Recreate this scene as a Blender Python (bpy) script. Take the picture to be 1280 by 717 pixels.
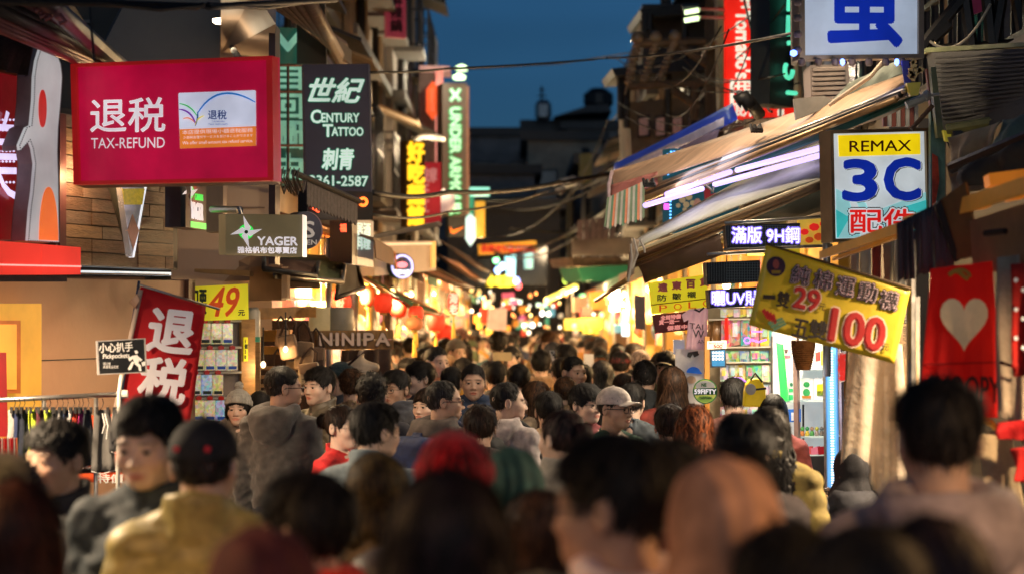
import bpy, bmesh, math, random
import numpy as np
from mathutils import Vector, Matrix, Euler
R = math.radians
random.seed(7)
for o in list(bpy.data.objects): bpy.data.objects.remove(o)
SC = bpy.context.scene
COL = SC.collection
# ---------------------------------------------------------------- camera: telephoto, held just above the heads
F = 2844.0; CX, CY = 640.0, 397.0; CAMZ = 2.0
cd = bpy.data.cameras.new('camera'); cam = bpy.data.objects.new('camera', cd); COL.objects.link(cam)
cam.location = (0, 0, CAMZ); cam.rotation_euler = (R(90), 0, 0)
cd.sensor_width = 36; cd.lens = 80; cd.shift_y = 38.5/1280
cd.clip_start = .1; cd.clip_end = 2000
cd.dof.use_dof = True; cd.dof.focus_distance = 13.0; cd.dof.aperture_fstop = 2.4
SC.camera = cam
# ---------------------------------------------------------------- dusk sky
W = bpy.data.worlds.new('World'); SC.world = W; W.use_nodes = True
wn, wl = W.node_tree.nodes, W.node_tree.links
wn.clear()
sky = wn.new('ShaderNodeTexSky'); sky.sky_type = 'NISHITA'; sky.sun_disc = False
sky.sun_elevation = R(10); sky.sun_rotation = R(180); sky.air_density = .6; sky.dust_density = 1; sky.ozone_density = 6
hs = wn.new('ShaderNodeHueSaturation'); hs.inputs['Saturation'].default_value = 1.0; hs.inputs['Hue'].default_value = .488; hs.inputs['Value'].default_value = 1
bg = wn.new('ShaderNodeBackground'); bg.inputs['Strength'].default_value = .031
wo = wn.new('ShaderNodeOutputWorld')
tcw = wn.new('ShaderNodeTexCoord'); nzw = wn.new('ShaderNodeTexNoise'); nzw.inputs['Scale'].default_value = 2.6; nzw.inputs['Detail'].default_value = 3
mpw = wn.new('ShaderNodeMapping'); mpw.inputs['Scale'].default_value = (1, 1, 3.5); wl.new(tcw.outputs['Generated'], mpw.inputs[0]); wl.new(mpw.outputs[0], nzw.inputs[0])
mrw = wn.new('ShaderNodeMapRange'); mrw.inputs[1].default_value = .38; mrw.inputs[2].default_value = .62; mrw.inputs[3].default_value = .74; mrw.inputs[4].default_value = 1.12; mrw.interpolation_type = 'SMOOTHSTEP'
wl.new(nzw.outputs[0], mrw.inputs[0]); wl.new(mrw.outputs[0], hs.inputs['Value'])
wl.new(sky.outputs[0], hs.inputs['Color']); wl.new(hs.outputs[0], bg.inputs['Color']); wl.new(bg.outputs[0], wo.inputs['Surface'])
SC.view_settings.view_transform = 'Standard'; SC.view_settings.look = 'None'
SC.view_settings.exposure = .1; SC.view_settings.gamma = 1
SC.cycles.use_adaptive_sampling = True
SC.cycles.sample_clamp_indirect = 4; SC.cycles.max_bounces = 5
SC.cycles.caustics_reflective = False; SC.cycles.caustics_refractive = False

def P(px, py, Y):
    """world point seen at photograph pixel (px, py) at distance Y"""
    return Vector(((px - CX)/F*Y, Y, CAMZ - (py - CY)/F*Y))

# ---------------------------------------------------------------- materials
MATS = {}
def _bsdf(name):
    m = bpy.data.materials.new(name); m.use_nodes = True
    return m, m.node_tree.nodes, m.node_tree.links, m.node_tree.nodes['Principled BSDF']
def mat(name, col=(.5, .5, .5), rough=.6, metal=0, emit=None, es=1.0, var=.25, scale=8, bump=.0, bscale=60, sub=0, coat=0, alpha=1, stretch=(1, 1, 1), trans=0, printed=0):
    """procedural surface: base colour broken up by two noises, fine relief, optional emission"""
    if name in MATS: return MATS[name]
    m, n, l, b = _bsdf(name)
    tc = n.new('ShaderNodeTexCoord'); mp = n.new('ShaderNodeMapping'); mp.inputs['Scale'].default_value = stretch
    l.new(tc.outputs['Object'], mp.inputs[0])
    nz = n.new('ShaderNodeTexNoise'); nz.inputs['Scale'].default_value = scale; nz.inputs['Detail'].default_value = 6; nz.inputs['Roughness'].default_value = .65
    l.new(mp.outputs[0], nz.inputs[0])
    cr = n.new('ShaderNodeMapRange'); cr.inputs[1].default_value = .3; cr.inputs[2].default_value = .7; cr.inputs[3].default_value = 1 - var; cr.inputs[4].default_value = 1 + var*.6
    l.new(nz.outputs[0], cr.inputs[0])
    vm = n.new('ShaderNodeVectorMath'); vm.operation = 'SCALE'; vm.inputs[0].default_value = col[:3]
    l.new(cr.outputs[0], vm.inputs['Scale']); l.new(vm.outputs[0], b.inputs['Base Color'])
    if printed:             # packaging print: small patches of other inks
        vo = n.new('ShaderNodeTexVoronoi'); vo.inputs['Scale'].default_value = printed; l.new(tc.outputs['Object'], vo.inputs['Vector'])
        mx = n.new('ShaderNodeMix'); mx.data_type = 'RGBA'; mx.inputs[0].default_value = .33
        l.new(vm.outputs[0], mx.inputs[6]); l.new(vo.outputs['Color'], mx.inputs[7]); l.new(mx.outputs[2], b.inputs['Base Color'])
        if emit: l.new(mx.outputs[2], b.inputs['Emission Color']); emit = None; b.inputs['Emission Strength'].default_value = es
    rr = n.new('ShaderNodeMapRange'); rr.inputs[3].default_value = max(.03, rough - .12); rr.inputs[4].default_value = min(1, rough + .12)
    l.new(nz.outputs[0], rr.inputs[0]); l.new(rr.outputs[0], b.inputs['Roughness'])
    b.inputs['Metallic'].default_value = metal
    if emit is not None:
        b.inputs['Emission Color'].default_value = (*emit, 1); b.inputs['Emission Strength'].default_value = es
        if es < 1.2:        # uneven backlight, dust and fading behind the plastic
            n2 = n.new('ShaderNodeTexNoise'); n2.inputs['Scale'].default_value = 2.3; n2.inputs['Detail'].default_value = 5; n2.inputs['Roughness'].default_value = .6; l.new(tc.outputs['Object'], n2.inputs[0])
            m2 = n.new('ShaderNodeMapRange'); m2.inputs[1].default_value = .3; m2.inputs[2].default_value = .68; m2.inputs[3].default_value = es*.62; m2.inputs[4].default_value = es*1.2
            l.new(n2.outputs[0], m2.inputs[0]); l.new(m2.outputs[0], b.inputs['Emission Strength'])
    if bump:
        nb = n.new('ShaderNodeTexNoise'); nb.inputs['Scale'].default_value = bscale; nb.inputs['Detail'].default_value = 4; l.new(mp.outputs[0], nb.inputs[0])
        bp = n.new('ShaderNodeBump'); bp.inputs['Strength'].default_value = bump; bp.inputs['Distance'].default_value = .01
        l.new(nb.outputs[0], bp.inputs['Height']); l.new(bp.outputs[0], b.inputs['Normal'])
    if coat: b.inputs['Coat Weight'].default_value = coat
    if trans: b.inputs['Transmission Weight'].default_value = trans
    if alpha < 1: b.inputs['Alpha'].default_value = alpha
    MATS[name] = m
    return m
def emat(name, col, es=1.0, rough=.4, spread=0):
    """a lit face: sign plastic, lamp, tube"""
    return mat(name, tuple(c*.6 for c in col), rough, emit=col, es=es, var=.08, scale=5)
def objmat(name, rough, kind):
    """people materials: colour from the object's own colour times the mesh tint"""
    m, n, l, b = _bsdf(name)
    oi = n.new('ShaderNodeObjectInfo'); at = n.new('ShaderNodeAttribute'); at.attribute_name = 'tint'
    mx = n.new('ShaderNodeMix'); mx.data_type = 'RGBA'; mx.blend_type = 'MULTIPLY'; mx.inputs[0].default_value = 1
    l.new(oi.outputs['Color'], mx.inputs[6]); l.new(at.outputs['Color'], mx.inputs[7])
    tc = n.new('ShaderNodeTexCoord')
    nz = n.new('ShaderNodeTexNoise'); nz.inputs['Scale'].default_value = {'skin': 30, 'hair': 25}.get(kind, 22); nz.inputs['Detail'].default_value = 6
    l.new(tc.outputs['Object'], nz.inputs[0])
    mr = n.new('ShaderNodeMapRange'); a = {'skin': .08, 'hair': .55, 'eye': 0}.get(kind, .32)
    mr.inputs[1].default_value = .3; mr.inputs[2].default_value = .7; mr.inputs[3].default_value = 1 - a; mr.inputs[4].default_value = 1 + a
    l.new(nz.outputs[0], mr.inputs[0])
    vm = n.new('ShaderNodeVectorMath'); vm.operation = 'SCALE'; l.new(mx.outputs[2], vm.inputs[0]); l.new(mr.outputs[0], vm.inputs['Scale'])
    l.new(vm.outputs[0], b.inputs['Base Color']); b.inputs['Roughness'].default_value = rough
    if kind == 'skin':
        b.inputs['Subsurface Weight'].default_value = .06; b.inputs['Subsurface Radius'].default_value = (.01, .004, .002); b.inputs['Subsurface Scale'].default_value = 1
    if kind == 'hair':
        b.inputs['Specular IOR Level'].default_value = .35
    if kind in ('knit', 'cloth', 'puff', 'leather', 'skin'):
        nb = n.new('ShaderNodeTexNoise'); nb.inputs['Scale'].default_value = {'knit': 260, 'cloth': 160, 'puff': 45, 'leather': 90, 'skin': 300}[kind]; nb.inputs['Detail'].default_value = 3
        l.new(tc.outputs['Object'], nb.inputs[0])
        bp = n.new('ShaderNodeBump'); bp.inputs['Strength'].default_value = {'knit': .8, 'cloth': .4, 'puff': .35, 'leather': .4, 'skin': .12}[kind]; bp.inputs['Distance'].default_value = .004
        l.new(nb.outputs[0], bp.inputs['Height']); l.new(bp.outputs[0], b.inputs['Normal'])
        if kind == 'knit':
            b.inputs['Sheen Weight'].default_value = .3
    return m

# ---------------------------------------------------------------- mesh collector
class MB:
    def __init__(s): s.v = []; s.f = []
    def add(s, V, Fc):
        o = len(s.v); s.v += [tuple(v) for v in V]; s.f += [tuple(i + o for i in f) for f in Fc]; return s
    def box(s, c, d, rot=None):
        h = [q/2 for q in d]
        V = [Vector((x*h[0], y*h[1], z*h[2])) for x in (-1, 1) for y in (-1, 1) for z in (-1, 1)]
        if rot is not None: V = [rot @ v for v in V]
        c = Vector(c)
        return s.add([v + c for v in V], [(0, 1, 3, 2), (4, 6, 7, 5), (0, 4, 5, 1), (2, 3, 7, 6), (0, 2, 6, 4), (1, 5, 7, 3)])
    def slab(s, pts, off):
        """polygon pts extruded by vector off"""
        n = len(pts); pts = [Vector(p) for p in pts]; off = Vector(off)
        return s.add(pts + [p + off for p in pts], [tuple(range(n))[::-1], tuple(range(n, 2*n))] + [(i, (i+1) % n, n + (i+1) % n, n + i) for i in range(n)])
    def tube(s, pts, r, n=8, caps=True, r2=None):
        pts = [Vector(p) for p in pts]; o = len(s.v); V = []; N = len(pts)
        up = Vector((.123, .97, .2))
        for i, p in enumerate(pts):
            t = (pts[min(i+1, N-1)] - pts[max(i-1, 0)])
            t = t.normalized() if t.length > 1e-9 else Vector((0, 0, 1))
            if abs(t.dot(up)) > .95: up = Vector((1, .1, .05))
            a = t.cross(up).normalized(); b = t.cross(a)
            rr = r if r2 is None else r + (r2 - r)*i/(N - 1)
            V += [p + a*rr*math.cos(2*math.pi*k/n) + b*rr*math.sin(2*math.pi*k/n) for k in range(n)]
        Fc = [(i*n + k, i*n + (k+1) % n, (i+1)*n + (k+1) % n, (i+1)*n + k) for i in range(N-1) for k in range(n)]
        if caps: Fc += [tuple(range(n))[::-1], tuple(range((N-1)*n, N*n))]
        return s.add(V, Fc)
    def lathe(s, prof, c=(0, 0, 0), n=16, ax='z'):
        V = []; c = Vector(c)
        for r, z in prof:
            for k in range(n):
                a = 2*math.pi*k/n
                q = (r*math.cos(a), r*math.sin(a), z)
                V.append(c + Vector(q if ax == 'z' else (q[0], q[2], q[1]) if ax == 'y' else (q[2], q[0], q[1])))
        Fc = [(i*n + k, i*n + (k+1) % n, (i+1)*n + (k+1) % n, (i+1)*n + k) for i in range(len(prof)-1) for k in range(n)]
        Fc += [tuple(range(n))[::-1], tuple(range((len(prof)-1)*n, len(prof)*n))]
        return s.add(V, Fc)
    def mesh(s, name, mt, smooth=False):
        me = bpy.data.meshes.new(name); me.from_pydata(s.v, [], s.f); me.update()
        bm = bmesh.new(); bm.from_mesh(me); bmesh.ops.recalc_face_normals(bm, faces=bm.faces); bm.to_mesh(me); bm.free()
        if mt: me.materials.append(mt)
        if smooth:
            for p in me.polygons: p.use_smooth = True
        return me
    def obj(s, name, mt, parent=None, smooth=False, bevel=0):
        o = bpy.data.objects.new(name, s.mesh(name, mt, smooth)); COL.objects.link(o)
        if parent is not None: o.parent = parent
        if bevel:
            b = o.modifiers.new('bevel', 'BEVEL'); b.width = bevel; b.segments = 2
        return o
def tag(o, label=None, cat=None, group=None, kind=None):
    if label: o['label'] = label
    if cat: o['category'] = cat
    if group: o['group'] = group
    if kind: o['kind'] = kind
    return o
def empty(name, loc=(0, 0, 0), rot=None, label=None, cat=None, group=None):
    o = bpy.data.objects.new(name, None); COL.objects.link(o); o.location = loc
    if rot is not None: o.rotation_euler = rot
    return tag(o, label, cat, group)
def inst(name, me, parent=None, mtx=None, color=None):
    o = bpy.data.objects.new(name, me); COL.objects.link(o)
    if parent is not None: o.parent = parent
    if mtx is not None: o.matrix_basis = mtx
    if color is not None: o.color = (*color, 1)
    return o
# ---------------------------------------------------------------- people: implicit surfaces turned into meshes
def nets(F, lo, h):
    """naive surface nets: field F on a grid -> vertices, quads"""
    ins = F < 0
    nx, ny, nz = F.shape
    S = np.zeros((nx-1, ny-1, nz-1), np.int8)
    for a in (0, 1):
        for b in (0, 1):
            for c in (0, 1):
                S += ins[a:nx-1+a, b:ny-1+b, c:nz-1+c]
    ci = np.argwhere((S > 0) & (S < 8))
    n = len(ci)
    idx = -np.ones(S.shape, np.int64)
    idx[ci[:, 0], ci[:, 1], ci[:, 2]] = np.arange(n)
    acc = np.zeros((n, 3)); cnt = np.zeros(n)
    for ax in range(3):
        o1, o2 = [q for q in range(3) if q != ax]
        for b in (0, 1):
            for c in (0, 1):
                p0 = np.zeros(3, int); p0[o1] = b; p0[o2] = c
                p1 = p0.copy(); p1[ax] = 1
                A = ci + p0; B = ci + p1
                f0 = F[A[:, 0], A[:, 1], A[:, 2]]; f1 = F[B[:, 0], B[:, 1], B[:, 2]]
                m = (f0 < 0) != (f1 < 0)
                t = f0[m] / (f0[m] - f1[m])
                acc[m] += A[m] + np.outer(t, np.eye(3)[ax])
                cnt[m] += 1
    V = acc / cnt[:, None] * h + np.asarray(lo)
    Q = []
    for ax in range(3):
        o1, o2 = [(1, 2), (2, 0), (0, 1)][ax]
        sl0 = [slice(None)]*3; sl1 = [slice(None)]*3
        sl0[ax] = slice(0, -1); sl1[ax] = slice(1, None)
        ch = ins[tuple(sl0)] != ins[tuple(sl1)]
        e = np.argwhere(ch)
        e = e[(e[:, o1] > 0) & (e[:, o2] > 0) & (e[:, o1] < F.shape[o1]-1) & (e[:, o2] < F.shape[o2]-1)]
        u = np.zeros(3, int); u[o1] = 1
        v = np.zeros(3, int); v[o2] = 1
        q = np.stack([idx[tuple((e - u - v).T)], idx[tuple((e - v).T)], idx[tuple(e.T)], idx[tuple((e - u).T)]], 1)
        flip = ~ins[tuple(e.T)]
        q[flip] = q[flip][:, ::-1]
        Q.append(q)
    Q = np.concatenate(Q)
    return V, Q[(Q >= 0).all(1)]

def surf(fn, lo, hi, h):
    ax = [np.arange(lo[i]-h, hi[i]+2*h, h) for i in range(3)]
    G = np.stack(np.meshgrid(*ax, indexing='ij'), -1)
    return nets(fn(G), (ax[0][0], ax[1][0], ax[2][0]), h)

def ell(p, c, r):
    q = (p - np.array(c)) / np.array(r)
    k0 = np.linalg.norm(q, axis=-1) + 1e-9
    k1 = np.linalg.norm(q / np.array(r), axis=-1) + 1e-9
    return k0 * (k0 - 1) / k1
def cap(p, a, b, ra, rb):
    a = np.array(a, float); b = np.array(b, float); ab = b - a
    t = np.clip(((p - a) @ ab) / (ab @ ab), 0, 1)
    return np.linalg.norm(p - a - t[..., None]*ab, axis=-1) - (ra + (rb - ra)*t)
def rbox(p, c, r, rad):
    q = np.abs(p - np.array(c)) - (np.array(r) - rad)
    return np.linalg.norm(np.maximum(q, 0), axis=-1) + np.minimum(q.max(-1), 0) - rad
def smin(a, b, k):
    h = np.clip(.5 + .5*(b - a)/k, 0, 1)
    return b + (a - b)*h - k*h*(1 - h)
def smax(a, b, k): return -smin(-a, -b, k)
def mir(p):
    q = p.copy(); q[..., 0] = np.abs(q[..., 0]); return q
def wob(p, f, seed):
    """cheap smooth 3-D noise in about -1..1"""
    r = np.random.RandomState(seed); s = 0
    for i in range(5):
        k = r.normal(size=3); k *= f*(.6 + .35*i)/np.linalg.norm(k)
        k2 = r.normal(size=3); k2 *= f*.5/np.linalg.norm(k2)
        s = s + np.sin(p @ k + 1.7*np.sin(p @ k2 + r.rand()*6) + r.rand()*6)
    return s/3
def npmesh(name, V, Q, mat=None, smooth=True, tint=None):
    me = bpy.data.meshes.new(name)
    Q = np.asarray(Q); k = Q.shape[1]
    me.vertices.add(len(V)); me.vertices.foreach_set('co', np.asarray(V, np.float32).ravel())
    me.loops.add(Q.size); me.loops.foreach_set('vertex_index', Q.astype(np.int32).ravel())
    me.polygons.add(len(Q)); me.polygons.foreach_set('loop_start', np.arange(0, Q.size, k, dtype=np.int32))
    me.polygons.foreach_set('use_smooth', np.full(len(Q), smooth))
    if tint is not None:
        at = me.color_attributes.new('tint', 'FLOAT_COLOR', 'POINT')
        at.data.foreach_set('color', np.c_[tint, np.ones(len(tint))].astype(np.float32).ravel())
    me.update(calc_edges=True)
    if mat: me.materials.append(mat)
    return me

def rotz(a):
    c, s = math.cos(a), math.sin(a); return np.array([[c, -s, 0], [s, c, 0], [0, 0, 1.]])
def rotx(a):
    c, s = math.cos(a), math.sin(a); return np.array([[1., 0, 0], [0, c, -s], [0, s, c]])
HEADZ = 1.585          # eye level of the standard 1.72 m body
NECK = np.array([0, .03, 1.46])

def head_field(fem=False, round_=0., smile=False):
    jw = .056 if fem else .062
    jw += .006*round_
    def f(p):
        q = mir(p)
        d = ell(q, (0, .014, .030), (.0725, .092, .083))
        d = smin(d, ell(q, (0, -.028, -.030), (jw + .004, .064, .078)), .03)
        d = smin(d, ell(q, (.0, -.060, -.086), (.028, .026, .022)), .028)
        d = smin(d, ell(q, (.041, -.056, -.026), (.022, .024, .020)), .022)        # cheekbone
        d = smin(d, ell(q, (.028, -.074, .021), (.026, .012, .008)), .014)         # brow
        d = smax(d, -ell(q, (.031, -.099, .001), (.019, .017, .0125)), .012)       # socket
        d = smin(d, cap(q, (0, -.080, .004), (0, -.102, -.031), .0065, .0095), .012)
        d = smin(d, ell(q, (.0115, -.093, -.035), (.0085, .010, .007)), .007)
        lid = np.abs(ell(q, (.031, -.0745, .000), (.0165, .0150, .0145))) - .0014
        slit = ell(q, (.031, -.092, -.0015), (.0145, .02, .0040 if not smile else .0028))
        d = smin(d, smax(lid, -slit, .0015), .004)
        d = smax(d, -slit, .002)
        mo = .003 if smile else 0
        zz = q.copy(); zz[..., 2] -= mo*np.minimum(q[..., 0]/.02, 1.3)**2
        d = smin(d, ell(zz, (0, -.0865, -.0595), (.023 + mo, .0075, .0048)), .006)
        d = smin(d, ell(zz, (0, -.0855, -.0690), (.019 + mo, .0085, .0055)), .006)
        d = smax(d, -ell(zz, (0, -.094, -.0640), (.022 + mo*2, .009, .0012 + (.003 if smile else 0))), .002)
        ear = ell(q, (.079, .016, -.004), (.0085, .018, .031))
        ear = smax(ear, -ell(q, (.090, .012, -.002), (.008, .010, .018)), .004)
        d = smin(d, ear, .008)
        nr = .047 if fem else .054
        d = smin(d, cap(p, (0, .022, -.06), (0, .036, -.215), nr, nr + .006), .02)
        return d
    def tint(V):
        T = np.ones((len(V), 3)); q = np.abs(V[:, 0]); y, z = V[:, 1], V[:, 2]; x = q
        def m(c, r, s=.35):
            e = np.sqrt(((x - c[0])/r[0])**2 + ((z - c[1])/r[1])**2)
            return np.clip((1 + s - e)/(2*s), 0, 1)*(y < -.04)
        lips = m((0, -.0640), (.024, .0105))[:, None]
        T = T*(1 - lips) + lips*np.array([.78, .46, .45])
        br = (m((.031, .0225 + 0), (.019, .0042), .5)*(.8))[:, None]
        T = T*(1 - br) + br*np.array([.05, .04, .04])
        ck = m((.042, -.03), (.022, .022), .8)[:, None]*.35
        T = T*(1 - ck) + ck*np.array([1.0, .72, .66])
        lash = m((.031, .0045), (.0165, .0018), .5)[:, None]*.8
        T = T*(1 - lash) + lash*np.array([.12, .09, .08])
        T *= (1 + .05*wob(V, 60, 3))[:, None]
        return T
    return f, tint

def hand_mesh(h):
    """left hand hanging from the wrist at the origin, fingers towards -z, palm towards +x, relaxed curl"""
    def f(p):
        d = rbox(p, (0, 0, -.045), (.014, .040, .045), .013)
        d = smin(d, cap(p, (0, 0, .02), (0, 0, -.02), .026, .024), .02)
        for i, (y, L) in enumerate(((-.030, .070), (-.010, .080), (.010, .075), (.029, .060))):
            a = np.array([0, y, -.085]); c = .25 + .12*i
            b = a + np.array([math.sin(c), 0, -math.cos(c)])*L*.45
            e = b + np.array([math.sin(c*2.6), 0, -math.cos(c*2.6)])*L*.32
            g = e + np.array([math.sin(c*3.8), 0, -math.cos(c*3.8)])*L*.27
            fd = np.minimum(np.minimum(cap(p, a, b, .0092, .0082), cap(p, b, e, .0082, .0076)), cap(p, e, g, .0076, .0066))
            d = smin(d, fd, .005)
        th = np.minimum(cap(p, (.004, -.030, -.025), (.020, -.056, -.055), .013, .010), cap(p, (.020, -.056, -.055), (.026, -.058, -.085), .010, .0078))
        return smin(d, th, .008)
    return surf(f, (-.03, -.08, -.18), (.10, .06, .05), h)
_HAND = {}
def hand(h):
    if h not in _HAND: _HAND[h] = hand_mesh(h)
    return _HAND[h]

POSES = {   # elbow, wrist for the person's left (+x) and right (-x) arm; the body faces -y
 'down': (((.225, .04, 1.10), (.235, -.05, .87)), ((-.225, .04, 1.10), (-.235, -.05, .87))),
 'phone': (((.25, .02, 1.13), (.10, -.25, 1.20)), ((-.25, .02, 1.13), (-.08, -.26, 1.22))),
 'chest': (((.27, -.02, 1.14), (.03, -.22, 1.33)), ((-.25, .03, 1.12), (-.20, -.14, .95))),
 'mouth': (((.225, .04, 1.10), (.235, -.05, .87)), ((-.25, -.10, 1.18), (-.06, -.155, 1.455))),
 'pocket': (((.29, .06, 1.12), (.19, -.10, .97)), ((-.29, .06, 1.12), (-.19, -.10, .97))),
}
def body_joints(fem, pose):
    w = .148 if fem else .168
    return w, POSES[pose]

_BODY = {}
def body_mesh(fem, pose, yaw, tilt, round_, smile, hh, mat):
    """skin of the whole figure; yaw/tilt turn the head on the neck"""
    key = (fem, pose, round(yaw, 2), round(tilt, 2), round_, smile, hh)
    if key in _BODY: return _BODY[key]
    w, arms = body_joints(fem, pose)
    f, tn = head_field(fem, round_, smile)
    V, Q = surf(f, (-.095, -.118, -.20), (.095, .115, .120), hh)
    T = tn(V)
    W = V + np.array([0, 0, HEADZ])
    k = np.clip((W[:, 2] - 1.42)/.09, 0, 1)[:, None]
    R = rotz(yaw) @ rotx(tilt)
    W = W*(1 - k) + k*((W - NECK) @ R.T + NECK)
    def bf(p):
        d = ell(p, (0, 0, 1.26), (w*.86, .105, .19))
        d = smin(d, ell(p, (0, 0, 1.05), (.13, .095, .16)), .08)
        d = smin(d, ell(p, (0, .01, .93), (.15 if fem else .14, .11, .12)), .06)
        q = mir(p)
        d = smin(d, cap(q, (.02, .02, 1.42), (w, .01, 1.37), .045, .05), .05)
        d = smin(d, cap(p, (0, .03, 1.36), (0, .03, 1.44), .055, .05), .03)
        for s, (e, wr) in zip((1, -1), arms):
            d = smin(d, cap(p, (w*s, .01, 1.365), e, .045, .035), .02)
            d = smin(d, cap(p, e, wr, .036, .026), .015)
        d = smin(d, cap(q, (.09, 0, .90), (.095, -.02, .50), .078, .052), .03)
        d = smin(d, cap(q, (.095, -.02, .50), (.10, .02, .09), .050, .034), .02)
        d = smin(d, cap(q, (.10, .03, .05), (.105, -.13, .035), .035, .03), .03)
        wd = np.minimum(*[np.linalg.norm(p - np.array(a[1]), axis=-1) for a in arms])
        return d + .014*np.clip((1.43 - p[..., 2])/.04, 0, 1)*np.clip((wd - .04)/.05, 0, 1)
    hb = .022 if hh < .005 else .03
    V2, Q2 = surf(bf, (-.38, -.33, 0), (.38, .16, 1.5), hb)
    parts = [(W, Q, T), (V2, Q2, np.ones((len(V2), 3)))]
    hv, hq = hand(.0045 if hh < .005 else .006)
    for s, (e, wr) in zip((1, -1), arms):
        e, wr = np.array(e), np.array(wr)
        z = (e - wr); z /= np.linalg.norm(z)
        x = np.array([-s, 0, 0]) if abs(z[0]) < .6 else np.array([0, .3, -1.])
        if pose == 'mouth' and s < 0: x = np.array([.1, 1, 0.])
        x = x - z*(x @ z); x /= np.linalg.norm(x)
        y = np.cross(z, x)*s*-1
        if s > 0: qq = hq
        B = np.stack([x, y, z], 1)
        H = hv @ B.T + wr
        parts.append((H, hq if np.linalg.det(B) > 0 else hq[:, ::-1], np.ones((len(hv), 3))*.97))
    Vs, Qs, Ts, o = [], [], [], 0
    for v, q, t in parts:
        Vs.append(v); Qs.append(q + o); Ts.append(t); o += len(v)
    me = npmesh('body', np.concatenate(Vs), np.concatenate(Qs), mat, tint=np.concatenate(Ts))
    _BODY[key] = me
    return me

_GAR = {}
def coat_mesh(kind, fem, pose, h, mat, seed=0):
    """upper garment over torso and arms. kind: plain, puffer, hoodie, collar, fur, shirt"""
    key = (kind, fem, pose, h, seed)
    if key in _GAR: return _GAR[key]
    w, arms = body_joints(fem, pose)
    t = {'shirt': .012, 'plain': .026, 'collar': .028, 'hoodie': .034, 'fur': .04, 'puffer': .048, 'scarf': .03}[kind]
    low = {'shirt': .88, 'plain': .84}.get(kind, .78)
    def f(p):
        q = mir(p)
        d = ell(p, (0, .0, 1.235), (w*.92 + t, .108 + t, .205))
        d = smin(d, ell(p, (0, 0, 1.02), (.135 + t, .100 + t, .26)), .08)
        d = smin(d, cap(q, (.030, .028, 1.448), (w, .012, 1.378), .032 + t*.45, .047 + t*.6), .05)
        for s, (e, wr) in zip((1, -1), arms):
            wr2 = np.array(wr) + (np.array(wr) - np.array(e))*.02
            d = smin(d, cap(p, (w*s, .01, 1.36), e, .048 + t*.65, .042 + t*.65), .035)
            d = smin(d, cap(p, e, wr2, .042 + t*.7, .034 + t*.45), .02)
        # folds: stretched noise, stronger round the elbows and the waist
        st = p*np.array([1, 1, 2.2])
        n = wob(st, 26, seed + 1); n2 = wob(p*np.array([1, 1, .55]), 44, seed + 2)
        amp = .0045 if kind != 'shirt' else .0025
        el_ = np.minimum(*[np.linalg.norm(p - np.array(e), axis=-1) for e, _ in arms])
        amp = amp*(1 + 1.6*np.exp(-(el_/.12)**2))
        if kind == 'puffer':
            zz = p[..., 2] + .01*wob(p, 9, seed)
            d = d + .010*np.abs(np.cos(zz*math.pi/.085))**6 - .004 + .003*n2
        else:
            d = d - amp*(1 - np.abs(n)*2.2) - amp*.5*n2 + amp*.5*(1 - np.abs(wob(p*np.array([.6, 1, 1.8]), 38, seed + 5))).clip(0, 1)**3
        d = smax(d, low + .008*wob(p, 20, seed) - p[..., 2], .012)
        # opening for the neck and the front zip line
        if kind != 'shirt':
            d = d + .006*np.exp(-(p[..., 0]/.006)**2)*(p[..., 1] < 0)
        nk = cap(p, (0, .030, 1.42), (0, .030, 1.62), .058, .072)
        if kind in ('plain', 'shirt'):
            ring = np.abs(nk) - .007; ring = smax(ring, p[..., 2] + (p[..., 1] - .03)*-.45 - 1.468 - (.012 if kind == 'plain' else -.012), .006)
            ring = smax(ring, 1.40 - p[..., 2], .006)
        elif kind in ('collar', 'puffer'):
            ring = np.abs(nk - .008) - (.013 if kind == 'collar' else .022)
            ring = smax(ring, p[..., 2] - (p[..., 1] - .03)*.35 - 1.505, .012)
            ring = smax(ring, 1.40 - p[..., 2], .01)
            if kind == 'puffer': ring = ring + .003*wob(p, 40, 5)
        elif kind == 'scarf':
            ring = np.abs(nk - .02) - .022 + .004*np.sin(p[..., 2]*140 + 6*wob(p, 9, 3)); ring = smax(ring, p[..., 2] - 1.52, .02); ring = smax(ring, 1.40 - p[..., 2], .01)
        else:
            # hood lying on the back
            q3 = p - np.array([0, .065, 1.455]); q3[..., 2] += .35*q3[..., 1]
            rad = np.sqrt((q3[..., 0]/1.15)**2 + (q3[..., 1]/.95)**2) - .090
            ring = np.sqrt(rad**2 + (q3[..., 2]/1.25)**2) - (.028 + .014*np.clip(p[..., 1]/.1, 0, 1.4))
            pouch = ell(p, (0, .125, 1.385), (.125, .060, .105))
            pouch = smax(pouch, -ell(p, (0, .06, 1.53), (.072, .055, .085)), .015)
            ring = smin(ring, pouch, .03)
            ring = ring - .004*wob(p*np.array([1, 1, 2.]), 45, seed + 7)
            if kind == 'fur': ring = ring - .010*wob(p, 160, 3) - .006
        d = smax(d, -smax(nk + .006, 1.42 - p[..., 2], .01), .012)
        return smin(d, ring, .014)
    V, Q = surf(f, (-.42, -.40, .72), (.42, .26, 1.60), h)
    T = np.ones((len(V), 3))
    if kind in ('plain', 'collar', 'puffer', 'hoodie', 'fur', 'scarf'):
        z = (np.abs(V[:, 0]) < .006) & (V[:, 1] < -.05) & (V[:, 2] < 1.46)
        T[z] = .45
    me = npmesh('coat', V, Q, mat, tint=T)
    _GAR[key] = me
    return me

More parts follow.
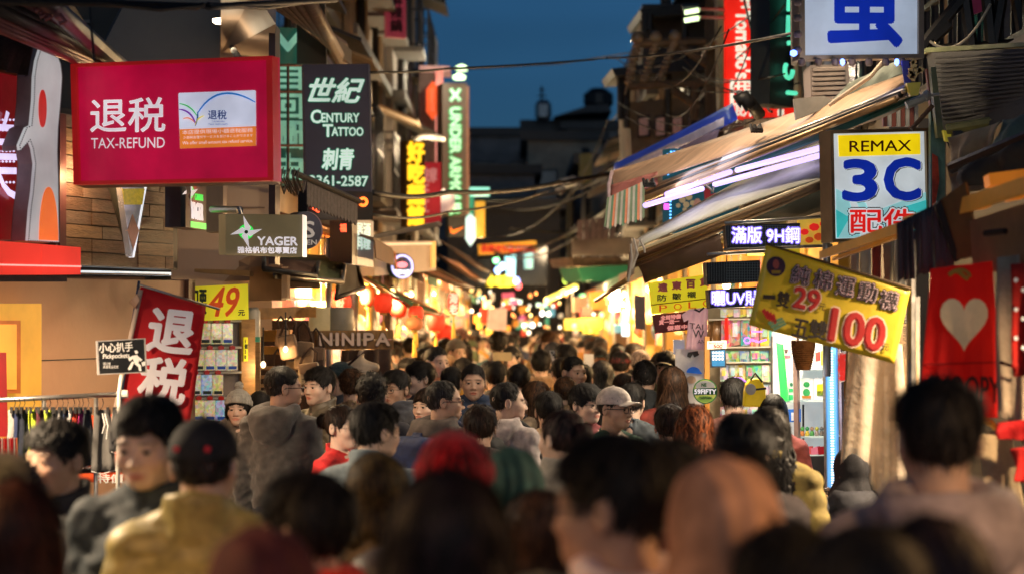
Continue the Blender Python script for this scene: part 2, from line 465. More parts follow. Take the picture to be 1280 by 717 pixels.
def trousers_mesh(mat):
    def f(p):
        q = mir(p)
        d = ell(p, (0, .01, .93), (.158, .125, .13))
        d = smin(d, cap(q, (.09, 0, .88), (.097, -.02, .50), .090, .066), .03)
        d = smin(d, cap(q, (.097, -.02, .50), (.102, .02, .11), .066, .056), .03)
        d = d - .004*wob(p*np.array([1, 1, 2.]), 30, 9)
        return smax(d, .10 - p[..., 2], .01)
    V, Q = surf(f, (-.28, -.16, .06), (.28, .18, 1.08), .022)
    return npmesh('trousers', V, Q, mat, tint=np.ones((len(V), 3)))
def shoes_mesh(s, mat):
    def f(p):
        d = cap(p, (.102*s, .035, .045), (.108*s, -.15, .035), .046, .042)
        d = smin(d, cap(p, (.102*s, .03, .06), (.102*s, .03, .12), .045, .042), .02)
        return smax(d, .002 - p[..., 2], .006)
    V, Q = surf(f, (min(.05*s, .16*s), -.21, 0), (max(.05*s, .16*s), .09, .16), .014)
    return npmesh('shoe', V, Q, mat, tint=np.ones((len(V), 3)))

# hair: hairline height (above eye level) by azimuth, 0 = front, pi = back
HL = {
 'short':  ([0, .5, .8, 1.02, 1.22, 1.36, 1.65, 2.0, 2.5, 3.15], [.060, .062, .050, .020, -.012, .026, .026, -.025, -.062, -.070]),
 'crop':   ([0, .5, .8, 1.02, 1.22, 1.36, 1.65, 2.0, 2.5, 3.15], [.066, .066, .050, .028, -.006, .030, .030, -.015, -.050, -.056]),
 'fringe': ([0, .45, .8, 1.02, 1.25, 1.42, 1.70, 2.0, 2.5, 3.15], [.036, .034, .034, .004, -.010, .016, .016, -.030, -.062, -.072]),
 'bald':   ([0, .35, .7, 1.00, 1.20, 1.36, 1.65, 2.0, 2.5, 3.15], [.100, .098, .078, .050, -.004, .026, .026, -.020, -.060, -.066]),
 'long':   ([0, .25, .55, .80, .95, 1.2, 3.15], [.064, .058, .040, -.02, -.30, -.40, -.40]),
 'bob':    ([0, .4, .7, .95, 1.05, 1.2, 3.15], [.030, .030, .020, -.06, -.14, -.16, -.15]),
 'tied':   ([0, .5, .8, 1.02, 1.22, 1.36, 1.65, 2.0, 2.5, 3.15], [.066, .062, .050, .020, -.010, .024, .020, -.030, -.066, -.072]),
}
TH = {'short': .012, 'crop': .005, 'fringe': .012, 'bald': .004, 'long': .008, 'bob': .012, 'tied': .005, 'curly': .019}
_HAIR = {}
def hair_mesh(style, mat, seed=0):
    key = (style, seed)
    if key in _HAIR: return _HAIR[key]
    base = {'curly': 'short', 'wavy': 'long', 'curlylong': 'long'}.get(style, style)
    th = TH.get(style, TH.get(base))
    la, lz = HL[base]
    longish = base in ('long',)
    def zmin(p):
        return np.interp(np.arctan2(np.abs(p[:, 0]), -p[:, 1]), la, lz)
    def fn(p, fine=True):
        x, y, z = p[..., 0], p[..., 1], p[..., 2]
        a = np.arctan2(np.abs(x), -(y - .0))
        zm = np.interp(a, la, lz) + (.004*np.sin(x*310 + seed) if base in ('short', 'fringe', 'bob') else 0)
        t = th*((.15 if base in ('short', 'crop') else .45) + (1.1 if base in ('short', 'crop') else .75)*np.clip((z - (.01 if base in ('short', 'crop') else -.01))/.08, 0, 1))
        if base in ('short', 'fringe'): t = t + .008*np.clip(-y/.08, 0, 1)*np.clip((z - .03)/.05, 0, 1)
        if fine:
            t = t + .0045*wob(p*np.array([1, 1, .6]), 75, seed + 3) + .002*wob(p, 190, seed + 8) + (.010*wob(p, 95, seed) if style == 'curly' else 0)
        d = ell(p, (0, .014, .030), (.0735, .093, .085)) - t
        if longish or base == 'bob':
            zz = np.clip(-z, 0, .4)
            L = .30 if longish else .13
            wv = style in ('wavy', 'curlylong'); rx = .079 + (.30 if wv else .13)*np.minimum(zz, .2); ry = .074 + (.12 if wv else .05)*zz
            c = .022 + .12*np.clip(zz - .05, 0, .3)
            q = np.sqrt((x/rx)**2 + ((y - c)/ry)**2) + 1e-9
            cur = (q - 1)*np.minimum(rx, ry)
            if fine: cur = cur - .006*wob(p*np.array([1, 1, .25]), 60, seed) - (.014*wob(p, 42, seed) if style in ('wavy', 'curlylong') else 0) - (.012*wob(p, 120, seed+1) if style == 'curlylong' else 0)
            cur = smax(cur, z - .04, .02); cur = smax(cur, -L + .02*np.sin(x*50) - z, .03)
            # keep the face and throat free
            fr = cap(p, (0, -.06, .05), (0, -.06, -.5), .062, .062)
            cur = smax(cur, -fr, .01)
            cur = smax(cur, -(ell(p, (0, -.02, -.04), (.066, .07, .085))), .008)
            d = smin(d, cur, .02); d = smin(d, ell(mir(p), (.074, .020, -.012), (.018, .030, .048)), .012)
        if style == 'tied':
            d = smin(d, ell(p, (0, .125, .035), (.034, .034, .036)), .01)
        if not fine: return d
        d = smax(d, (zm - z)*.85, .006)
        if base != 'bald' and not longish:
            d = smax(d, -ell(p, (.088, .012, -.012), (.020, .026, .034)), .004); d = smax(d, -ell(p, (-.088, .012, -.012), (.020, .026, .034)), .004)
        return d
    lo = (-.14, -.15, -.36 if longish else -.2); hi = (.14, .20, .17)
    V, Q = surf(fn, lo, hi, .0048)
    rs = np.random.RandomState(seed + 11)
    # strands
    n = {'crop': 2600, 'bald': 1600, 'curly': 1500}.get(style, 2600)
    ok = np.where(V[:, 2] > (.0 if longish else -.1))[0]
    rt = V[rs.choice(ok, n)]
    steps = 14 if longish else {'curly': 5, 'crop': 3, 'bald': 4, 'bob': 9}.get(style, 6)
    sl = .020 if longish else .0085 if base != 'bob' else .014
    crown = np.array([.008, .035, .13])
    P = rt + rs.normal(size=rt.shape)*.002
    path = []; lift = .0005 + (.0045*rs.rand(n)**2 + .008*(rs.rand(n) > .93))*(2 if style in ('curly', 'short', 'fringe', 'wavy') else 1)
    dirn = None
    jit = rs.normal(size=(n, 3))*.22; slack = rs.rand(n)**2*({'short': .016, 'fringe': .016, 'curly': .012}.get(style, .006))
    for s in range(steps + 1):
        e = .002
        f0 = fn(P, False)
        g = np.stack([(fn(P + np.eye(3)[i]*e, False) - f0)/e for i in range(3)], 1)
        g /= np.linalg.norm(g, axis=1)[:, None] + 1e-9
        path.append(P + g*(lift*(.4 + s/steps))[:, None])
        D = P - crown; D /= np.linalg.norm(D, axis=1)[:, None]
        D = D + np.array([0, -.5 if base in ('short', 'fringe') else 0, -1.0])*np.clip(.5 - P[:, 2:3]*4, .0, 2) + jit*(1 if style != 'curly' else 3)
        D += np.array([.0, -.6, -.1])*(base in ('short', 'fringe'))*(P[:, 1:2] < .03)
        D -= g*(D*g).sum(1)[:, None]; D /= np.linalg.norm(D, axis=1)[:, None] + 1e-9
        if style in ('wavy', 'curlylong'): D = D + .5*np.stack([np.sin(s*1.3 + jit[:, 0]*9), np.cos(s*1.3 + jit[:, 1]*9), 0*lift], 1)
        go = (P[:, 2] > zmin(P) - slack)[:, None]
        P = P + D*sl*go
        P = P - g*(fn(P, False)*.9).clip(-.02, .02)[:, None]*go
        if longish: P[:, 2] = np.maximum(P[:, 2], -.31)
    path = np.array(path)                              # steps+1, n, 3
    tan = np.gradient(path, axis=0)
    side = np.cross(tan, path - np.array([0, .02, 0])); side /= np.linalg.norm(side, axis=2)[:, :, None] + 1e-9
    wdt = (.0016 + .0012*rs.rand(n))*(1.5 if longish else 1)
    tap = np.linspace(1, .15, steps + 1)**.6
    A = path + side*(wdt[None, :, None]*tap[:, None, None]); B = path - side*(wdt[None, :, None]*tap[:, None, None])
    S = np.stack([A, B], 2).reshape(steps + 1, n*2, 3)
    i = np.arange(n)*2; q = []
    for s in range(steps):
        o = s*n*2; o2 = o + n*2
        q.append(np.stack([o + i, o + i + 1, o2 + i + 1, o2 + i], 1))
    SV = S.reshape(-1, 3); SQ = np.concatenate(q) + len(V)
    tb = .75 + .25*wob(V, 120, 5)
    ts = np.tile(np.repeat(.35 + 1.9*rs.rand(n)**2, 2), steps + 1)
    if style in ('short', 'crop', 'bald'):      # clipped sides let the scalp show
        fd = lambda Z: 1 + (2.4 if style == 'crop' else .9)*np.clip((.022 - Z)/.05, 0, 1)
        tb = tb*fd(V[:, 2]); ts = ts*fd(S.reshape(-1, 3)[:, 2])
    T = np.concatenate([tb*.8, ts]); 
    me = npmesh('hair', np.concatenate([V, SV]), np.concatenate([Q, SQ]), mat, tint=np.stack([T]*3, 1))
    _HAIR[key] = me
    return me

def eye_mesh(mat):
    """both eyes' look: white ball with a dark iris looking to -y (one eye at the origin)"""
    n, m = 14, 10
    V = [(0, -.0135, 0)]; T = [(.02, .012, .01)]
    for i in range(1, m):
        a = math.pi*i/m
        for k in range(n):
            b = 2*math.pi*k/n
            V.append((.0128*math.sin(a)*math.cos(b), -.0128*math.cos(a), .0128*math.sin(a)*math.sin(b)))
            T.append((.03, .018, .012) if i <= 2 else (.78, .74, .70))
    me = bpy.data.meshes.new('eye')
    F = [(0, 1 + (k+1) % n, 1 + k) for k in range(n)]
    for i in range(m-2):
        for k in range(n):
            a = 1 + i*n; F.append((a + k, a + (k+1) % n, a + n + (k+1) % n, a + n + k))
    me.from_pydata(V, [], F)
    at = me.color_attributes.new('tint', 'FLOAT_COLOR', 'POINT')
    for d, t in zip(at.data, T): d.color = (*t, 1)
    for pl in me.polygons: pl.use_smooth = True
    me.materials.append(mat)
    return me

def glasses_mesh(mat, wire=False):
    b = MB()
    r = .0012 if wire else .0021
    for s in (-1, 1):
        pts = []
        for k in range(17):
            a = 2*math.pi*k/16
            ca, sa = math.cos(a), math.sin(a)
            pts.append((s*.033 + .0245*math.copysign(abs(ca)**.7, ca), -.101 + .012*abs(ca*.5 + s*.0), -.003 + .0165*math.copysign(abs(sa)**.8, sa)))
        b.tube(pts, r, 6)
        b.tube([(s*.057, -.094, .004), (s*.074, -.075, .004), (s*.0825, .01, .004), (s*.084, .03, -.012)], r, 6)
    b.tube([(-.009, -.104, .002), (0, -.108, .005), (.009, -.104, .002)], r, 6)
    return b.mesh('glasses', mat)

def hat_mesh(kind, mat):
    if kind == 'cap':
        def f(p):
            q = p.copy(); 
            d = ell(q, (0, .012, .040), (.088, .106, .090))
            d = smax(d, .030 + .10*(np.clip(p[..., 1], 0, 1)) * -0.5 - p[..., 2], .004)
            d = d + .0015*np.exp(-((np.abs(np.arctan2(p[..., 0], p[..., 1]) % (math.pi/3) - math.pi/6))/.03)**2)
            br = ell(p, (0, -.100, .036), (.074, .085, .0065)); 
            q2 = p.copy(); q2[..., 2] += 1.6*p[..., 0]**2*5*.5
            br = ell(q2, (0, -.095, .040), (.074, .066, .0065)); br = smax(br, p[..., 1] + .045, .01)
            bt = ell(p, (0, .012, .131), (.008, .008, .006))
            return np.minimum(smin(d, br, .006), bt)
        V, Q = surf(f, (-.1, -.2, -.02), (.1, .13, .145), .0042)
    elif kind in ('beanie', 'pom'):
        def f(p):
            a = np.arctan2(p[..., 0], p[..., 1] - .012)
            rib = .0025*np.cos(a*26)*np.abs(np.sin(p[..., 2]*160 + np.cos(a*26)*.6)) + .0015*np.cos(a*52)
            d = ell(p, (0, .012, .045), (.090, .108, .098)) - rib
            d = smax(d, .028 - .28*p[..., 1].clip(-.1, .1) - p[..., 2], .006)
            cuff = ell(p, (0, .012, .045), (.096, .114, .100)) - rib
            cuff = smax(cuff, .024 - .28*p[..., 1].clip(-.1, .1) - p[..., 2], .006); cuff = smax(cuff, p[..., 2] - .068 + .28*p[..., 1].clip(-.1, .1), .006)
            d = smin(d, cuff, .004)
            if kind == 'pom': d = smin(d, ell(p, (0, .02, .165), (.030, .030, .028)) - .006*wob(p, 330, 4), .005)
            return d
        V, Q = surf(f, (-.11, -.12, -.05), (.11, .15, .21), .0042)
    else:   # headscarf or raised hood
        def f(p):
            zz = np.clip(-p[..., 2] - .02, 0, .3)
            d = ell(p, (0, .022, .028), (.096, .118, .108))
            rx = .090 + .42*zz; ry = .098 + .30*zz
            cur = (np.sqrt((p[..., 0]/rx)**2 + ((p[..., 1] - .03)/ry)**2) - 1)*.09
            cur = smax(cur, p[..., 2] - .02, .03); cur = smax(cur, -.24 - p[..., 2], .02)
            d = smin(d, cur, .03)
            d = d - .004*wob(p*np.array([1, 1, .5]), 34, 3) - .003*np.sin(p[..., 0]*90 + p[..., 1]*60 + 3*wob(p, 8, 2))
            face = ell(p, (0, -.11, -.012), (.062, .10, .088))
            return smax(d, -face, .008)
        V, Q = surf(f, (-.2, -.18, -.25), (.2, .2, .15), .006)
    T = np.ones((len(V), 3))
    return npmesh({'cap': 'cap', 'beanie': 'beanie', 'pom': 'beanie', 'scarf': 'headscarf', 'hood': 'hood'}[kind], V, Q, mat, tint=T)

def backpack_mesh(mat):
    def f(p):
        d = rbox(p, (0, .225, 1.18), (.145, .085, .22), .06)
        d = smin(d, rbox(p, (0, .31, 1.08), (.115, .035, .11), .03), .012)
        d = smin(d, cap(p, (-.03, .20, 1.415), (.03, .20, 1.415), .010, .010), .006)
        d = d - .003*wob(p*np.array([1, 1, 2.]), 30, 4)
        d = d + .004*np.exp(-((p[..., 2] - 1.33 - .02*np.cos(p[..., 0]*14))/.004)**2)
        q = mir(p)
        pts = [(.075, .145, 1.40), (.095, .08, 1.472), (.105, .0, 1.475), (.115, -.085, 1.42), (.12, -.145, 1.30), (.15, -.135, 1.15), (.19, -.02, 1.06), (.13, .16, 1.02)]
        for a, b in zip(pts, pts[1:]):
            d = np.minimum(d, cap(q, a, b, .017, .017))
        return d
    V, Q = surf(f, (-.23, -.18, .94), (.23, .36, 1.5), .012)
    return npmesh('backpack', V, Q, mat, tint=np.ones((len(V), 3)))
M_SKIN = objmat('skin', .58, 'skin'); M_HAIR = objmat('hair', .6, 'hair'); M_EYE = objmat('eye', .12, 'eye')
M_CL = {'knit': objmat('knit_cloth', .95, 'knit'), 'cloth': objmat('woven_cloth', .8, 'cloth'), 'puff': objmat('quilted_nylon', .5, 'puff'), 'leather': objmat('leather', .38, 'leather')}
M_GLS = mat('spectacle_frame', (.02, .018, .018), .3, var=.1)
_MISC = {}
def misc(k, fn):
    if k not in _MISC: _MISC[k] = fn()
    return _MISC[k]
SKIN = [(.64, .43, .32), (.58, .37, .26), (.74, .53, .42), (.50, .30, .19)]
def person(x, y, ztop, yaw, label, hair='short', hc=(.012, .010, .009), fem=False, coat='plain', cl='cloth', cc=(.05, .05, .06), pose='down',
           hy=0, tilt=0, round_=0., smile=False, skin=0, glasses=None, hat=None, hatc=(.1, .1, .1), lo=True, group=None, seed=0, tc=(.03, .035, .05), h=None, simple=False):
    """one person standing at (x, y); yaw 0 faces the camera, +90 faces photo right, 180 shows the back; hy turns the head further"""
    cc = tuple(q*1.35 + .012 for q in cc)
    s = ztop/(1.70 + (.012 if hair in ('short', 'fringe', 'curly', 'bob', 'long', 'wavy') else .004) + ({'pom': .08, 'beanie': .02, 'cap': .012, 'scarf': .01, 'hood': .01}.get(hat, 0)))
    e = empty('person', (x, y, 0), (0, 0, R(yaw)), label, 'person', group)
    e.scale = (s*(.97 + .06*((seed*37) % 10)/10), s, s)
    hy_, ti = R(hy), R(tilt)
    hh = .0034 if not lo else .0062
    sk = SKIN[skin]
    inst('body', body_mesh(fem, pose, hy_, ti, round_, smile, hh, M_SKIN), e, color=sk)
    gh = h or (.011 if not lo else .016)
    inst('coat', coat_mesh(coat, fem, pose, gh, M_CL[cl], seed % 3), e, color=cc).material_slots[0].link = 'OBJECT'
    e.children[-1].material_slots[0].material = M_CL[cl]
    HM = Matrix.Translation(Vector(NECK)) @ Matrix((rotz(hy_) @ rotx(ti)).tolist()).to_4x4() @ Matrix.Translation(Vector((0, 0, HEADZ)) - Vector(NECK))
    if hair: inst('hair', hair_mesh(hair, M_HAIR, seed % 2), e, HM, hc)
    if hat: 
        o = inst({'cap': 'cap', 'beanie': 'beanie', 'pom': 'beanie', 'scarf': 'headscarf', 'hood': 'hood'}[hat], misc(('hat', hat), lambda: hat_mesh(hat, M_CL['knit' if hat in ('beanie', 'pom') else 'cloth'])), e, HM, hatc)
    if not simple:
        inst('trousers', misc('tr', lambda: trousers_mesh(M_CL['cloth'])), e, color=tc)
        for q in (-1, 1): inst('shoe', misc(('sh', q), lambda: shoes_mesh(q, M_CL['leather'])), e, color=(.03, .03, .03))
        for q in (-1, 1):
            inst('eye', misc('eye', lambda: eye_mesh(M_EYE)), e, HM @ Matrix.Translation((.031*q, -.0745, -.0005)), (1, 1, 1))
    if glasses:
        inst('glasses', misc(('gl', glasses), lambda: glasses_mesh(M_GLS, glasses == 'wire')), e, HM)
    return e
# ---------------------------------------------------------------- building helpers
def thing(name, loc, label, cat, group=None, kind=None):
    e = empty(name, loc, None, label, cat, group)
    if kind: e['kind'] = kind
    return e
def adopt(o, par):
    """o was built in world coordinates; hang it on par (an unrotated Empty or a part of one)"""
    off = Vector((0, 0, 0)); q = par
    while q is not None: off += q.location; q = q.parent
    o.parent = par; o.location = -off
    return o
def part(b, name, mt, par, smooth=False, bevel=0):
    o = b.obj(name, mt, None, smooth, bevel)
    return adopt(o, par) if par is not None else o
class Plane:
    def __init__(s, a, b, c):
        s.o = P(*a); u = P(*b) - s.o; v = P(*c) - s.o
        s.n = u.cross(v).normalized()
        if s.n.y > 0: s.n = -s.n                    # towards the camera
    def hit(s, px, py, lift=0.0):
        d = P(px, py, 1.0) - Vector((0, 0, CAMZ)); c = Vector((0, 0, CAMZ))
        t = (s.o + s.n*lift - c).dot(s.n)/d.dot(s.n)
        return c + d*t
def panel(name, pl, pts, th, mt, par, lift=0.0, bevel=0):
    """polygon drawn on plane pl (pixel outline), th thick towards the back"""
    V = [pl.hit(x, y, lift) for x, y in pts]
    return part(MB().slab(V, -pl.n*th), name, mt, par, bevel=bevel)
def frame(name, pl, pts, w, th, mt, par, lift=.01):
    """raised border along the quadrilateral pts"""
    b = MB(); V = [pl.hit(x, y, lift) for x, y in pts]; n = len(V); c = sum(V, Vector())/n
    for i in range(n):
        a, e = V[i], V[(i+1) % n]
        ai = a + (c - a)*w/((c - a).length)*1.35; ei = e + (c - e)*w/((c - e).length)*1.35
        b.slab([a, e, ei, ai], -pl.n*th)
    return part(b, name, mt, par)
_FC = {}
def glyphs(body, bold=0.0, spacing=1.0, line=1.0, shear=0.0, extrude=0.0, align='LEFT'):
    k = (body, bold, spacing, line, shear, extrude, align)
    if k in _FC: return _FC[k]
    c = bpy.data.curves.new('t', 'FONT'); c.body = body; c.offset = bold; c.space_character = spacing; c.space_line = line; c.shear = shear; c.resolution_u = 3; c.align_x = align
    o = bpy.data.objects.new('t', c); COL.objects.link(o)
    dg = bpy.context.evaluated_depsgraph_get(); dg.update()
    me = bpy.data.meshes.new_from_object(o.evaluated_get(dg))
    V = np.array([v.co[:2] for v in me.vertices]); Fc = [tuple(p.vertices) for p in me.polygons]
    bpy.data.objects.remove(o); bpy.data.curves.remove(c); bpy.data.meshes.remove(me)
    V = (V - V.min(0))/(V.max(0) - V.min(0))
    _FC[k] = (V, Fc); return V, Fc
def text(body, pl, box, mt, par, bold=0.0, lift=.006, slope=0.0, lean=0.0, name='lettering', spacing=1.0, line=1.0, shear=0.0, align='LEFT', grow=0.0, rot90=False):
    """lettering printed on plane pl inside the pixel box (x0, y0, x1, y1); slope: px the right end lies lower; lean: px the top lies right"""
    x0, y0, x1, y1 = box
    fat = bold*(y1 - y0)/(body.count('\n') + 1)
    if rot90: fat = bold*(x1 - x0)*1.2
    V, Fc = glyphs(body, 0, spacing, line, shear, 0, align)
    if rot90:                                        # reading downwards, tops of the letters to the right
        V = np.stack([V[:, 1], 1 - V[:, 0]], 1)
    A = pl.hit(x0, y1, lift); B = pl.hit(x1, y1 + slope, lift); C = pl.hit(x0 + lean, y0, lift)
    U, W_ = np.array(B - A), np.array(C - A); A = np.array(A)
    co = A + np.outer(V[:, 0], U) + np.outer(V[:, 1], W_)
    b = MB(); b.v = [tuple(c) for c in co]; b.f = list(Fc)
    if fat + grow > .12:
        fat += grow; px_ = np.array(pl.hit(x1, y1, lift) - pl.hit(x0, y1, lift))/(x1 - x0); py_ = np.array(pl.hit(x0, y0, lift) - pl.hit(x0, y1, lift))/(y1 - y0); nn = np.array(pl.n)
        for k in range(8):
            o = len(b.v); w = px_*fat*math.cos(k*math.pi/4) + py_*fat*math.sin(k*math.pi/4) - nn*.00025*(k + 1)
            b.v += [tuple(c) for c in co + w]; b.f += [tuple(i + o for i in f) for f in Fc]
    me = bpy.data.meshes.new(name); me.from_pydata(b.v, [], b.f); me.update(); me.materials.append(mt)
    o = bpy.data.objects.new(name, me); COL.objects.link(o)
    return adopt(o, par) if par is not None else o
def disc(pl, cx, cy, rx, ry, n=24, a0=0, a1=360):
    return [(cx + rx*math.cos(R(a0 + (a1-a0)*k/n)), cy + ry*math.sin(R(a0 + (a1-a0)*k/n))) for k in range(n)]
def rod(pts, r, name, mt, par, n=8):
    return part(MB().tube([P(*p) if not isinstance(p, Vector) else p for p in pts], r, n), name, mt, par, smooth=True)
def sag(a, b, d, n=14):
    a, b = Vector(a), Vector(b)
    return [a.lerp(b, t/n) - Vector((0, 0, d*4*(t/n)*(1 - t/n))) for t in range(n+1)]
def cloth(name, pl, pts, mt, par, nu=14, nv=10, amp=.012, freq=4.0, lift=0, th=.004, seed=0, vertical=True):
    """hanging or stretched fabric over the pixel quadrilateral TL, TR, BR, BL with folds"""
    TL, TR, BR, BL = [np.array(pl.hit(x, y, lift)) if len(q) == 2 else np.array(P(*q)) for q in pts for x, y in [q[:2]]]
    nrm = np.cross(TR - TL, BL - TL); nrm /= np.linalg.norm(nrm)
    if nrm[1] > 0: nrm = -nrm
    rs = np.random.RandomState(seed); ph = rs.rand(4)*6
    V = []
    for j in range(nv+1):
        for i in range(nu+1):
            u, v = i/nu, j/nv
            p = (TL*(1-u) + TR*u)*(1-v) + (BL*(1-u) + BR*u)*v
            k = v if vertical else math.sin(math.pi*v)
            w = amp*(math.sin(u*freq*6.28 + ph[0] + v*1.2)*(.35 + .65*k) + .5*math.sin(u*freq*14 + ph[1] + 2*v)*k + .4*math.sin(v*5 + ph[2] + u*3))
            V.append(tuple(p + nrm*w))
    n = len(V); V += [tuple(np.array(q) - nrm*th) for q in V]
    Fc = []
    for j in range(nv):
        for i in range(nu):
            a = j*(nu+1) + i; Fc.append((a, a+1, a+nu+2, a+nu+1)); Fc.append((n+a, n+a+nu+1, n+a+nu+2, n+a+1))
    rim = [i for i in range(nu+1)] + [j*(nu+1) + nu for j in range(1, nv+1)] + [nv*(nu+1) + i for i in range(nu-1, -1, -1)] + [j*(nu+1) for j in range(nv-1, 0, -1)]
    for a, c in zip(rim, rim[1:] + rim[:1]): Fc.append((a, n+a, n+c, c))
    b = MB(); b.v = V; b.f = Fc
    return part(b, name, mt, par, smooth=True) if par is not None else b.obj(name, mt, None, True)
def lamp(loc, power, col, par, rad=.05, spot=0):
    L = bpy.data.lights.new('light', 'SPOT' if spot else 'POINT')
    if spot: L.spot_size = R(spot); L.spot_blend = .5
    L.energy = power; L.color = col; L.shadow_soft_size = rad
    o = bpy.data.objects.new('light', L); COL.objects.link(o); o.location = loc
    if par is not None: adopt_l(o, par)
    return o
def adopt_l(o, par):
    off = Vector((0, 0, 0)); q = par
    while q is not None: off += q.location; q = q.parent
    o.parent = par; o.location = Vector(o.location) - off
LF = 4.0
WARM = (1, .62, .28); WARM2 = (1, .78, .5); COOL = (.75, .85, 1)
_bulb = {}
def bulb(loc, r, col, es, label, group, power=0, cord=.25, lightcol=None, spot=0):
    """a lit bulb on its cord under a stall roof"""
    e = thing('hanging_bulb', loc, label, 'bulb', group)
    k = ('b', r, col, es)
    if k not in _bulb:
        m = emat('bulb_%d' % len(_bulb), col, es); 
        m.cycles.emission_sampling = 'NONE'
        _bulb[k] = MB().lathe([(0.001, -r*1.2), (r*.6, -r*.95), (r*.98, -r*.3), (r, .1*r), (r*.75, r*.7), (r*.4, r*1.15), (r*.35, r*1.3)], n=12).mesh('glass', m, True)
    inst('glass', _bulb[k], e)
    k2 = ('s', r)
    if k2 not in _bulb:
        _bulb[k2] = MB().lathe([(r*.42, r*1.2), (r*.45, r*2.2), (.006, r*2.4), (.004, r*2.4 + cord)], n=8).mesh('socket', mat('lamp_socket', (.02, .02, .02), .5), True)
    inst('socket', _bulb[k2], e)
    if spot:
        if 'shade' not in _bulb: _bulb['shade'] = MB().lathe([(.16, -.01), (.15, -.005), (.05, .07), (.03, .09), (.03, .10), (.055, .075), (.165, 0)], n=20).mesh('lamp_shade', mat('shade_enamel', (.05, .12, .09), .35), True)
        inst('lamp_shade', _bulb['shade'], e)
    if power: lamp(Vector(loc) - Vector((0, 0, r*1.6)), power*LF, lightcol or WARM, e, .04, spot)
    return e
# ---------------------------------------------------------------- materials of the place
asphalt = mat('asphalt', (.05, .05, .052), .8, var=.35, scale=3, bump=.4, bscale=90)
white_p = mat('white_print', (.82, .80, .80), .5, emit=(.95, .88, .92), es=.55, var=.03)
dark_metal = mat('dark_metal', (.035, .033, .032), .45, .6, var=.3, scale=14, bump=.15)
steel = mat('steel', (.45, .43, .40), .35, .9, var=.2, scale=20)
black_p = mat('black_paint', (.018, .018, .02), .5, var=.2)
cable_m = mat('cable_rubber', (.012, .012, .014), .6, var=.1)
beige = mat('beige_render', (.50, .29, .17), .55, var=.10, scale=3, bump=.1, bscale=30)
grey_wall = mat('grey_render', (.14, .135, .13), .7, var=.18, scale=2, bump=.2, bscale=25)
olive_wall = mat('olive_render', (.07, .06, .05), .75, var=.22, scale=2.2, bump=.2, bscale=25)
dark_wall = mat('grimy_render', (.24, .21, .19), .85, var=.45, scale=1.2, bump=.35, bscale=14)
tile_wall = mat('grimy_tile', (.36, .27, .18), .6, var=.5, scale=1.5, bump=.3, bscale=30)
glass_d = mat('dark_glass', (.03, .04, .05), .08, .0, var=.2, scale=3)
glass_w = mat('lit_glass', (.4, .3, .15), .2, emit=(1, .55, .2), es=.35, var=.5, scale=6)
wood_d = mat('dark_wood', (.09, .045, .02), .55, var=.5, scale=6, bump=.3, bscale=40, stretch=(1, 1, 8))
wood_l = mat('pale_wood', (.40, .23, .09), .5, var=.4, scale=6, bump=.25, bscale=30, stretch=(1, 1, 6))

# ---------------------------------------------------------------- ground, far hill
b = MB(); b.add([(-300, -40, 0), (300, -40, 0), (300, 900, 0), (-300, 900, 0)], [(0, 1, 2, 3)])
tag(b.obj('street', asphalt), kind='structure')
hill_m = mat('hill_forest', (.02, .035, .03), .9, var=.3, scale=.02, bump=.3, bscale=.3)
b = MB(); nx = 60; rs = np.random.RandomState(3); prof = []
for i in range(nx+1):
    x = -260 + 700*i/nx
    prof.append((x, 78*math.exp(-((x - 70)/120)**2) + 20 + 3*math.sin(x*.11) + 2*math.sin(x*.31)))
V = [(x, 700, 0) for x, z in prof] + [(x, 760, z*.75) for x, z in prof] + [(x, 800, z) for x, z in prof] + [(x, 880, 0) for x, z in prof]
b.add(V, [(j*(nx+1) + i, j*(nx+1) + i+1, (j+1)*(nx+1) + i+1, (j+1)*(nx+1) + i) for j in range(3) for i in range(nx)])
# (the hill reads only as a slightly darker shape in the dusk air)

# ---------------------------------------------------------------- skyline that closes the street
def far_building(x0, x1, Y, z, dep, m, label, lights=(), roof=None, rows=None):
    e = thing('far_building', ((x0+x1)/2, Y, 0), label, 'building', 'dark buildings closing the far end of the street')
    part(MB().box(((x0+x1)/2, Y + dep/2, z/2), (x1-x0, dep, z)), 'wall', m, e)
    part(MB().box(((x0+x1)/2, Y + dep/2, z + .15), (x1-x0 + .5, dep + .5, .3)), 'roof', dark_metal, e)
    n = max(2, int((x1-x0)/1.3)); w = (x1-x0)/n
    for k in range(rows or int((z - 3.2)/2.9)):
        for i in range(n):
            zc = z - 1.6 - k*2.9; xc = x0 + w*(i+.5)
            lit = (i, k) in lights
            o = part(MB().box((xc, Y - .02, zc), (w*.62, .10, 1.3)), 'window', dark_metal, e)
            part(MB().box((xc, Y - .08, zc), (w*.52, .04, 1.15)), 'pane', glass_w if lit else glass_d, o)
    return e
far_building(-6.5, 1.2, 84, 8.7, 10, dark_wall, 'low dark block with a long flat eave just beyond the vertical sportswear sign', rows=2)
e = far_building(2.2, 8.6, 92, 9.6, 10, dark_wall, 'dark block carrying a steel shed and a water tank on its roof', lights=((0, 0),), rows=2)
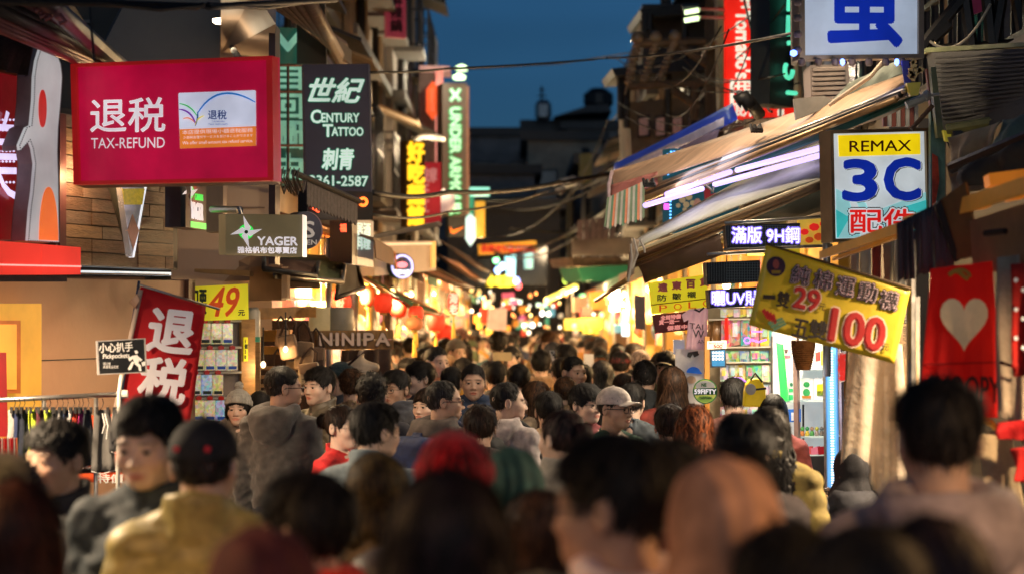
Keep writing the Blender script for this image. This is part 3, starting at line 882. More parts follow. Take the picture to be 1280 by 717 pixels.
# shed roof, antenna mast and tank on it
def X(px, Y): return (px - CX)/F*Y
def Z(py, Y): return CAMZ - (py - CY)/F*Y
part(MB().slab([P(650, 150, 93), P(650, 186, 93), P(790, 186, 93), P(790, 150, 93)], (0, 6, 0)), 'roof_shed', black_p, e)
part(MB().slab([P(692, 146, 91.5), P(735, 132, 91.5), P(760, 130, 91.5), P(765, 140, 91.5), P(730, 141, 91.5)], (0, 5, 0)), 'canopy', black_p, e)
part(MB().lathe([(.25, 0), (.34, .1), (.34, .6), (.2, .8)], P(679, 150, 92), 12), 'water_tank', steel, e)
part(MB().tube([P(677, 150, 92), P(677, 108, 92)], .04).tube([P(672, 120, 92), P(683, 120, 92)], .03).tube([P(674, 113, 92), P(681, 113, 92)], .03), 'antenna', dark_metal, e)
part(MB().lathe([(.5, 0), (.62, .15), (.62, .55), (.3, .8)], P(748, 135, 94), 14), 'vent_hood', dark_metal, e)
e = far_building(X(660, 76), X(752, 76), 76, Z(176, 76), 8, tile_wall, 'ochre fronted block under the rooftop shed', rows=2)
e = far_building(X(585, 72), X(668, 72), 72, Z(218, 72), 6, dark_wall, 'low shop block standing below the long eave', lights=((1, 0),), rows=1)
e = far_building(X(730, 64), X(905, 64), 66, Z(205, 66), 9, grey_wall, 'pale grey block half hidden by the scaffolded corner house', rows=2)
far_building(X(560, 66), X(700, 66), 66, Z(262, 66), 5, olive_wall, 'squat house behind the yellow banner at the street bend', rows=1)

# ---------------------------------------------------------------- houses lining the lane
def facade(name, x, y0, y1, z, side, m, label, floors, bays, dep=6, z0=3.3, lit=(), balc=(), seed=0, ac=.6):
    """house front along x facing the lane; side +1 = house stands to +x"""
    rs = random.Random(seed)
    e = thing(name, (x + side*dep/2, (y0+y1)/2, 0), label, 'building')
    part(MB().box((x + side*dep/2, (y0+y1)/2, z/2), (dep, y1-y0, z)), 'wall', m, e)
    part(MB().box((x + side*dep/2, (y0+y1)/2, z + .12), (dep + .4, y1-y0 + .2, .24)), 'roof', dark_metal, e)
    bw = (y1-y0)/bays
    for k in range(floors):
        zc = z0 + 1.0 + k*2.9
        part(MB().box((x - side*.10, (y0+y1)/2, zc + 1.35), (.2, y1-y0, .14)), 'floor_band', grey_wall, e)
        for i in range(bays):
            yc = y0 + bw*(i+.5); w = bw*.6
            fr = part(MB().box((x - side*.03, yc, zc), (.10, w, 1.5)), 'window', dark_metal, e)
            part(MB().box((x - side*.085, yc - w*.24, zc), (.03, w*.42, 1.35)).box((x - side*.085, yc + w*.24, zc), (.03, w*.42, 1.35)), 'pane', glass_w if (i, k) in lit else glass_d, fr)
            if (i, k) in balc or rs.random() < .65:
                bb = MB()
                for q in range(9): bb.box((x - side*.42, yc - w*.6 + w*1.2*q/8, zc - .15), (.025, .025, 1.1))
                for zz in (-.7, -.15, .4): bb.box((x - side*.42, yc, zc + zz), (.035, w*1.25, .035))
                for q in (-1, 1): bb.box((x - side*.22, yc + q*w*.61, zc - .7), (.42, .03, .03)).box((x - side*.22, yc + q*w*.61, zc + .4), (.42, .03, .03))
                part(bb, 'window_cage', steel if rs.random() < .4 else dark_metal, e)
                part(MB().box((x - side*.24, yc, zc - .78), (.48, w*1.3, .08)), 'cage_floor', grey_wall, e)
            elif rs.random() < ac:
                bb = part(MB().box((x - side*.22, yc + w*.2, zc - 1.0), (.34, .8, .55)), 'air_conditioner', mat('ac_paint', (.2, .18, .16), .6, var=.4, scale=5), e, bevel=.02)
                part(MB().lathe([(.2, 0), (.2, .02), (.05, .03)], (x - side*.40, yc + w*.2, zc - 1.0), 14, 'x'), 'fan_grille', dark_metal, bb)
            if rs.random() < .5:
                part(MB().slab([(x, yc - w*.7, zc + 1.0), (x, yc + w*.7, zc + 1.0), (x - side*.7, yc + w*.7, zc + .72), (x - side*.7, yc - w*.7, zc + .72)], (0, 0, .04)), 'window_awning', rs.choice([dark_metal, tile_wall, grey_wall]), e)
    for q in range(10):
        yy = y0 + (y1-y0)*rs.random()
        part(MB().tube([(x - side*.08, yy, z0), (x - side*.08, yy, z)], rs.choice([.03, .05, .08]), 6), 'drain_pipe', rs.choice([steel, dark_metal, tile_wall]), e)
    return e
brown_wall = mat('brown_tile', (.38, .24, .13), .55, var=.45, scale=1.6, bump=.3, bscale=24)
facade('apartment_house', -2.35, 21, 28.5, 12, -1, brown_wall, 'tall brown tiled apartment house rising behind the tattoo banner', 3, 4, lit=((0, 1),), seed=2)
facade('apartment_house', -2.15, 28.7, 37, 11, -1, tile_wall, 'ochre tiled apartment house with caged windows beside the pink sign', 3, 4, seed=5, balc=((0, 1), (1, 2)))
facade('apartment_house', -1.95, 37.2, 47, 10.2, -1, dark_wall, 'grimy grey apartment house ending where the sky begins', 2, 5, seed=8)
facade('apartment_house', -2.4, 47.5, 60, 5.4, -1, brown_wall, 'lower brown house behind the sportswear sign', 1, 5, seed=9)
facade('corner_house', 2.75, 27, 36, 7.2, 1, dark_wall, 'dark corner house with pole crossarms in front of its balconies', 2, 3, seed=11, balc=((0, 0), (0, 1)), lit=((1, 0),))
facade('corner_house', 2.35, 36.5, 46, 6.6, 1, tile_wall, 'tiled house with open roof terrace past the crossarms', 1, 4, seed=13)
facade('corner_house', 2.6, 46.5, 62, 5.0, 1, dark_wall, 'low dark house above the green shop roof', 1, 4, seed=17)
facade('corner_house', 2.9, 17.5, 26.8, 12, 1, grey_wall, 'tall grey house behind the red vertical sign', 3, 3, seed=19)
facade('corner_house', 3.3, 7, 17.3, 12, 1, olive_wall, 'olive house whose wall carries the stall awnings', 3, 3, seed=23, dep=5)
# roof sheds jutting over the corner house
e = thing('roof_terrace', P(830, 110, 31), 'dark open roof terrace with posts and two projecting eaves', 'roof terrace')
for (a, c, Y) in (((800, 12), (905, 0), 31), ((765, 86), (905, 72), 30)):
    part(MB().slab([P(a[0], a[1], Y), P(c[0], c[1]-4, Y), P(c[0], c[1]+14, Y), P(a[0]+4, a[1]+9, Y)], (0, 3.5, .2)), 'eave', black_p, e)
for px, y0, y1 in ((806, 18, 40), (812, 18, 38), (776, 88, 150), (783, 88, 160), (876, 80, 170), (835, 85, 165), (856, 10, 80), (900, 0, 160)):
    part(MB().tube([P(px, y0, 30.5), P(px, y1, 30.5)], .05, 6), 'post', dark_metal, e)
part(MB().box(P(850, 56, 33), (1.2, 2, .9)), 'parapet', dark_wall, e)
part(MB().slab([P(786, 128, 31), P(900, 118, 31), P(900, 205, 31), P(790, 200, 31)], (0, 3, 0)), 'wall', dark_wall, e)
for i in range(5):
    x = 797 + i*21
    w_ = part(MB().slab([P(x, 146, 30.9), P(x+15, 144, 30.9), P(x+15, 172, 30.9), P(x, 173, 30.9)], (0, -.06, 0)), 'window', dark_metal, e)
    part(MB().slab([P(x+2, 149, 30.8), P(x+13, 147, 30.8), P(x+13, 169, 30.8), P(x+2, 170, 30.8)], (0, -.03, 0)), 'pane', mat('dim_pink_glass', (.2, .1, .08), .3, emit=(.5, .25, .2), es=.15, var=.6, scale=9), w_)
# ---------------------------------------------------------------- the corner shop with the beige front
YW0, YW1 = 11.9, 14.48
wp = Plane((-60, 345, YW0), (243, 345, YW1), (-60, 200, YW0))
shop = thing('corner_shop', (-3.4, 14.5, 0), 'corner shop with beige front, wood plank fascia and grey upper wall', 'building')
def wpt(px, z, lift=0):                       # point of the shop front at pixel column px and height z
    v = wp.hit(px, 345, lift); v.z = z; return v
off = -wp.n*.25
part(MB().slab([wpt(-60, 0), wpt(243, 0), wpt(243, 2.235), wpt(-60, 2.215)], off), 'beige_wall', beige, shop)
part(MB().slab([wpt(-60, 1.76, .003), wpt(243, 1.76, .003), wpt(243, 1.766, .003), wpt(-60, 1.766, .003)], -wp.n*.002), 'wall_joint', black_p, shop)
part(MB().slab([wpt(236, 0, .03), wpt(244, 0, .03), wpt(244, 2.24, .03), wpt(236, 2.24, .03)], off), 'corner_trim', mat('brown_trim', (.16, .08, .05), .5), shop)
# strip light in the gap under the planks
part(MB().slab([wpt(-60, 2.245, -.05), wpt(214, 2.265, -.05), wpt(214, 2.285, -.05), wpt(-60, 2.265, -.05)], -wp.n*.1), 'strip_light', emat('strip_white', (.72, .82, .88), .8), shop)
part(MB().slab([wpt(-60, 2.24, .06), wpt(212, 2.262, .06), wpt(212, 2.268, .06), wpt(-60, 2.246, .06)], -wp.n*.12), 'light_ledge', mat('ledge_brown', (.2, .12, .06), .5), shop)
# planks, each a board
tones = [mat('plank_%s' % n_, c, .42, var=.55, scale=5, bump=.55, bscale=22, stretch=(1, 1, 9), coat=.15) for n_, c in
         (('umber', (.19, .10, .065)), ('rose', (.27, .155, .115)), ('tan', (.31, .185, .11)), ('dark', (.12, .062, .042)), ('grey', (.22, .15, .125)))]
rs = random.Random(4)
zz = 2.30; row = 0
while zz < 3.15:
    hgt = .078; cuts = [70]; 
    while cuts[-1] < 216: cuts.append(cuts[-1] + rs.choice([34, 45, 58, 72]))
    cuts[-1] = 217
    for a, c in zip(cuts, cuts[1:]):
        if c - a < 3: continue
        lf = .03 + rs.random()*.012
        part(MB().slab([wpt(a + .35, zz + .003, lf), wpt(c - .35, zz + .003, lf), wpt(c - .35, zz + hgt - .003, lf), wpt(a + .35, zz + hgt - .003, lf)], -wp.n*.04), 'plank', rs.choice(tones), shop)
    zz += hgt; row += 1
part(MB().slab([wpt(-60, 2.30, -.03), wpt(222, 2.30, -.03), wpt(222, 3.2, -.03), wpt(-60, 3.2, -.03)], off*.6), 'plank_backing', black_p, shop)
part(MB().slab([wpt(75, 2.29, .05), wpt(83, 2.29, .05), wpt(83, 3.15, .05), wpt(75, 3.15, .05)], -wp.n*.1), 'fascia_post', mat('maroon_post', (.12, .03, .035), .5), shop)
# upper mass: olive panel, grey slanting panel, lit soffit and the pinkish column
up = Plane((-80, 200, 15.6), (275, 200, 16.2), (-80, 0, 15.6))
panel('upper_wall', up, [(-80, 345), (214, 345), (214, -60), (-80, -60)], .4, olive_wall, shop)
panel('grey_panel', up, [(116, 84), (275, 84), (275, -60), (195, -60), (158, 0)], .2, grey_wall, shop, lift=.35)
panel('vent_recess', up, [(88, 28), (113, 28), (113, 82), (88, 82)], .06, mat('recess', (.05, .045, .04), .7), shop, lift=.02)
panel('vent_frame', up, [(86, 25), (115, 25), (115, 29), (86, 29)], .08, grey_wall, shop, lift=.06)
side_p = Plane((262, 200, 16.5), (352, 200, 17.0), (262, 0, 16.5))
pink_wall = mat('pinkish_render', (.50, .38, .30), .55, var=.08, scale=3)
panel('side_wall', side_p, [(214, 420), (340, 420), (340, 60), (214, 60)], .3, pink_wall, shop)
panel('wall_seam', side_p, [(294, 259), (331, 259), (331, 260.5), (294, 260.5)], .02, mat('seam', (.2, .13, .1), .7), shop, lift=.012)
sof = part(MB().slab([P(276, 66, 16.4), P(340, 74, 16.4), P(345, 30, 13.5), (P(318, -10, 13.5)), P(276, -10, 13.5)], (0, 0, .15)), 'soffit', pink_wall, shop)
for px, py, Y in ((278, 30, 15), (300, 49, 16)):
    o = part(MB().lathe([(.05, 0), (.065, .01), (.065, .03)], P(px, py, Y), 14), 'downlight', emat('downlight', (1, .85, .6), 8), shop)
lamp(P(288, 62, 14.6), 4, WARM2, shop, .1)
part(MB().slab([P(336, 30, 14.2), P(344, 30, 14.2), P(344, 330, 14.2), P(336, 330, 14.2)], (0, .3, 0)), 'neon_edge', mat('dark_reveal', (.06, .03, .03), .5), shop)
part(MB().tube([P(345, 222, 15), P(345, 270, 15)], .012), 'red_neon', emat('red_neon', (1, .06, .03), 2.5), shop)

# yellow framed light box and red poster at the shop entrance
e = thing('display_light_box', wpt(20, 1.4), 'yellow panel with a glowing orange framed light box on the beige wall', 'light box')
yel_m = mat('yellow_panel', (.55, .30, .06), .5, emit=(.85, .42, .03), es=.5, var=.12, scale=4)
panel('back_panel', wp, [(-60, 379), (52, 379), (52, 620), (-60, 620)], .12, yel_m, e, lift=.14)
panel('outer_frame', wp, [(-60, 400), (26, 400), (26, 491), (-60, 491)], .03, mat('orange_frame', (.5, .15, .03), .4, emit=(.8, .2, .02), es=.25), e, lift=.17)
panel('lit_face', wp, [(-60, 405), (21, 405), (21, 486), (-60, 486)], .02, emat('amber_face', (1, .42, .05), .85), e, lift=.176)
e = thing('red_poster', wpt(0, 1.3, .3), 'plain red poster hanging before the yellow light box', 'poster')
panel('sheet', wp, [(-60, 440), (8, 440), (10, 545), (-60, 545)], .006, mat('red_sheet', (.5, .01, .02), .5, emit=(.6, .01, .02), es=.15), e, lift=.30)

# ---------------------------------------------------------------- red sign with bulb-lined character, red ledge
sp = Plane((-40, 200, 10.9), (34, 200, 11.4), (-40, 100, 10.9))
e = thing('red_neon_sign', P(0, 300, 11), 'dark red shop sign with a character outlined in lilac bulbs', 'sign')
red_d = mat('deep_red_acrylic', (.25, .008, .012), .25, emit=(.32, .01, .015), es=.35, var=.35, scale=3, coat=.4)
panel('face', sp, [(-50, 76), (34, 96), (32, 300), (-50, 300)], .15, red_d, e)
panel('top_trim', sp, [(-50, 74), (37, 92), (37, 98), (-50, 80)], .16, mat('copper_trim', (.5, .14, .06), .35, .5), e, lift=.02)
lil = emat('lilac_led', (.8, .68, 1), 1.1)
text('美', sp, (-28, 136, 22, 250), lil, e, bold=.0, lift=.02)
bb = MB()
for i in range(7):
    z_ = 150 + i*13
    for j in range(6):
        bb.lathe([(.001, 0), (.006, .003), (.006, .008)], sp.hit(-6 + j*4.6, z_, .02), 6, 'y')
part(bb, 'bulb_row', lil, e)
e = thing('red_ledge', P(20, 320, 11), 'glowing red ledge light box under the red and white signs', 'light box')
lp = Plane((-40, 320, 10.6), (102, 320, 11.3), (-40, 300, 10.6))
red_l = mat('red_light', (.3, .02, .01), .5, emit=(1, .045, .025), es=.78, var=.15)
for a, c in ((-40, 51), (51.6, 101)):
    panel('lit_segment', lp, [(a, 298 + (a+40)*.08), (c, 298 + (c+40)*.08), (c, 343), (a, 343)], .2, red_l, e)
panel('base_rail', lp, [(-40, 344), (84, 344), (84, 352), (-40, 352)], .14, dark_metal, e, lift=-.03)
part(MB().tube([lp.hit(-40, 330, .01), lp.hit(101, 333, .01)], .004), 'tube_glow', emat('pink_tube', (1, .3, .25), 1.6), e)

# white standing figure sign
fp = Plane((25, 200, 11.0), (80, 200, 11.35), (25, 100, 11.0))
e = thing('white_figure_sign', P(55, 300, 11.2), 'white bulb-rimmed sign shaped like a standing figure with red spots', 'sign')
outl = [(58, 52), (65, 55), (70, 64), (76, 80), (78, 96), (76, 127), (73, 160), (72, 190), (73, 220), (74, 303), (36, 301), (39, 262), (42, 240), (45, 205), (42, 186), (38, 175), (26, 188), (25, 182), (34, 160), (40, 157), (43, 127), (44, 96), (47, 76), (52, 60)]
wht_a = mat('white_acrylic', (.45, .44, .42), .4, emit=(.8, .8, .8), es=.42, var=.10, scale=3)
panel('face', fp, outl, .02, wht_a, e, lift=.02)
panel('return', fp, outl, .10, mat('grey_return', (.25, .2, .17), .5), e, lift=-.001)
panel('shadow_box', fp, [(x - 12, y + 1) for x, y in outl], .05, mat('brown_return', (.20, .14, .11), .5), e, lift=-.10)
panel('red_spot', fp, disc(fp, 54, 136, 4.6, 23.5), .006, mat('red_spot', (.6, .03, .02), .4, emit=(.75, .03, .02), es=.45), e, lift=.028)
panel('orange_flame', fp, disc(fp, 61.5, 300, 11.5, 66, 20, 180, 360) + [(73, 301)], .006, mat('orange_spot', (.8, .15, .03), .4, emit=(1, .18, .02), es=.7), e, lift=.028)
bb = MB(); n = len(outl)
for i in range(n):
    a, c = outl[i], outl[(i+1) % n]; L = math.dist(a, c)
    for k in range(int(L/2.6)):
        t = k/max(1, int(L/2.6))
        bb.box(fp.hit(a[0]*(1-t) + c[0]*t, a[1]*(1-t) + c[1]*t, .026), (.0055, .0055, .0055))
part(bb, 'rim_bulbs', mat('rim_bulb', (.08, .08, .08), .3), e)['kind'] = 'stuff'
# wedge sign on the planks
vp = Plane((140, 250, 12.9), (190, 250, 13.2), (140, 200, 12.9))
e = thing('wedge_sign', P(160, 320, 13), 'downward pointing triangular sign with gold top on the wood planks', 'sign')
silver = mat('silver_face', (.5, .48, .45), .25, .7, emit=(.3, .28, .28), es=.25, var=.3, scale=6)
panel('front_face', vp, [(151, 228), (183, 228), (167, 321), (164, 321)], .04, silver, e)
panel('gold_band', vp, [(153, 236), (181, 236), (178, 256), (156, 256)], .02, mat('gold_band', (.5, .36, .05), .35, emit=(.7, .5, .05), es=.35, var=.6, scale=40), e, lift=.004)
panel('inner_wedge', vp, [(166, 268), (174, 288), (167, 312), (160, 288)], .02, mat('copper_wedge', (.4, .2, .12), .35, .5, emit=(.4, .2, .12), es=.2), e, lift=.004)
panel('edge_light', vp, [(182, 228), (184.5, 228), (168, 322), (166, 322)], .03, emat('edge_white', (.85, .85, .9), 1.0), e, lift=.003)
part(MB().slab([vp.hit(151, 228, -.001), vp.hit(165, 322, -.001), vp.hit(160, 322, -.22), vp.hit(133, 228, -.22)], (.002, .01, 0)), 'dark_return', mat('wedge_black', (.03, .035, .03), .35, coat=.3), e)

# ---------------------------------------------------------------- big red tax refund sign
tp_ = Plane((92, 231, 11.45), (342, 226, 11.15), (88, 80, 11.45))
tx = thing('tax_refund_sign', P(215, 230, 11.3), 'large crimson light box sign with white lettering and a framed card', 'sign')
crim = mat('crimson_acrylic', (.16, .001, .018), .4, emit=(.55, .002, .045), es=.62, var=.18, scale=2.2, coat=.15)
fr_m = mat('red_frame', (.35, .006, .008), .4, emit=(.6, .015, .015), es=.35, var=.2, scale=8)
C4 = [(88, 80), (340, 70), (342, 226), (92, 231)]
panel('lit_face', tp_, C4, .10, crim, tx)
frame('red_frame', tp_, C4, .026, .08, fr_m, tx, lift=.022)
bk = [tp_.hit(x, y, -.001) for x, y in C4]
part(MB().slab(bk, (0, .33, 0)), 'cabinet', mat('cabinet_maroon', (.08, .003, .018), .45), tx)
text('退税', tp_, (113, 124, 206, 166), white_p, tx, bold=.012, slope=-1.5, lift=.004)
text('TAX-REFUND', tp_, (114, 173, 206, 186), white_p, tx, bold=.006, slope=-1, lift=.004)
cm = mat('card_lilac', (.72, .74, .85), .4, emit=(.75, .78, .95), es=.62, var=.04)
om = mat('card_orange', (.75, .2, .03), .4, emit=(.95, .25, .03), es=.6, var=.05)
panel('card', tp_, [(223, 118), (224, 116.5), (318, 113), (319.5, 114), (320, 182), (225, 186)], .004, cm, tx, lift=.008)
panel('card_base', tp_, [(224.5, 162), (320, 158), (320, 182.5), (225, 186)], .002, om, tx, lift=.011)
def arc(pts, w, m, par, pl, lift=.0125):
    b = MB(); N = len(pts); L = []
    for i, (x, y) in enumerate(pts):
        a, c = pts[max(0, i-1)], pts[min(N-1, i+1)]; dx, dy = c[0]-a[0], c[1]-a[1]; l = math.hypot(dx, dy)
        ww = w*(.25 + .75*math.sin(math.pi*(i + .6)/(N + .2))**.5)
        L.append((pl.hit(x - dy/l*ww/2, y + dx/l*ww/2, lift), pl.hit(x + dy/l*ww/2, y - dx/l*ww/2, lift)))
    b.v = [tuple(q) for p_ in L for q in p_]; b.f = [(2*i, 2*i+1, 2*i+3, 2*i+2) for i in range(N-1)]
    return part(b, 'arc_stroke', m, par)
def bez(p0, p1, p2, n=12): return [((1-t)**2*p0[0] + 2*t*(1-t)*p1[0] + t*t*p2[0], (1-t)**2*p0[1] + 2*t*(1-t)*p1[1] + t*t*p2[1]) for t in [k/n for k in range(n+1)]]
for p0, p1, p2, w, c in (((247, 142), (272, 100), (319, 128), 2.6, (.02, .2, .6)), ((224, 130), (238, 131), (246, 145), 1.9, (.05, .5, .1)), ((224, 137), (240, 138), (245, 157), 2.4, (.2, .04, .4)),
                         ((229, 149), (236, 145), (243, 153), 1.8, (.9, .25, .1)), ((244, 158), (245, 148), (255, 145), 1.9, (.9, .7, .05)), ((244, 158), (248, 148), (247, 140), 2.2, (.02, .1, .3))):
    arc(bez(p0, p1, p2), w, mat('arc_%d%d%d' % tuple(int(q*99) for q in c), c, .4, emit=c, es=.6, var=0), tx, tp_)
navy = mat('navy_print', (.01, .04, .2), .5, emit=(.01, .05, .22), es=.4, var=0)
text('退稅', tp_, (260, 138, 283, 149.5), navy, tx, bold=.02, lift=.0125)
text('TAIWAN\nTAX REFUND', tp_, (260, 151, 285, 157), navy, tx, bold=.01, lift=.0125, align='CENTER')
text('本店提供現場小額退稅服務', tp_, (228, 163, 316, 168.5), white_p, tx, bold=.015, slope=-3, lift=.0135)
text('少額税金還付サービスを受けることができます', tp_, (229, 170.5, 316, 174), white_p, tx, bold=.01, slope=-3, lift=.0135)
text('We offer small-amount tax refund service.', tp_, (228, 177, 316, 181), white_p, tx, bold=.015, slope=-3, lift=.0135)
part(MB().tube([P(105, 84, 11.7), P(70, 60, 13.8)], .02).tube([P(300, 76, 11.5), P(290, 60, 15.8)], .02), 'bracket', dark_metal, tx)

# ---------------------------------------------------------------- vertical red banner on a pole
bp_ = Plane((150, 500, 10.9), (238, 520, 11.1), (175, 355, 10.9))
e = thing('red_banner', P(150, 520, 11), 'tilted red cloth banner with white characters lashed to a short pole', 'banner')
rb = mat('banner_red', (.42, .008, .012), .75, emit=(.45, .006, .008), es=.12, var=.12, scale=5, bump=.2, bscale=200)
cloth('fabric', bp_, [(176, 357), (258, 383), (236, 530), (146, 512)], rb, e, amp=.008, freq=1.5, seed=3, lift=0)
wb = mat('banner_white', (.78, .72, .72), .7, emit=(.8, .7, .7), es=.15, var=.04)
text('退\n税', bp_, (171, 385, 228, 500), wb, e, bold=.035, lift=.022, lean=19, slope=5, line=1.05)
rod([(150, 505, 10.9), (174, 351, 10.9)], .007, 'pole', mat('dark_blue_pole', (.03, .05, .10), .5), e)
rod([(174, 356, 10.9), (274, 386, 11.1)], .006, 'top_rod', steel, e)
rod([(134, 560, 10.9), (176, 362, 10.9)], .012, 'sleeve', pink_wall, e)
b = MB()
for k in range(5): b.tube([P(164 + k, 378 + k*1.5, 10.88), P(172 + k*.6, 368 + k*1.5, 10.86)], .006, 6)
part(b, 'cloth_tie', mat('skin_cloth', (.6, .38, .26), .8), e, smooth=True)

# pickpocket notice
kp = Plane((123, 468, 10.4), (184, 466, 10.5), (121, 425, 10.4))
e = thing('warning_sign', P(150, 468, 10.4), 'small black pickpocket warning board on a thin white post', 'sign')
kk = [(121, 425.5), (182, 422), (184, 465), (123, 468)]
panel('board', kp, kk, .015, mat('sign_black', (.015, .015, .015), .4, var=.3, coat=.2), e)
frame('edge', kp, kk, .006, .02, mat('grey_edge', (.35, .33, .32), .5), e, lift=.003)
wt = mat('matt_white_print', (.75, .72, .68), .6, emit=(.7, .68, .62), es=.1, var=.03)
text('小心扒手', kp, (124, 428.5, 166, 440.5), wt, e, bold=.02, slope=-2, lift=.004)
text('Pickpockets', kp, (129, 442, 162, 449.5), wt, e, bold=.02, slope=-1.5, lift=.004)
text('請注意\n貴重物品保管', kp, (129, 452, 148, 460), wt, e, lift=.004)
# running man pictogram and a dropped wallet
for pts in ([(168, 438), (171, 437), (173, 440), (170, 442)], [(165, 444), (172, 443), (174, 452), (168, 453)], [(160, 447), (166, 444), (167, 447), (162, 451)], [(172, 444), (178, 449), (176, 451), (171, 448)], [(168, 452), (164, 461), (161, 462), (160, 460), (165, 451)], [(171, 451), (176, 456), (177, 463), (174, 463), (173, 458), (168, 454)], [(177, 452), (182, 451), (182, 456), (178, 457)]):
    panel('pictogram', kp, pts, .001, wt, e, lift=.005)
rod([(152, 468, 10.45), (149, 490, 10.45), (146, 700, 10.45)], .010, 'post', mat('white_post', (.6, .58, .52), .5), e)

# clothes rail with shorts on clip hangers
e = thing('clothes_rail', P(80, 700, 10.6), 'grey tube clothes rail standing before the beige wall', 'clothes rail')
ra, rb_ = P(0, 499, 10.5), P(152, 492, 10.7)
part(MB().tube([P(-40, 501, 10.45), rb_], .012, 10), 'top_bar', steel, e, smooth=True)
for px, Y in ((55, 10.58), (120, 10.66)):
    part(MB().tube([P(px, 497, Y), P(px, 497, Y) - Vector((0, 0, .9))], .011, 8), 'upright', steel, e, smooth=True)
part(MB().tube([P(-40, 594, 10.4), P(152, 586, 10.7)], .012, 8), 'low_bar', dark_metal, e, smooth=True)
part(MB().lathe([(.018, -.02), (.022, 0), (.018, .03)], rb_, 10, 'x'), 'end_cap', mat('white_plastic', (.7, .68, .62), .4), e)
cols = [((.35, .34, .33), 18, 'pale grey shorts at the wall end of the clothes rail'), ((.02, .03, .09), 24, 'navy shorts next to the pale grey pair on the rail'), ((.015, .02, .04), 30, 'black shorts with piped hem before the lime pair'), ((.45, .55, .03), 42, 'lime green shorts on the rail'), ((.10, .02, .03), 52, 'dark wine shorts hung beside the lime pair'),
        ((.42, .5, .05), 62, 'smaller lime shorts half hidden by the wine pair'), ((.02, .02, .02), 71, 'black shorts by the rail upright'), ((.5, .5, .5), 78, 'silver grey shorts among the darker pairs'), ((.03, .05, .12), 84, 'blue shorts after the silver pair'), ((.7, .68, .66), 92, 'white shorts on the rail'), ((.65, .06, .02), 98, 'orange red shorts on the rail'), ((.45, .02, .18), 103, 'magenta shorts on the rail'), ((.02, .025, .04), 110, 'black shorts with white trim overlapping the grey pair')]
pip = mat('white_piping', (.7, .68, .66), .7)
def shorts(px, c, label, w=9, wide=False, bottom=575):
    rng = random.Random(int(px)); Y = 10.46 + px*.0012
    m = mat('jersey_%d' % px, c, .9, var=.25, scale=14, bump=.5, bscale=160)
    e = thing('shorts', P(px, 500, Y), label, 'shorts', 'shorts hanging on the clothes rail')
    pl = Plane((px, 560, Y), (px + 10, 560, Y + (.05 if not wide else .02)), (px, 500, Y))
    bt = bottom + rng.uniform(-16, 6)
    cloth('body', pl, [(px - w*.6, 512), (px + w*.6, 511), (px + w, bt), (px - w*.8, bt + 3)], m, e, nu=10, nv=8, amp=.012, freq=1.6, seed=int(px))
    part(MB().tube([pl.hit(px - w*.8, bt + 2, .008), pl.hit(px, bt + 5, .010), pl.hit(px + w, bt, .008), pl.hit(px + w*1.02, bt - 18, .008)], .0028, 5), 'hem_piping', pip, e)
    part(MB().tube([pl.hit(px, 497, 0), pl.hit(px + 1.5, 503, 0), pl.hit(px, 508, 0), pl.hit(px - 3, 512, .01)], .0018, 5).box(pl.hit(px - w*.4, 512, .01), (.012, .014, .03)).box(pl.hit(px + w*.4, 512, .01), (.012, .014, .03)), 'clip_hanger', dark_metal, e)
    return e
for c, px, lb in cols: shorts(px, c, lb)
e = shorts(128, (.12, .115, .11), 'large charcoal shorts with white piping facing out on the rail', w=17, wide=True, bottom=582)
e2 = Plane((128, 560, 10.58), (138, 560, 10.60), (128, 500, 10.58))
part(MB().tube([e2.hit(128, 516, .02), e2.hit(131, 530, .03), e2.hit(128, 541, .02)], .003, 5).tube([e2.hit(131, 516, .02), e2.hit(135, 532, .03), e2.hit(133, 548, .02)], .003, 5), 'drawstring', pip, e)
shorts(146, (.06, .058, .06), 'dark grey shorts behind the charcoal pair at the rail end', w=8)
e = thing('sale_banner', P(110, 580, 10.9), 'orange sale banner with white characters under the clothes rail', 'banner')
op = Plane((60, 600, 10.95), (160, 600, 11.1), (60, 500, 10.95))
cloth('sheet', op, [(62, 522), (158, 516), (158, 600), (62, 604)], mat('orange_red', (.65, .08, .02), .6, emit=(.8, .1, .01), es=.25), e, amp=.006)
text('立減', op, (128, 576, 154, 587), wt, e, bold=.03, lift=.02)
text('特價', op, (122, 592, 154, 603), wt, e, bold=.03, lift=.02)
e = thing('foil_garland', P(10, 560, 10.4), 'bunch of shiny red and silver packets at the wall end of the rail', 'packets')
for k in range(9):
    px = -2 + k*2.6
    part(MB().slab([P(px, 548, 10.38), P(px + 2.4, 546, 10.36), P(px + 2.8, 575 + (k % 3)*6, 10.38), P(px + .2, 577, 10.4)], (0, .01, 0)), 'packet', mat('foil_%d' % (k % 3), [(.5, .01, .02), (.6, .58, .55), (.7, .1, .1)][k % 3], .2, .6), e)

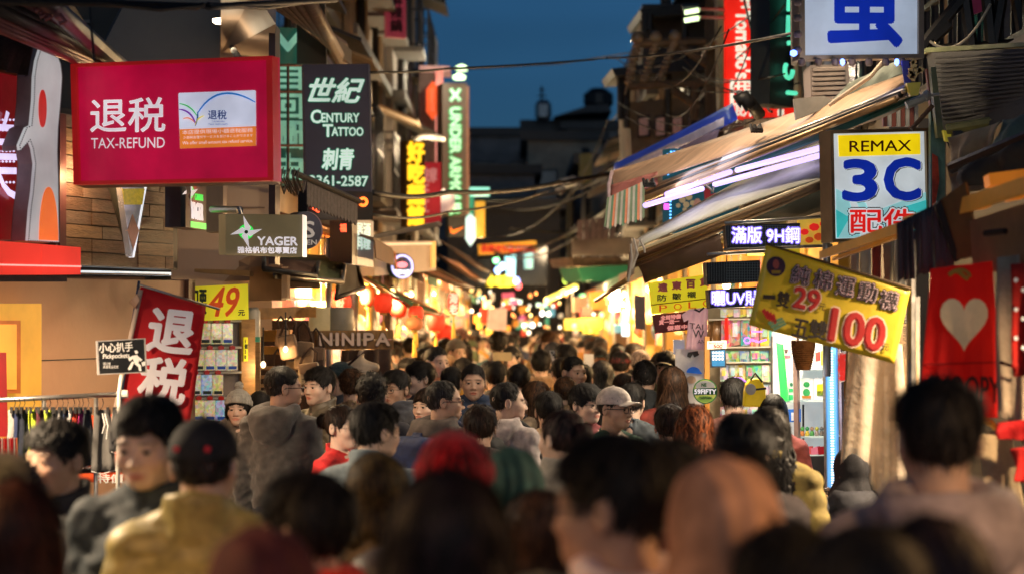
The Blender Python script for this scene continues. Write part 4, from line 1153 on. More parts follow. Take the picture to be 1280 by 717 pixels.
# ---------------------------------------------------------------- dark canopy frame and cables in the top corner
e = thing('folded_canopy', P(60, 60, 10.5), 'folded dark canopy on dull pink rails above the red shop sign', 'awning')
rose = mat('rose_rail', (.30, .10, .10), .4, .3, var=.3, scale=6)
for k, (dy, m) in enumerate(((0, rose), (5, rose), (10, rose), (-14, black_p), (-22, black_p))):
    part(MB().tube([P(-30, 14 + dy, 9.4), P(128, 82 + dy*.8, 12.2)], .022 if k < 3 else .045, 8), 'rail', m, e, smooth=True)
part(MB().tube([P(40, -12, 9.6), P(70, 12, 10), P(152, 84, 12.4)], .045, 8), 'arm', mat('blue_black', (.02, .024, .04), .4), e, smooth=True)
part(MB().slab([P(-60, -30, 9.5), P(60, -30, 9.8), P(130, 76, 12.2), P(-60, 10, 9.5)], (0, .1, .03)), 'cover', mat('canopy_dark', (.04, .03, .03), .7, var=.4, bump=.5), e)
cloth('hanging_mesh', Plane((-20, 90, 10.6), (40, 90, 11), (-20, 30, 10.6)), [(-30, 30), (42, 50), (36, 96), (-30, 78)], mat('dark_mesh', (.025, .022, .022), .8, var=.6, scale=60, bump=.8), e, amp=.02, freq=6)
b = MB()
for px, py in ((44, 14), (50, 17), (68, 22)): b.tube([P(px, py, 9.9), P(px + 8, py - 3, 9.9), P(px + 14, py + 5, 9.9), P(px + 6, py + 8, 9.9)], .010, 6)
part(b, 'loose_wire', rose, e)
def cable(label, pts, r, Y=None, group='power cables slung across the lane', n=10, sg=.0):
    W_ = [P(*p) for p in pts]; out = []
    for a, c in zip(W_, W_[1:]):
        s_ = sag(a, c, sg*(c - a).length, n); out += s_ if not out else s_[1:]
    o = MB().tube(out, r, 7).obj('power_cable', cable_m, None, True)
    return tag(o, label, 'cable', group)
cable('thick twisted black cable running along the very top of the view', [(-20, 1, 8.6), (120, 4, 9), (260, 9, 9.6), (420, 0, 12)], .016)
cable('second black cable wound round the thick top cable', [(-20, -2, 8.6), (40, 6, 8.8), (120, 3, 9), (200, 12, 9.3), (260, 6, 9.6), (330, 10, 10.5), (440, -4, 12.5)], .011)
cable('thin cable dropping from the top cable past the grey wall', [(112, 0, 9.5), (115, 40, 9.5), (118, 78, 9.5)], .005)
cable('single wire stretched across the evening sky', [(462, 91, 17), (560, 86, 19), (760, 73, 21), (1000, 40, 13)], .010, sg=.004)
cable('faint second wire joining the lamps on the sportswear sign', [(566, 88, 38), (700, 80, 36), (880, 52, 30)], .010)
cable('sagging dark cable under the tattoo banner level', [(466, 241, 17), (560, 240, 20), (700, 228, 23), (860, 195, 22)], .022, sg=.012)
cable('lower dark cable reaching the blue tarp', [(466, 268, 17), (560, 265, 21), (700, 232, 26), (770, 205, 22)], .012, sg=.01)
cable('slack wire over the far roofs', [(600, 250, 45), (720, 235, 42), (790, 180, 34)], .03, sg=.02)
# ---------------------------------------------------------------- signs past the corner shop
mint = emat('mint_glow', (.30, .75, .58), .36)
mint_w = emat('mint_white', (.70, .88, .76), .72)
halo = emat('green_halo', (.02, .34, .19), .28)
# green side sign with pinwheel, seen sharply from the side
e = thing('pinwheel_side_sign', P(245, 290, 13.4), 'narrow black side sign with green band and white pinwheel', 'sign')
yp = Plane((232, 292, 13.2), (258, 286, 13.9), (232, 230, 13.2))
panel('face', yp, [(232, 222), (258, 222), (258, 288), (232, 284)], .12, mat('sign_brown_black', (.035, .02, .018), .35, coat=.3), e)
part(MB().slab([P(215, 224, 13.25), P(232, 222, 13.15), P(232, 284, 13.15), P(215, 284, 13.3)], (.01, .14, 0)), 'return', mat('blue_black_return', (.015, .022, .03), .3), e)
part(MB().slab([P(258, 224, 13.9), P(279, 226, 14.1), P(279, 290, 14.1), P(258, 290, 13.9)], (0, .2, 0)), 'bracket_box', mat('taupe_box', (.16, .12, .09), .45), e)
grn = emat('vivid_green', (.03, .85, .10), .95)
panel('green_band', yp, [(232.5, 276), (258, 279.5), (258, 287), (232.5, 283)], .01, grn, e, lift=.006)
text('YAGER', yp, (239, 252, 254, 273), white_p, e, bold=.03, slope=3, lift=.006)
text('CANVAS', yp, (244, 242, 254, 250), grn, e, bold=.03, slope=1.5, lift=.006)
def pinwheel(pl, cx, cy, r, e, ky=1.0, kx=1.0):
    panel('hub_disc', pl, disc(pl, cx, cy, r*.52*kx, r*.52*ky, 16), .004, grn, e, lift=.007)
    for k in range(4):
        a = R(-100 + 90*k)
        def q(ang, rr): return (cx + rr*r*math.cos(a + R(ang))*kx, cy + rr*r*math.sin(a + R(ang))*ky)
        panel('pinwheel_blade', pl, [q(0, 1.12), q(62, .42), q(80, .16), q(-20, .2)], .004, white_p, e, lift=.010)
    panel('hub', pl, disc(pl, cx, cy, r*.13*kx, r*.13*ky, 10), .004, mat('hub_dark', (.05, .12, .05), .4), e, lift=.013)
pinwheel(yp, 238, 240, 17, e, 1, .5)
# brown pinwheel sign
yp2 = Plane((283, 318, 12.7), (380, 320, 12.9), (283, 268, 12.7))
e = thing('pinwheel_sign', P(330, 320, 12.8), 'olive brown light box sign with white pinwheel and shop lettering', 'sign')
oliv = mat('olive_acrylic', (.12, .095, .055), .6, emit=(.20, .15, .07), es=.45, var=.25, scale=2.5)
panel('face', yp2, [(282, 267.5), (378, 268.5), (378, 321), (282, 318)], .12, oliv, e)
part(MB().slab([P(378, 268.5, 12.88), P(382, 269.5, 12.98), P(382, 321, 12.98), P(378, 321, 12.88)], (-.004, .12, 0)), 'edge_trim', emat('edge_lilac', (.8, .75, .8), .55), e)
text('YAGER', yp2, (322, 296, 372, 306.5), white_p, e, bold=.035, slope=.4, lift=.006)
text('雅格帆布包專賣店', yp2, (297, 308.5, 371, 316.5), white_p, e, bold=.03, slope=.6, lift=.006)
pinwheel(yp2, 308, 290, 18, e); lamp(P(335, 324, 12.6), 50, (1, .74, .45), e, .12, 165)  # the spot is an unseen lamp added to light the crowd
part(MB().tube([P(300, 268, 12.8), P(300, 262, 12.8), P(265, 262, 13.5)], .02), 'bracket', steel, e)
# round dark sign
e = thing('round_wall_sign', P(386, 312, 14.4), 'round dark sign with white swirl and half hidden lettering', 'sign')
zp = Plane((360, 312, 14.3), (400, 312, 14.5), (360, 270, 14.3))
panel('disc', zp, disc(zp, 382, 288, 20, 23.5, 28), .08, mat('sign_charcoal', (.045, .04, .045), .35), e)
panel('rim', zp, disc(zp, 383.5, 288, 20, 23.5, 28), .07, mat('rim_brown', (.35, .22, .2), .35), e, lift=-.012)
text('S', zp, (380, 277, 393, 297), wt, e, bold=.03, lift=.006)
text('ZEN', zp, (376, 300, 396, 306), wt, e, bold=.03, lift=.006)
# mint tall sign behind
mp_ = Plane((340, 225, 19), (382, 225, 19.4), (340, 35, 19))
e = thing('mint_tower_sign', P(362, 240, 19.2), 'tall mint lit sign with dark blocky characters behind a rusty lattice', 'sign')
panel('panel_box', mp_, [(340, 34), (382, 36), (382, 232), (340, 232)], .2, mat('dark_green_box', (.01, .05, .035), .5, emit=(.01, .09, .06), es=.4), e)
for body, bx in (('M', (340, 38, 380, 80)), ('目', (343, 84, 378, 112)), ('回', (343, 118, 378, 148)), ('圖', (343, 152, 378, 186)), ('由', (343, 192, 378, 224))):
    text(body, mp_, bx, mint, e, bold=.035, lift=.02)
b = MB()
for x in (341, 360, 381): b.tube([mp_.hit(x, 80, .1), mp_.hit(x, 230, .1)], .012, 6)
for y in (82, 115, 182, 228): b.tube([mp_.hit(340, y, .1), mp_.hit(382, y, .1)], .012, 6)
part(b, 'lattice', mat('rust_lattice', (.16, .06, .045), .7, var=.5), e)
# brown folded shutter beams over it
e = thing('rolled_awning', P(390, 60, 17.5), 'brown ribbed awning case sloping down over the mint sign', 'awning')
for k in range(6):
    part(MB().tube([P(300 + k*16, -26 + k*3, 14), P(428, 58 + k*4, 19)], .05, 8), 'rib', mat('brown_rib', (.20, .13, .09), .55, var=.4), e, smooth=True)
part(MB().slab([P(370, 6, 16.5), P(430, 60, 18.5), P(430, 78, 18.5), P(371, 30, 16.5)], (.05, .2, 0)), 'end_board', mat('end_board', (.14, .115, .105), .6, var=.3), e)
part(MB().slab([P(371, 0, 18), P(406, 0, 18), P(408, 80, 19), P(371, 80, 19)], (0, .1, 0)), 'backing', mat('navy_backing', (.02, .022, .035), .6), e)
# century tattoo banner
cp = Plane((382, 246, 16.8), (465, 248, 17.0), (380, 81, 16.8))
e = thing('tattoo_sign', P(423, 250, 16.9), 'dark tattoo shop banner with mint haloed brush characters', 'sign')
cen = mat('banner_charcoal', (.055, .045, .055), .6, emit=(.05, .04, .055), es=.25, var=.15, scale=2)
panel('board', cp, [(380, 81), (460, 80), (464, 248), (383, 246)], .06, cen, e)
panel('edge', cp, [(460.5, 80), (463, 82), (466, 248), (464.5, 248)], .06, mat('edge_grey', (.25, .22, .24), .5), e)
for body, bx, bo, kw in (('世紀', (386, 98, 455, 128), .03, dict(shear=.35)), ('C', (389, 138, 401, 154), .03, {}), ('ENTURY', (402, 142, 449, 153), .03, {}), ('T', (404, 156, 416, 171), .03, {}), ('ATTOO', (415, 159.5, 454, 170), .03, {}), ('刺青', (403, 186, 442, 212), .03, dict(shear=.15)), ('2361-2587', (387, 219.5, 460, 232), .025, dict(slope=1))):
    text(body, cp, bx, halo, e, bold=bo + .01, lift=.008, grow=.8, name='halo', **kw)
    text(body, cp, bx, mint_w, e, bold=bo, lift=.016, **kw)
# scalloped grey valance and red led box
e = thing('scalloped_valance', P(410, 250, 14.5), 'grey scalloped awning edge hanging below the tattoo banner', 'awning')
va = Plane((372, 250, 14.2), (448, 272, 15.2), (372, 215, 14.2))
gv = mat('valance_grey', (.12, .10, .095), .8, var=.4, scale=30, bump=.5)
for k in range(15):
    x0 = 384 + k*4.2; y0 = 226 + k*1.6
    part(MB().slab([va.hit(x0, y0), va.hit(x0 + 4, y0 + 1.6), va.hit(x0 + 4.1, y0 + 30), va.hit(x0 + 2, y0 + 33.5), va.hit(x0 + .1, y0 + 29)], -va.n*.008), 'scallop', gv, e)
part(MB().tube([va.hit(368, 216), va.hit(449, 252)], .02, 8), 'front_bar', dark_metal, e)
b = MB()
rs = random.Random(3)
for k in range(12):
    x = 350 + k*2.2
    b.tube([P(x, 208 + rs.random()*6, 13.6), P(x - 4 + rs.random()*5, 222, 13.5), P(x + 3 + rs.random()*4, 236 + rs.random()*8, 13.6), P(x + 8, 226, 13.8)], .004, 5)
tag(b.obj('cable_bundle', mat('tangle_cable', (.10, .08, .06), .5)), 'tangled bundle of wires between the crimson sign and the valance', 'cables')
e = thing('led_arrow_sign', P(430, 275, 15.6), 'black box with glowing red arrow and ring', 'sign')
lb = Plane((385, 275, 15.5), (466, 275, 15.9), (385, 240, 15.5))
panel('box', lb, [(384, 238), (466, 240), (466, 275), (384, 275)], .1, black_p, e)
rled = emat('red_led', (1, .09, .03), 3.2); 
panel('arrow', lb, [(389, 260), (399, 254.5), (399, 258), (411, 257.5), (411, 263), (399, 262.5), (399, 266)], .01, rled, e, lift=.01)
b = MB(); rr = [lb.hit(454 + 4.6*math.cos(k*math.pi/8), 252.5 + 4.6*math.sin(k*math.pi/8), .015) for k in range(17)]; b.tube(rr, .010, 6)
part(b, 'ring', emat('orange_led', (1, .16, .02), 3), e)
text('OPEN', lb, (418, 262, 442, 268), rled, e, bold=.03, lift=.01)
for px, py in ((420, 260), (430, 263)): part(MB().lathe([(.001, -.03), (.025, -.01), (.025, .015), (.01, .03)], lb.hit(px, py, .05), 10), 'spot_lamp', emat('spot_white', (1, .75, .5), 6), e)
text('福', lb, (425, 280, 433, 290), rled, e, bold=.02, lift=.02)
# white side box sign
e = thing('grey_box_sign', P(445, 335, 17.5), 'grey box sign with white square lettering on its narrow face', 'sign')
gp = Plane((440, 335, 17.2), (467, 332, 18.6), (440, 275, 17.2))
panel('face', gp, [(440, 272), (467, 277), (467, 334), (440, 330)], .05, mat('box_grey', (.30, .27, .25), .5, emit=(.3, .27, .25), es=.2), e)
part(MB().slab([P(412, 276, 17.3), P(440, 272, 17.1), P(440, 330, 17.1), P(412, 326, 17.3)], (.02, .3, 0)), 'return', mat('box_maroon', (.05, .025, .028), .5), e)
text('居酒\n料理', gp, (445, 278, 463, 312), mint_w, e, bold=.03, lift=.01)

# ---------------------------------------------------------------- signs farther down the left houses
e = thing('pink_vertical_sign', P(496, 45, 33), 'pink lit vertical sign high on the ochre apartment house', 'sign')
pp = Plane((482, 45, 32.8), (510, 45, 32.9), (482, 0, 32.8))
panel('board', pp, [(483, -30), (507, -30), (508, 48), (484, 46)], .15, mat('pink_board', (.4, .08, .10), .5, emit=(.4, .04, .07), es=.35), e)
text('麻\n辣\n鍋', pp, (488, -8, 503, 40), mat('maroon_print', (.06, .01, .02), .6), e, bold=.04, lift=.01)
e = thing('red_vertical_sign', P(537, 280, 34), 'red sign box with pale characters below the street lamp', 'sign')
rp = Plane((522, 278, 33.8), (553, 278, 33.9), (522, 203, 33.8))
panel('board', rp, [(521.5, 203), (551.5, 203), (551, 279), (524, 279)], .2, mat('sign_red2', (.35, .02, .03), .5, emit=(.45, .012, .025), es=.5), e)
text('按摩\n干\n工', rp, (527, 210, 546, 265), mat('pink_print', (.7, .3, .3), .5, emit=(.8, .3, .3), es=.35), e, bold=.03, lift=.01)
e = thing('yellow_vertical_sign', P(518, 280, 31), 'bright yellow lit character sign beside the red sign box', 'sign')
yv = Plane((508, 278, 31), (530, 278, 31.2), (508, 190, 31))
ylw = emat('yellow_neon', (1, .55, .02), 1.6)
text('好\n吃\n麵\n館', yv, (510, 178, 530, 282), ylw, e, bold=.06, lift=.01)
panel('board', yv, [(508, 176), (531, 176), (531, 284), (508, 284)], .12, mat('brown_board', (.12, .06, .02), .6), e)
e = thing('sportswear_sign', P(568, 270, 40), 'tall dark vertical sportswear sign with glowing green-white letters and crossed curve logo', 'sign')
ua = Plane((553, 270, 39.8), (584, 270, 39.9), (553, 100, 39.8))
panel('board', ua, [(553, 104), (583, 104), (583, 270), (553, 268)], .5, mat('sign_umber', (.10, .065, .05), .6, var=.2), e)
gl = emat('green_letter', (.55, .95, .62), 1.0); gh_ = emat('green_letter_halo', (.02, .45, .12), .5)
for bo, m, lf, gr in ((.07, gh_, .02, 1.2), (.035, gl, .05, 0)):
    text('UNDER ARMOUR', ua, (563, 135, 575.5, 268), m, e, bold=bo, lift=lf, rot90=True, grow=gr)
    b = MB()
    for s in (-1, 1):
        b.tube([ua.hit(569 + k*.95, 119 + s*(1.6 + 6*(k/6)**2), lf) for k in range(-6, 7)], .045 if gr else .028, 6)
    b.tube([ua.hit(566, 120, lf), ua.hit(572, 120, lf)], .04 if gr else .028, 6)
    part(b, 'logo', m, e, smooth=True)
for k, (px, py) in enumerate(((577, 86), (574, 97))):
    part(MB().lathe([(.001, -.05), (.10, -.04), (.12, .02), (.03, .07)], P(px, py, 39.5), 12), 'flood_lamp', emat('flood_greenish', (.7, 1, .55), 2.2), e, smooth=True); lamp(P(px, py - 4, 38.6), 60, (1, .85, .6), e, .1)
part(MB().tube([P(583, 108, 40), P(583, 268, 40)], .05), 'side_tube', mat('side_tube', (.3, .16, .12), .5), e)
e = thing('pale_pillar', P(540, 290, 41), 'pale concrete pillar with a pink neon edge beside the sportswear sign', 'pillar')
part(MB().slab([P(524, 85, 41), P(552, 84, 41), P(552, 270, 41), P(524, 270, 41)], (0, .8, 0)), 'column', mat('pillar_brown', (.14, .10, .085), .7, var=.4), e)
part(MB().slab([P(524, 82, 40.8), P(562, 83, 40.8), P(562, 90, 40.8), P(524, 89, 40.8)], (0, 1, 0)), 'cap_slab', mat('cap_pink', (.5, .32, .30), .5, emit=(.8, .35, .3), es=.3), e)
part(MB().tube([P(549, 88, 40.8), P(549, 215, 40.8)], .07), 'neon_edge', emat('salmon_neon', (1, .33, .25), .8), e)
part(MB().lathe([(.001, -.06), (.06, 0), (.001, .06)], P(539, 109, 40.7), 8), 'small_lamp', emat('tiny_white', (1, .9, .8), 5), e)
part(MB().lathe([(.001, -.35), (.12, -.2), (.12, .2), (.001, .35)], P(541, 126, 40.6), 10), 'red_lantern', emat('lantern_far', (1, .12, .03), .9), e)
e = thing('street_lamp', P(520, 420, 36), 'thin grey street lamp with a curved arm in front of the pillar', 'street lamp')
part(MB().tube([P(518, 420, 36), P(518, 182, 36), P(520, 176, 36), P(525, 172, 36), P(532, 171, 36), P(552, 173, 36)], .05, 8), 'pole', mat('galvanised', (.30, .29, .27), .5, .4), e, smooth=True)
part(MB().slab([P(538, 171, 36), P(556, 172, 36), P(556, 176, 36), P(538, 175, 36)], (0, .3, 0)), 'lamp_head', steel, e); lamp(P(547, 186, 35.5), 130, (1, .75, .45), e, .1)
e = thing('green_neon_frame', P(585, 300, 45), 'green and white neon shop frame under the sportswear sign', 'neon sign')
part(MB().tube([P(587, 240, 45), P(612, 240, 45)], .09), 'top_tube', emat('pale_green_tube', (.35, .9, .65), 1.2), e)
part(MB().slab([P(583, 243, 45), P(592, 243, 45), P(592, 296, 45), P(583, 296, 45)], (0, .3, 0)), 'green_panel', emat('green_panel', (.05, .45, .25), .55), e)
part(MB().tube([P(600, 252, 45), P(600, 297, 45)], .1), 'amber_tube', emat('amber_tube', (1, .5, .05), .9), e)
part(MB().lathe([(.001, -.35), (.1, -.2), (.1, .2), (.001, .3)], P(588, 286, 44.8), 8), 'white_lamp', emat('white_green', (.8, 1, .85), 1.3), e)
e = thing('swoosh_sign', P(572, 295, 39), 'black board with a glowing orange tick mark', 'sign')
sw = Plane((562, 295, 38.8), (582, 295, 39), (562, 270, 38.8))
panel('board', sw, [(561, 271), (582, 271), (582, 296), (561, 296)], .1, black_p, e)
panel('tick', sw, [(563, 284), (566, 288.5), (581, 283.5), (568, 292), (564, 291)], .02, emat('orange_tick', (1, .2, .02), 1.4), e, lift=.02)
b = MB().lathe([(.001, -.2), (.17, -.1), (.17, .1), (.001, .2)], P(555, 252, 36), 12)
tag(b.obj('globe_lamp', mat('globe_dull', (.5, .42, .42), .4, emit=(.6, .45, .45), es=.4), None, True), 'dull pinkish globe lamp beside the red sign box', 'lamp')
# lamp kiosk with round neon
e = thing('kiosk_hood', P(505, 345, 21), 'pale lit kiosk hood with dark roof and a round neon sign', 'kiosk')
kp_ = Plane((468, 345, 20.6), (545, 345, 21.6), (468, 300, 20.6))
panel('hood', kp_, [(468, 302), (545, 301), (545, 338), (468, 345)], .6, mat('hood_cream', (.42, .32, .24), .5, emit=(.55, .33, .18), es=.28, var=.15), e)
panel('light_strip', kp_, [(470, 304), (541, 303), (541, 306), (470, 307)], .02, emat('hood_strip', (1, .75, .45), .8), e, lift=.02)
part(MB().slab([P(466, 294, 20.3), P(545, 278, 20.8), P(550, 283, 20.8), P(467, 299, 20.3)], (0, .9, .05)), 'roof', mat('roof_grey', (.16, .15, .15), .6), e)
panel('end_strip', kp_, [(540, 302), (545, 302), (545, 334), (540, 335)], .02, emat('amber_strip', (1, .5, .12), .8), e, lift=.02)
panel('round_board', kp_, disc(kp_, 503, 333, 15, 16, 24), .04, mat('neon_board', (.02, .02, .04), .3), e, lift=.05)
for rx, m in ((12.5, emat('neon_lilac', (.55, .55, 1), 1.5)),):
    part(MB().tube([kp_.hit(503 + rx*math.cos(k*math.pi/12), 333 + (rx+1)*math.sin(k*math.pi/12), .07) for k in range(25)], .012, 6), 'neon_ring', m, e)
panel('neon_heart', kp_, disc(kp_, 503, 331, 6.5, 4, 12), .02, emat('neon_pink', (1, .22, .3), 1.4), e, lift=.06)
lamp(P(505, 352, 20.2), 60, (1, .7, .4), e, .1, 165); text('DONUT', kp_, (494, 337, 512, 343), emat('neon_white', (.9, .9, 1), 1.5), e, bold=.03, lift=.06)

# ---------------------------------------------------------------- stall row: phone cases, bags, lanterns
fab = {}
def fabm(name, c, **k): 
    if name not in fab: fab[name] = mat(name, c, .8, **{**dict(var=.3, scale=6, bump=.4, bscale=70), **k})
    return fab[name]
e = thing('price_board', P(278, 400, 14.6), 'bright yellow price board with red handwritten 49', 'sign')
pb = Plane((243, 402, 14.5), (312, 399, 14.7), (243, 357, 14.5))
yb = mat('yellow_board', (.80, .68, .03), .5, emit=(.95, .80, .02), es=.45, var=.08, scale=5)
panel('board', pb, [(238, 358), (310, 354.5), (311, 398.5), (238, 401)], .02, yb, e)
orp = mat('orange_marker', (.7, .10, .01), .5, emit=(.8, .08, .01), es=.35); blk = mat('black_marker', (.01, .03, .03), .5)
text('49', pb, (261, 359, 299, 395), orp, e, bold=.02, shear=.3, lift=.006)
text('元', pb, (298, 387, 306, 394), blk, e, bold=.04, lift=.006)
text('只要', pb, (240, 362, 258, 392), blk, e, bold=.02, lift=.006)
e = thing('phone_case_rack', P(275, 520, 14.8), 'grey pegboard rack of packaged phone cases under the yellow board', 'rack')
pc = Plane((243, 520, 14.7), (305, 520, 14.9), (243, 400, 14.7))
part(MB().slab([pc.hit(238, 400, -.03), pc.hit(304, 399, -.03), pc.hit(304, 640, -.03), pc.hit(238, 640, -.03)], -pc.n*.06), 'pegboard', mat('pegboard', (.16, .14, .14), .5, var=.15), e)
part(MB().slab([pc.hit(302, 399), pc.hit(319, 398), pc.hit(319, 700), pc.hit(302, 700)], -pc.n*.1), 'wood_post', wood_l, e)
panel('yellow_tag', pc, [(305, 421), (310, 421), (310, 451), (305, 451)], .01, yb, e, lift=.01)
text('1\n個\n3\n0', pc, (306, 424, 309.5, 448), blk, e, bold=.03, lift=.014)
for j, yy in enumerate((401, 434, 465, 497, 529)):
    part(MB().slab([pc.hit(238, yy - .5, .03), pc.hit(302, yy - 1.5, .03), pc.hit(302, yy + 1, .03), pc.hit(238, yy + 2, .03)], -pc.n*.05), 'shelf_rail', mat('rail_pale', (.45, .44, .40), .4), e)
rs = random.Random(9); csm = [mat('case_%d' % i, c, .25, emit=c, es=.3, var=.3, scale=30, coat=.5, printed=60) for i, c in enumerate([(.75, .62, .25), (.70, .66, .45), (.35, .52, .80), (.62, .48, .18), (.75, .68, .40)])]
for j, yy in enumerate((404, 437, 468, 500)):
    for i in range(4):
        x0 = 239 + i*14 + (j % 2)*4 - (2 if j == 0 else 0)
        if i == 3 and j > 1: continue
        m = csm[2] if (j, i) in ((2, 1), (3, 2)) else rs.choice([csm[0], csm[1], csm[3], csm[4]])
        c_ = panel('phone_case', pc, [(x0, yy), (x0 + 12, yy - .4), (x0 + 12, yy + 25), (x0, yy + 25.5)], .02, m, e, lift=.05)
        panel('label_strip', pc, [(x0 + 1, yy + 20), (x0 + 11, yy + 20), (x0 + 11, yy + 24), (x0 + 1, yy + 24)], .002, blk if rs.random() < .5 else navy, c_, lift=.054)
        panel('clip', pc, [(x0 + 2.5, yy - 4), (x0 + 6, yy - 6), (x0 + 9.5, yy - 4), (x0 + 8.5, yy - .5), (x0 + 3.5, yy - .5)], .015, mat('red_clip', (.55, .02, .02), .3), c_, lift=.06)
# wooden bag stall
st = thing('bag_stall', P(360, 500, 15.6), 'wooden canvas bag stall with slatted shelves under a dull awning', 'stall')
def slabp(pts, off=(0, .05, 0)): return MB().slab([P(*p) for p in pts], off)
part(slabp([(318, 398, 15.4), (325, 398, 15.4), (325, 700, 15.4), (318, 700, 15.4)]), 'post', wood_l, st)
for k in range(6):
    part(slabp([(319, 470 + k*11 - 12, 15.5), (345, 469 + k*11 - 12, 15.6), (345, 473 + k*11 - 12, 15.6), (319, 474 + k*11 - 12, 15.5)]), 'slat', wood_l, st)
part(slabp([(322, 345, 15.8), (400, 345, 16.4), (400, 360, 16.4), (322, 360, 15.8)]), 'header_board', fabm('stall_brown', (.10, .05, .025)), st)
part(slabp([(322, 372, 15.9), (392, 372, 16.4), (392, 374.5, 16.4), (322, 374.5, 15.9)]), 'rail', steel, st)
part(slabp([(322, 385, 15.9), (395, 382, 16.4), (395, 396, 16.4), (322, 399, 15.9)]), 'shelf_board', mat('orange_wood', (.45, .22, .06), .5, var=.5, scale=8), st)  # shelf board in a more orange wood
part(slabp([(318, 400, 16.9), (400, 400, 17.2), (400, 640, 17.2), (318, 640, 16.9)]), 'back_cloth', fabm('stall_back', (.06, .03, .02)), st)
for px, py, w, hh, c in ((330, 412, 34, 14, (.75, .35, .04)), (331, 432, 30, 10, (.7, .3, .04)), (345, 462, 34, 22, (.6, .38, .05))):
    part(MB().box(P(px + w/2, py + hh/2, 16.5), (w/F*16.5, .2, hh/F*16.5)), 'orange_crate', fabm('crate_orange', (.6, .26, .03)), st)
part(slabp([(246, 300, 16.6), (345, 298, 16.9), (345, 350, 16.6), (246, 352, 16.6)], (0, .1, 0)), 'shop_beam', mat('beam_tan', (.4, .25, .14), .6, var=.2), st)
part(slabp([(312, 334, 15.2), (352, 330, 15.4), (352, 375, 15.4), (312, 375, 15.2)], (0, .3, 0)), 'cardboard_box', mat('cardboard', (.42, .25, .13), .8, var=.15), st)
part(slabp([(352, 333, 15.1), (359, 333, 15.2), (359, 372, 15.2), (352, 372, 15.1)], (0, .2, 0)), 'box_side', mat('cardboard_shade', (.25, .15, .09), .8), st)  # darker copy of the cardboard, the side's shade put into the colour
part(slabp([(243, 336, 15.0), (312, 338, 15.0), (312, 345, 15.0), (243, 340, 15.0)], (0, .3, 0)), 'lintel', mat('lintel_tan', (.4, .24, .12), .6), st)
def awning(label, top_a, top_b, bot_b, bot_a, m, barm, name='awning', th=.012, bar=.02, group=None, ribs=0, ribm=None):
    """fabric between a wall-side edge (top_a, top_b) and a front edge (bot_a, bot_b), px/py/Y points"""
    c = sum((P(*q) for q in (top_a, top_b, bot_b, bot_a)), Vector())/4
    e = thing(name, c, label, 'awning', group)
    A, B_, C, D = [P(*q) for q in (top_a, top_b, bot_b, bot_a)]
    b = MB(); nu, nv = 12, 6; V = []
    for j in range(nv+1):
        for i in range(nu+1):
            u, v = i/nu, j/nv
            V.append((A*(1-u) + B_*u)*(1-v) + (D*(1-u) + C*u)*v - Vector((0, 0, .04*math.sin(math.pi*v)*(.6 + .4*math.sin(u*9)))))
    n = len(V); V += [q + Vector((0, th*.5, th)) for q in V]
    fc = []
    for j in range(nv):
        for i in range(nu):
            a = j*(nu+1) + i; fc += [(a, a+1, a+nu+2, a+nu+1), (n+a, n+a+nu+1, n+a+nu+2, n+a+1)]
    rim = list(range(nu+1)) + [j*(nu+1) + nu for j in range(1, nv+1)] + [nv*(nu+1) + i for i in range(nu-1, -1, -1)] + [j*(nu+1) for j in range(nv-1, 0, -1)]
    for a, q in zip(rim, rim[1:] + rim[:1]): fc.append((a, n+a, n+q, q))
    b.v = [tuple(q) for q in V]; b.f = fc
    part(b, 'canopy', m, e, smooth=True)
    part(MB().tube([D, C], bar, 8), 'front_bar', barm, e, smooth=True)
    part(MB().tube([A, D], bar*.8, 8), 'side_arm', barm, e, smooth=True)
    part(MB().tube([B_, C], bar*.8, 8), 'side_arm', barm, e, smooth=True)
    for k in range(ribs):
        t = (k+1)/(ribs+1)
        part(MB().tube([A.lerp(B_, t) - Vector((0, 0, .02)), D.lerp(C, t) - Vector((0, 0, .02))], bar*.6, 6), 'rib', ribm or barm, e)
    return e
tarpg = fabm('tarp_green', (.12, .14, .06)); tarpo = fabm('tarp_orange', (.55, .18, .03)); tarpb = fabm('tarp_brown', (.16, .08, .045)); tarpd = fabm('tarp_dark', (.05, .045, .04)); tarpgr = fabm('tarp_green2', (.015, .14, .05)); tarpw = fabm('tarp_white', (.45, .42, .38)); tarpbl = fabm('tarp_blue', (.02, .06, .35))
awning('olive green awning of the wooden bag stall', (330, 318, 16.8), (432, 322, 18.0), (428, 352, 16.6), (345, 345, 15.2), tarpg, steel)
awning('small dark brown awning over the cardboard box', (330, 322, 15.6), (398, 328, 16.2), (395, 345, 15.2), (330, 336, 14.8), tarpb, dark_metal)
awning('dark stall awning between the bag stall and the lanterns', (428, 322, 18.5), (446, 330, 20), (455, 360, 19), (420, 372, 16.8), tarpd, dark_metal)
awning('long awning with green rim over the lantern stall', (440, 338, 21), (470, 352, 25), (560, 395, 26), (520, 388, 19.5), tarpgr, mat('rust_bar', (.3, .12, .04), .5))
awning('orange lit awning with brown bars beside the round neon', (468, 316, 22), (520, 322, 27), (592, 360, 28), (560, 352, 22), tarpo, wood_d, ribs=3)
awning('second orange awning deeper down the lane', (545, 318, 30), (575, 330, 36), (606, 352, 36), (590, 348, 30), tarpo, wood_d, ribs=2)
awning('brown striped awning before the amber lamps', (550, 300, 38), (585, 320, 46), (612, 340, 46), (598, 335, 38), tarpb, wood_d, ribs=2)
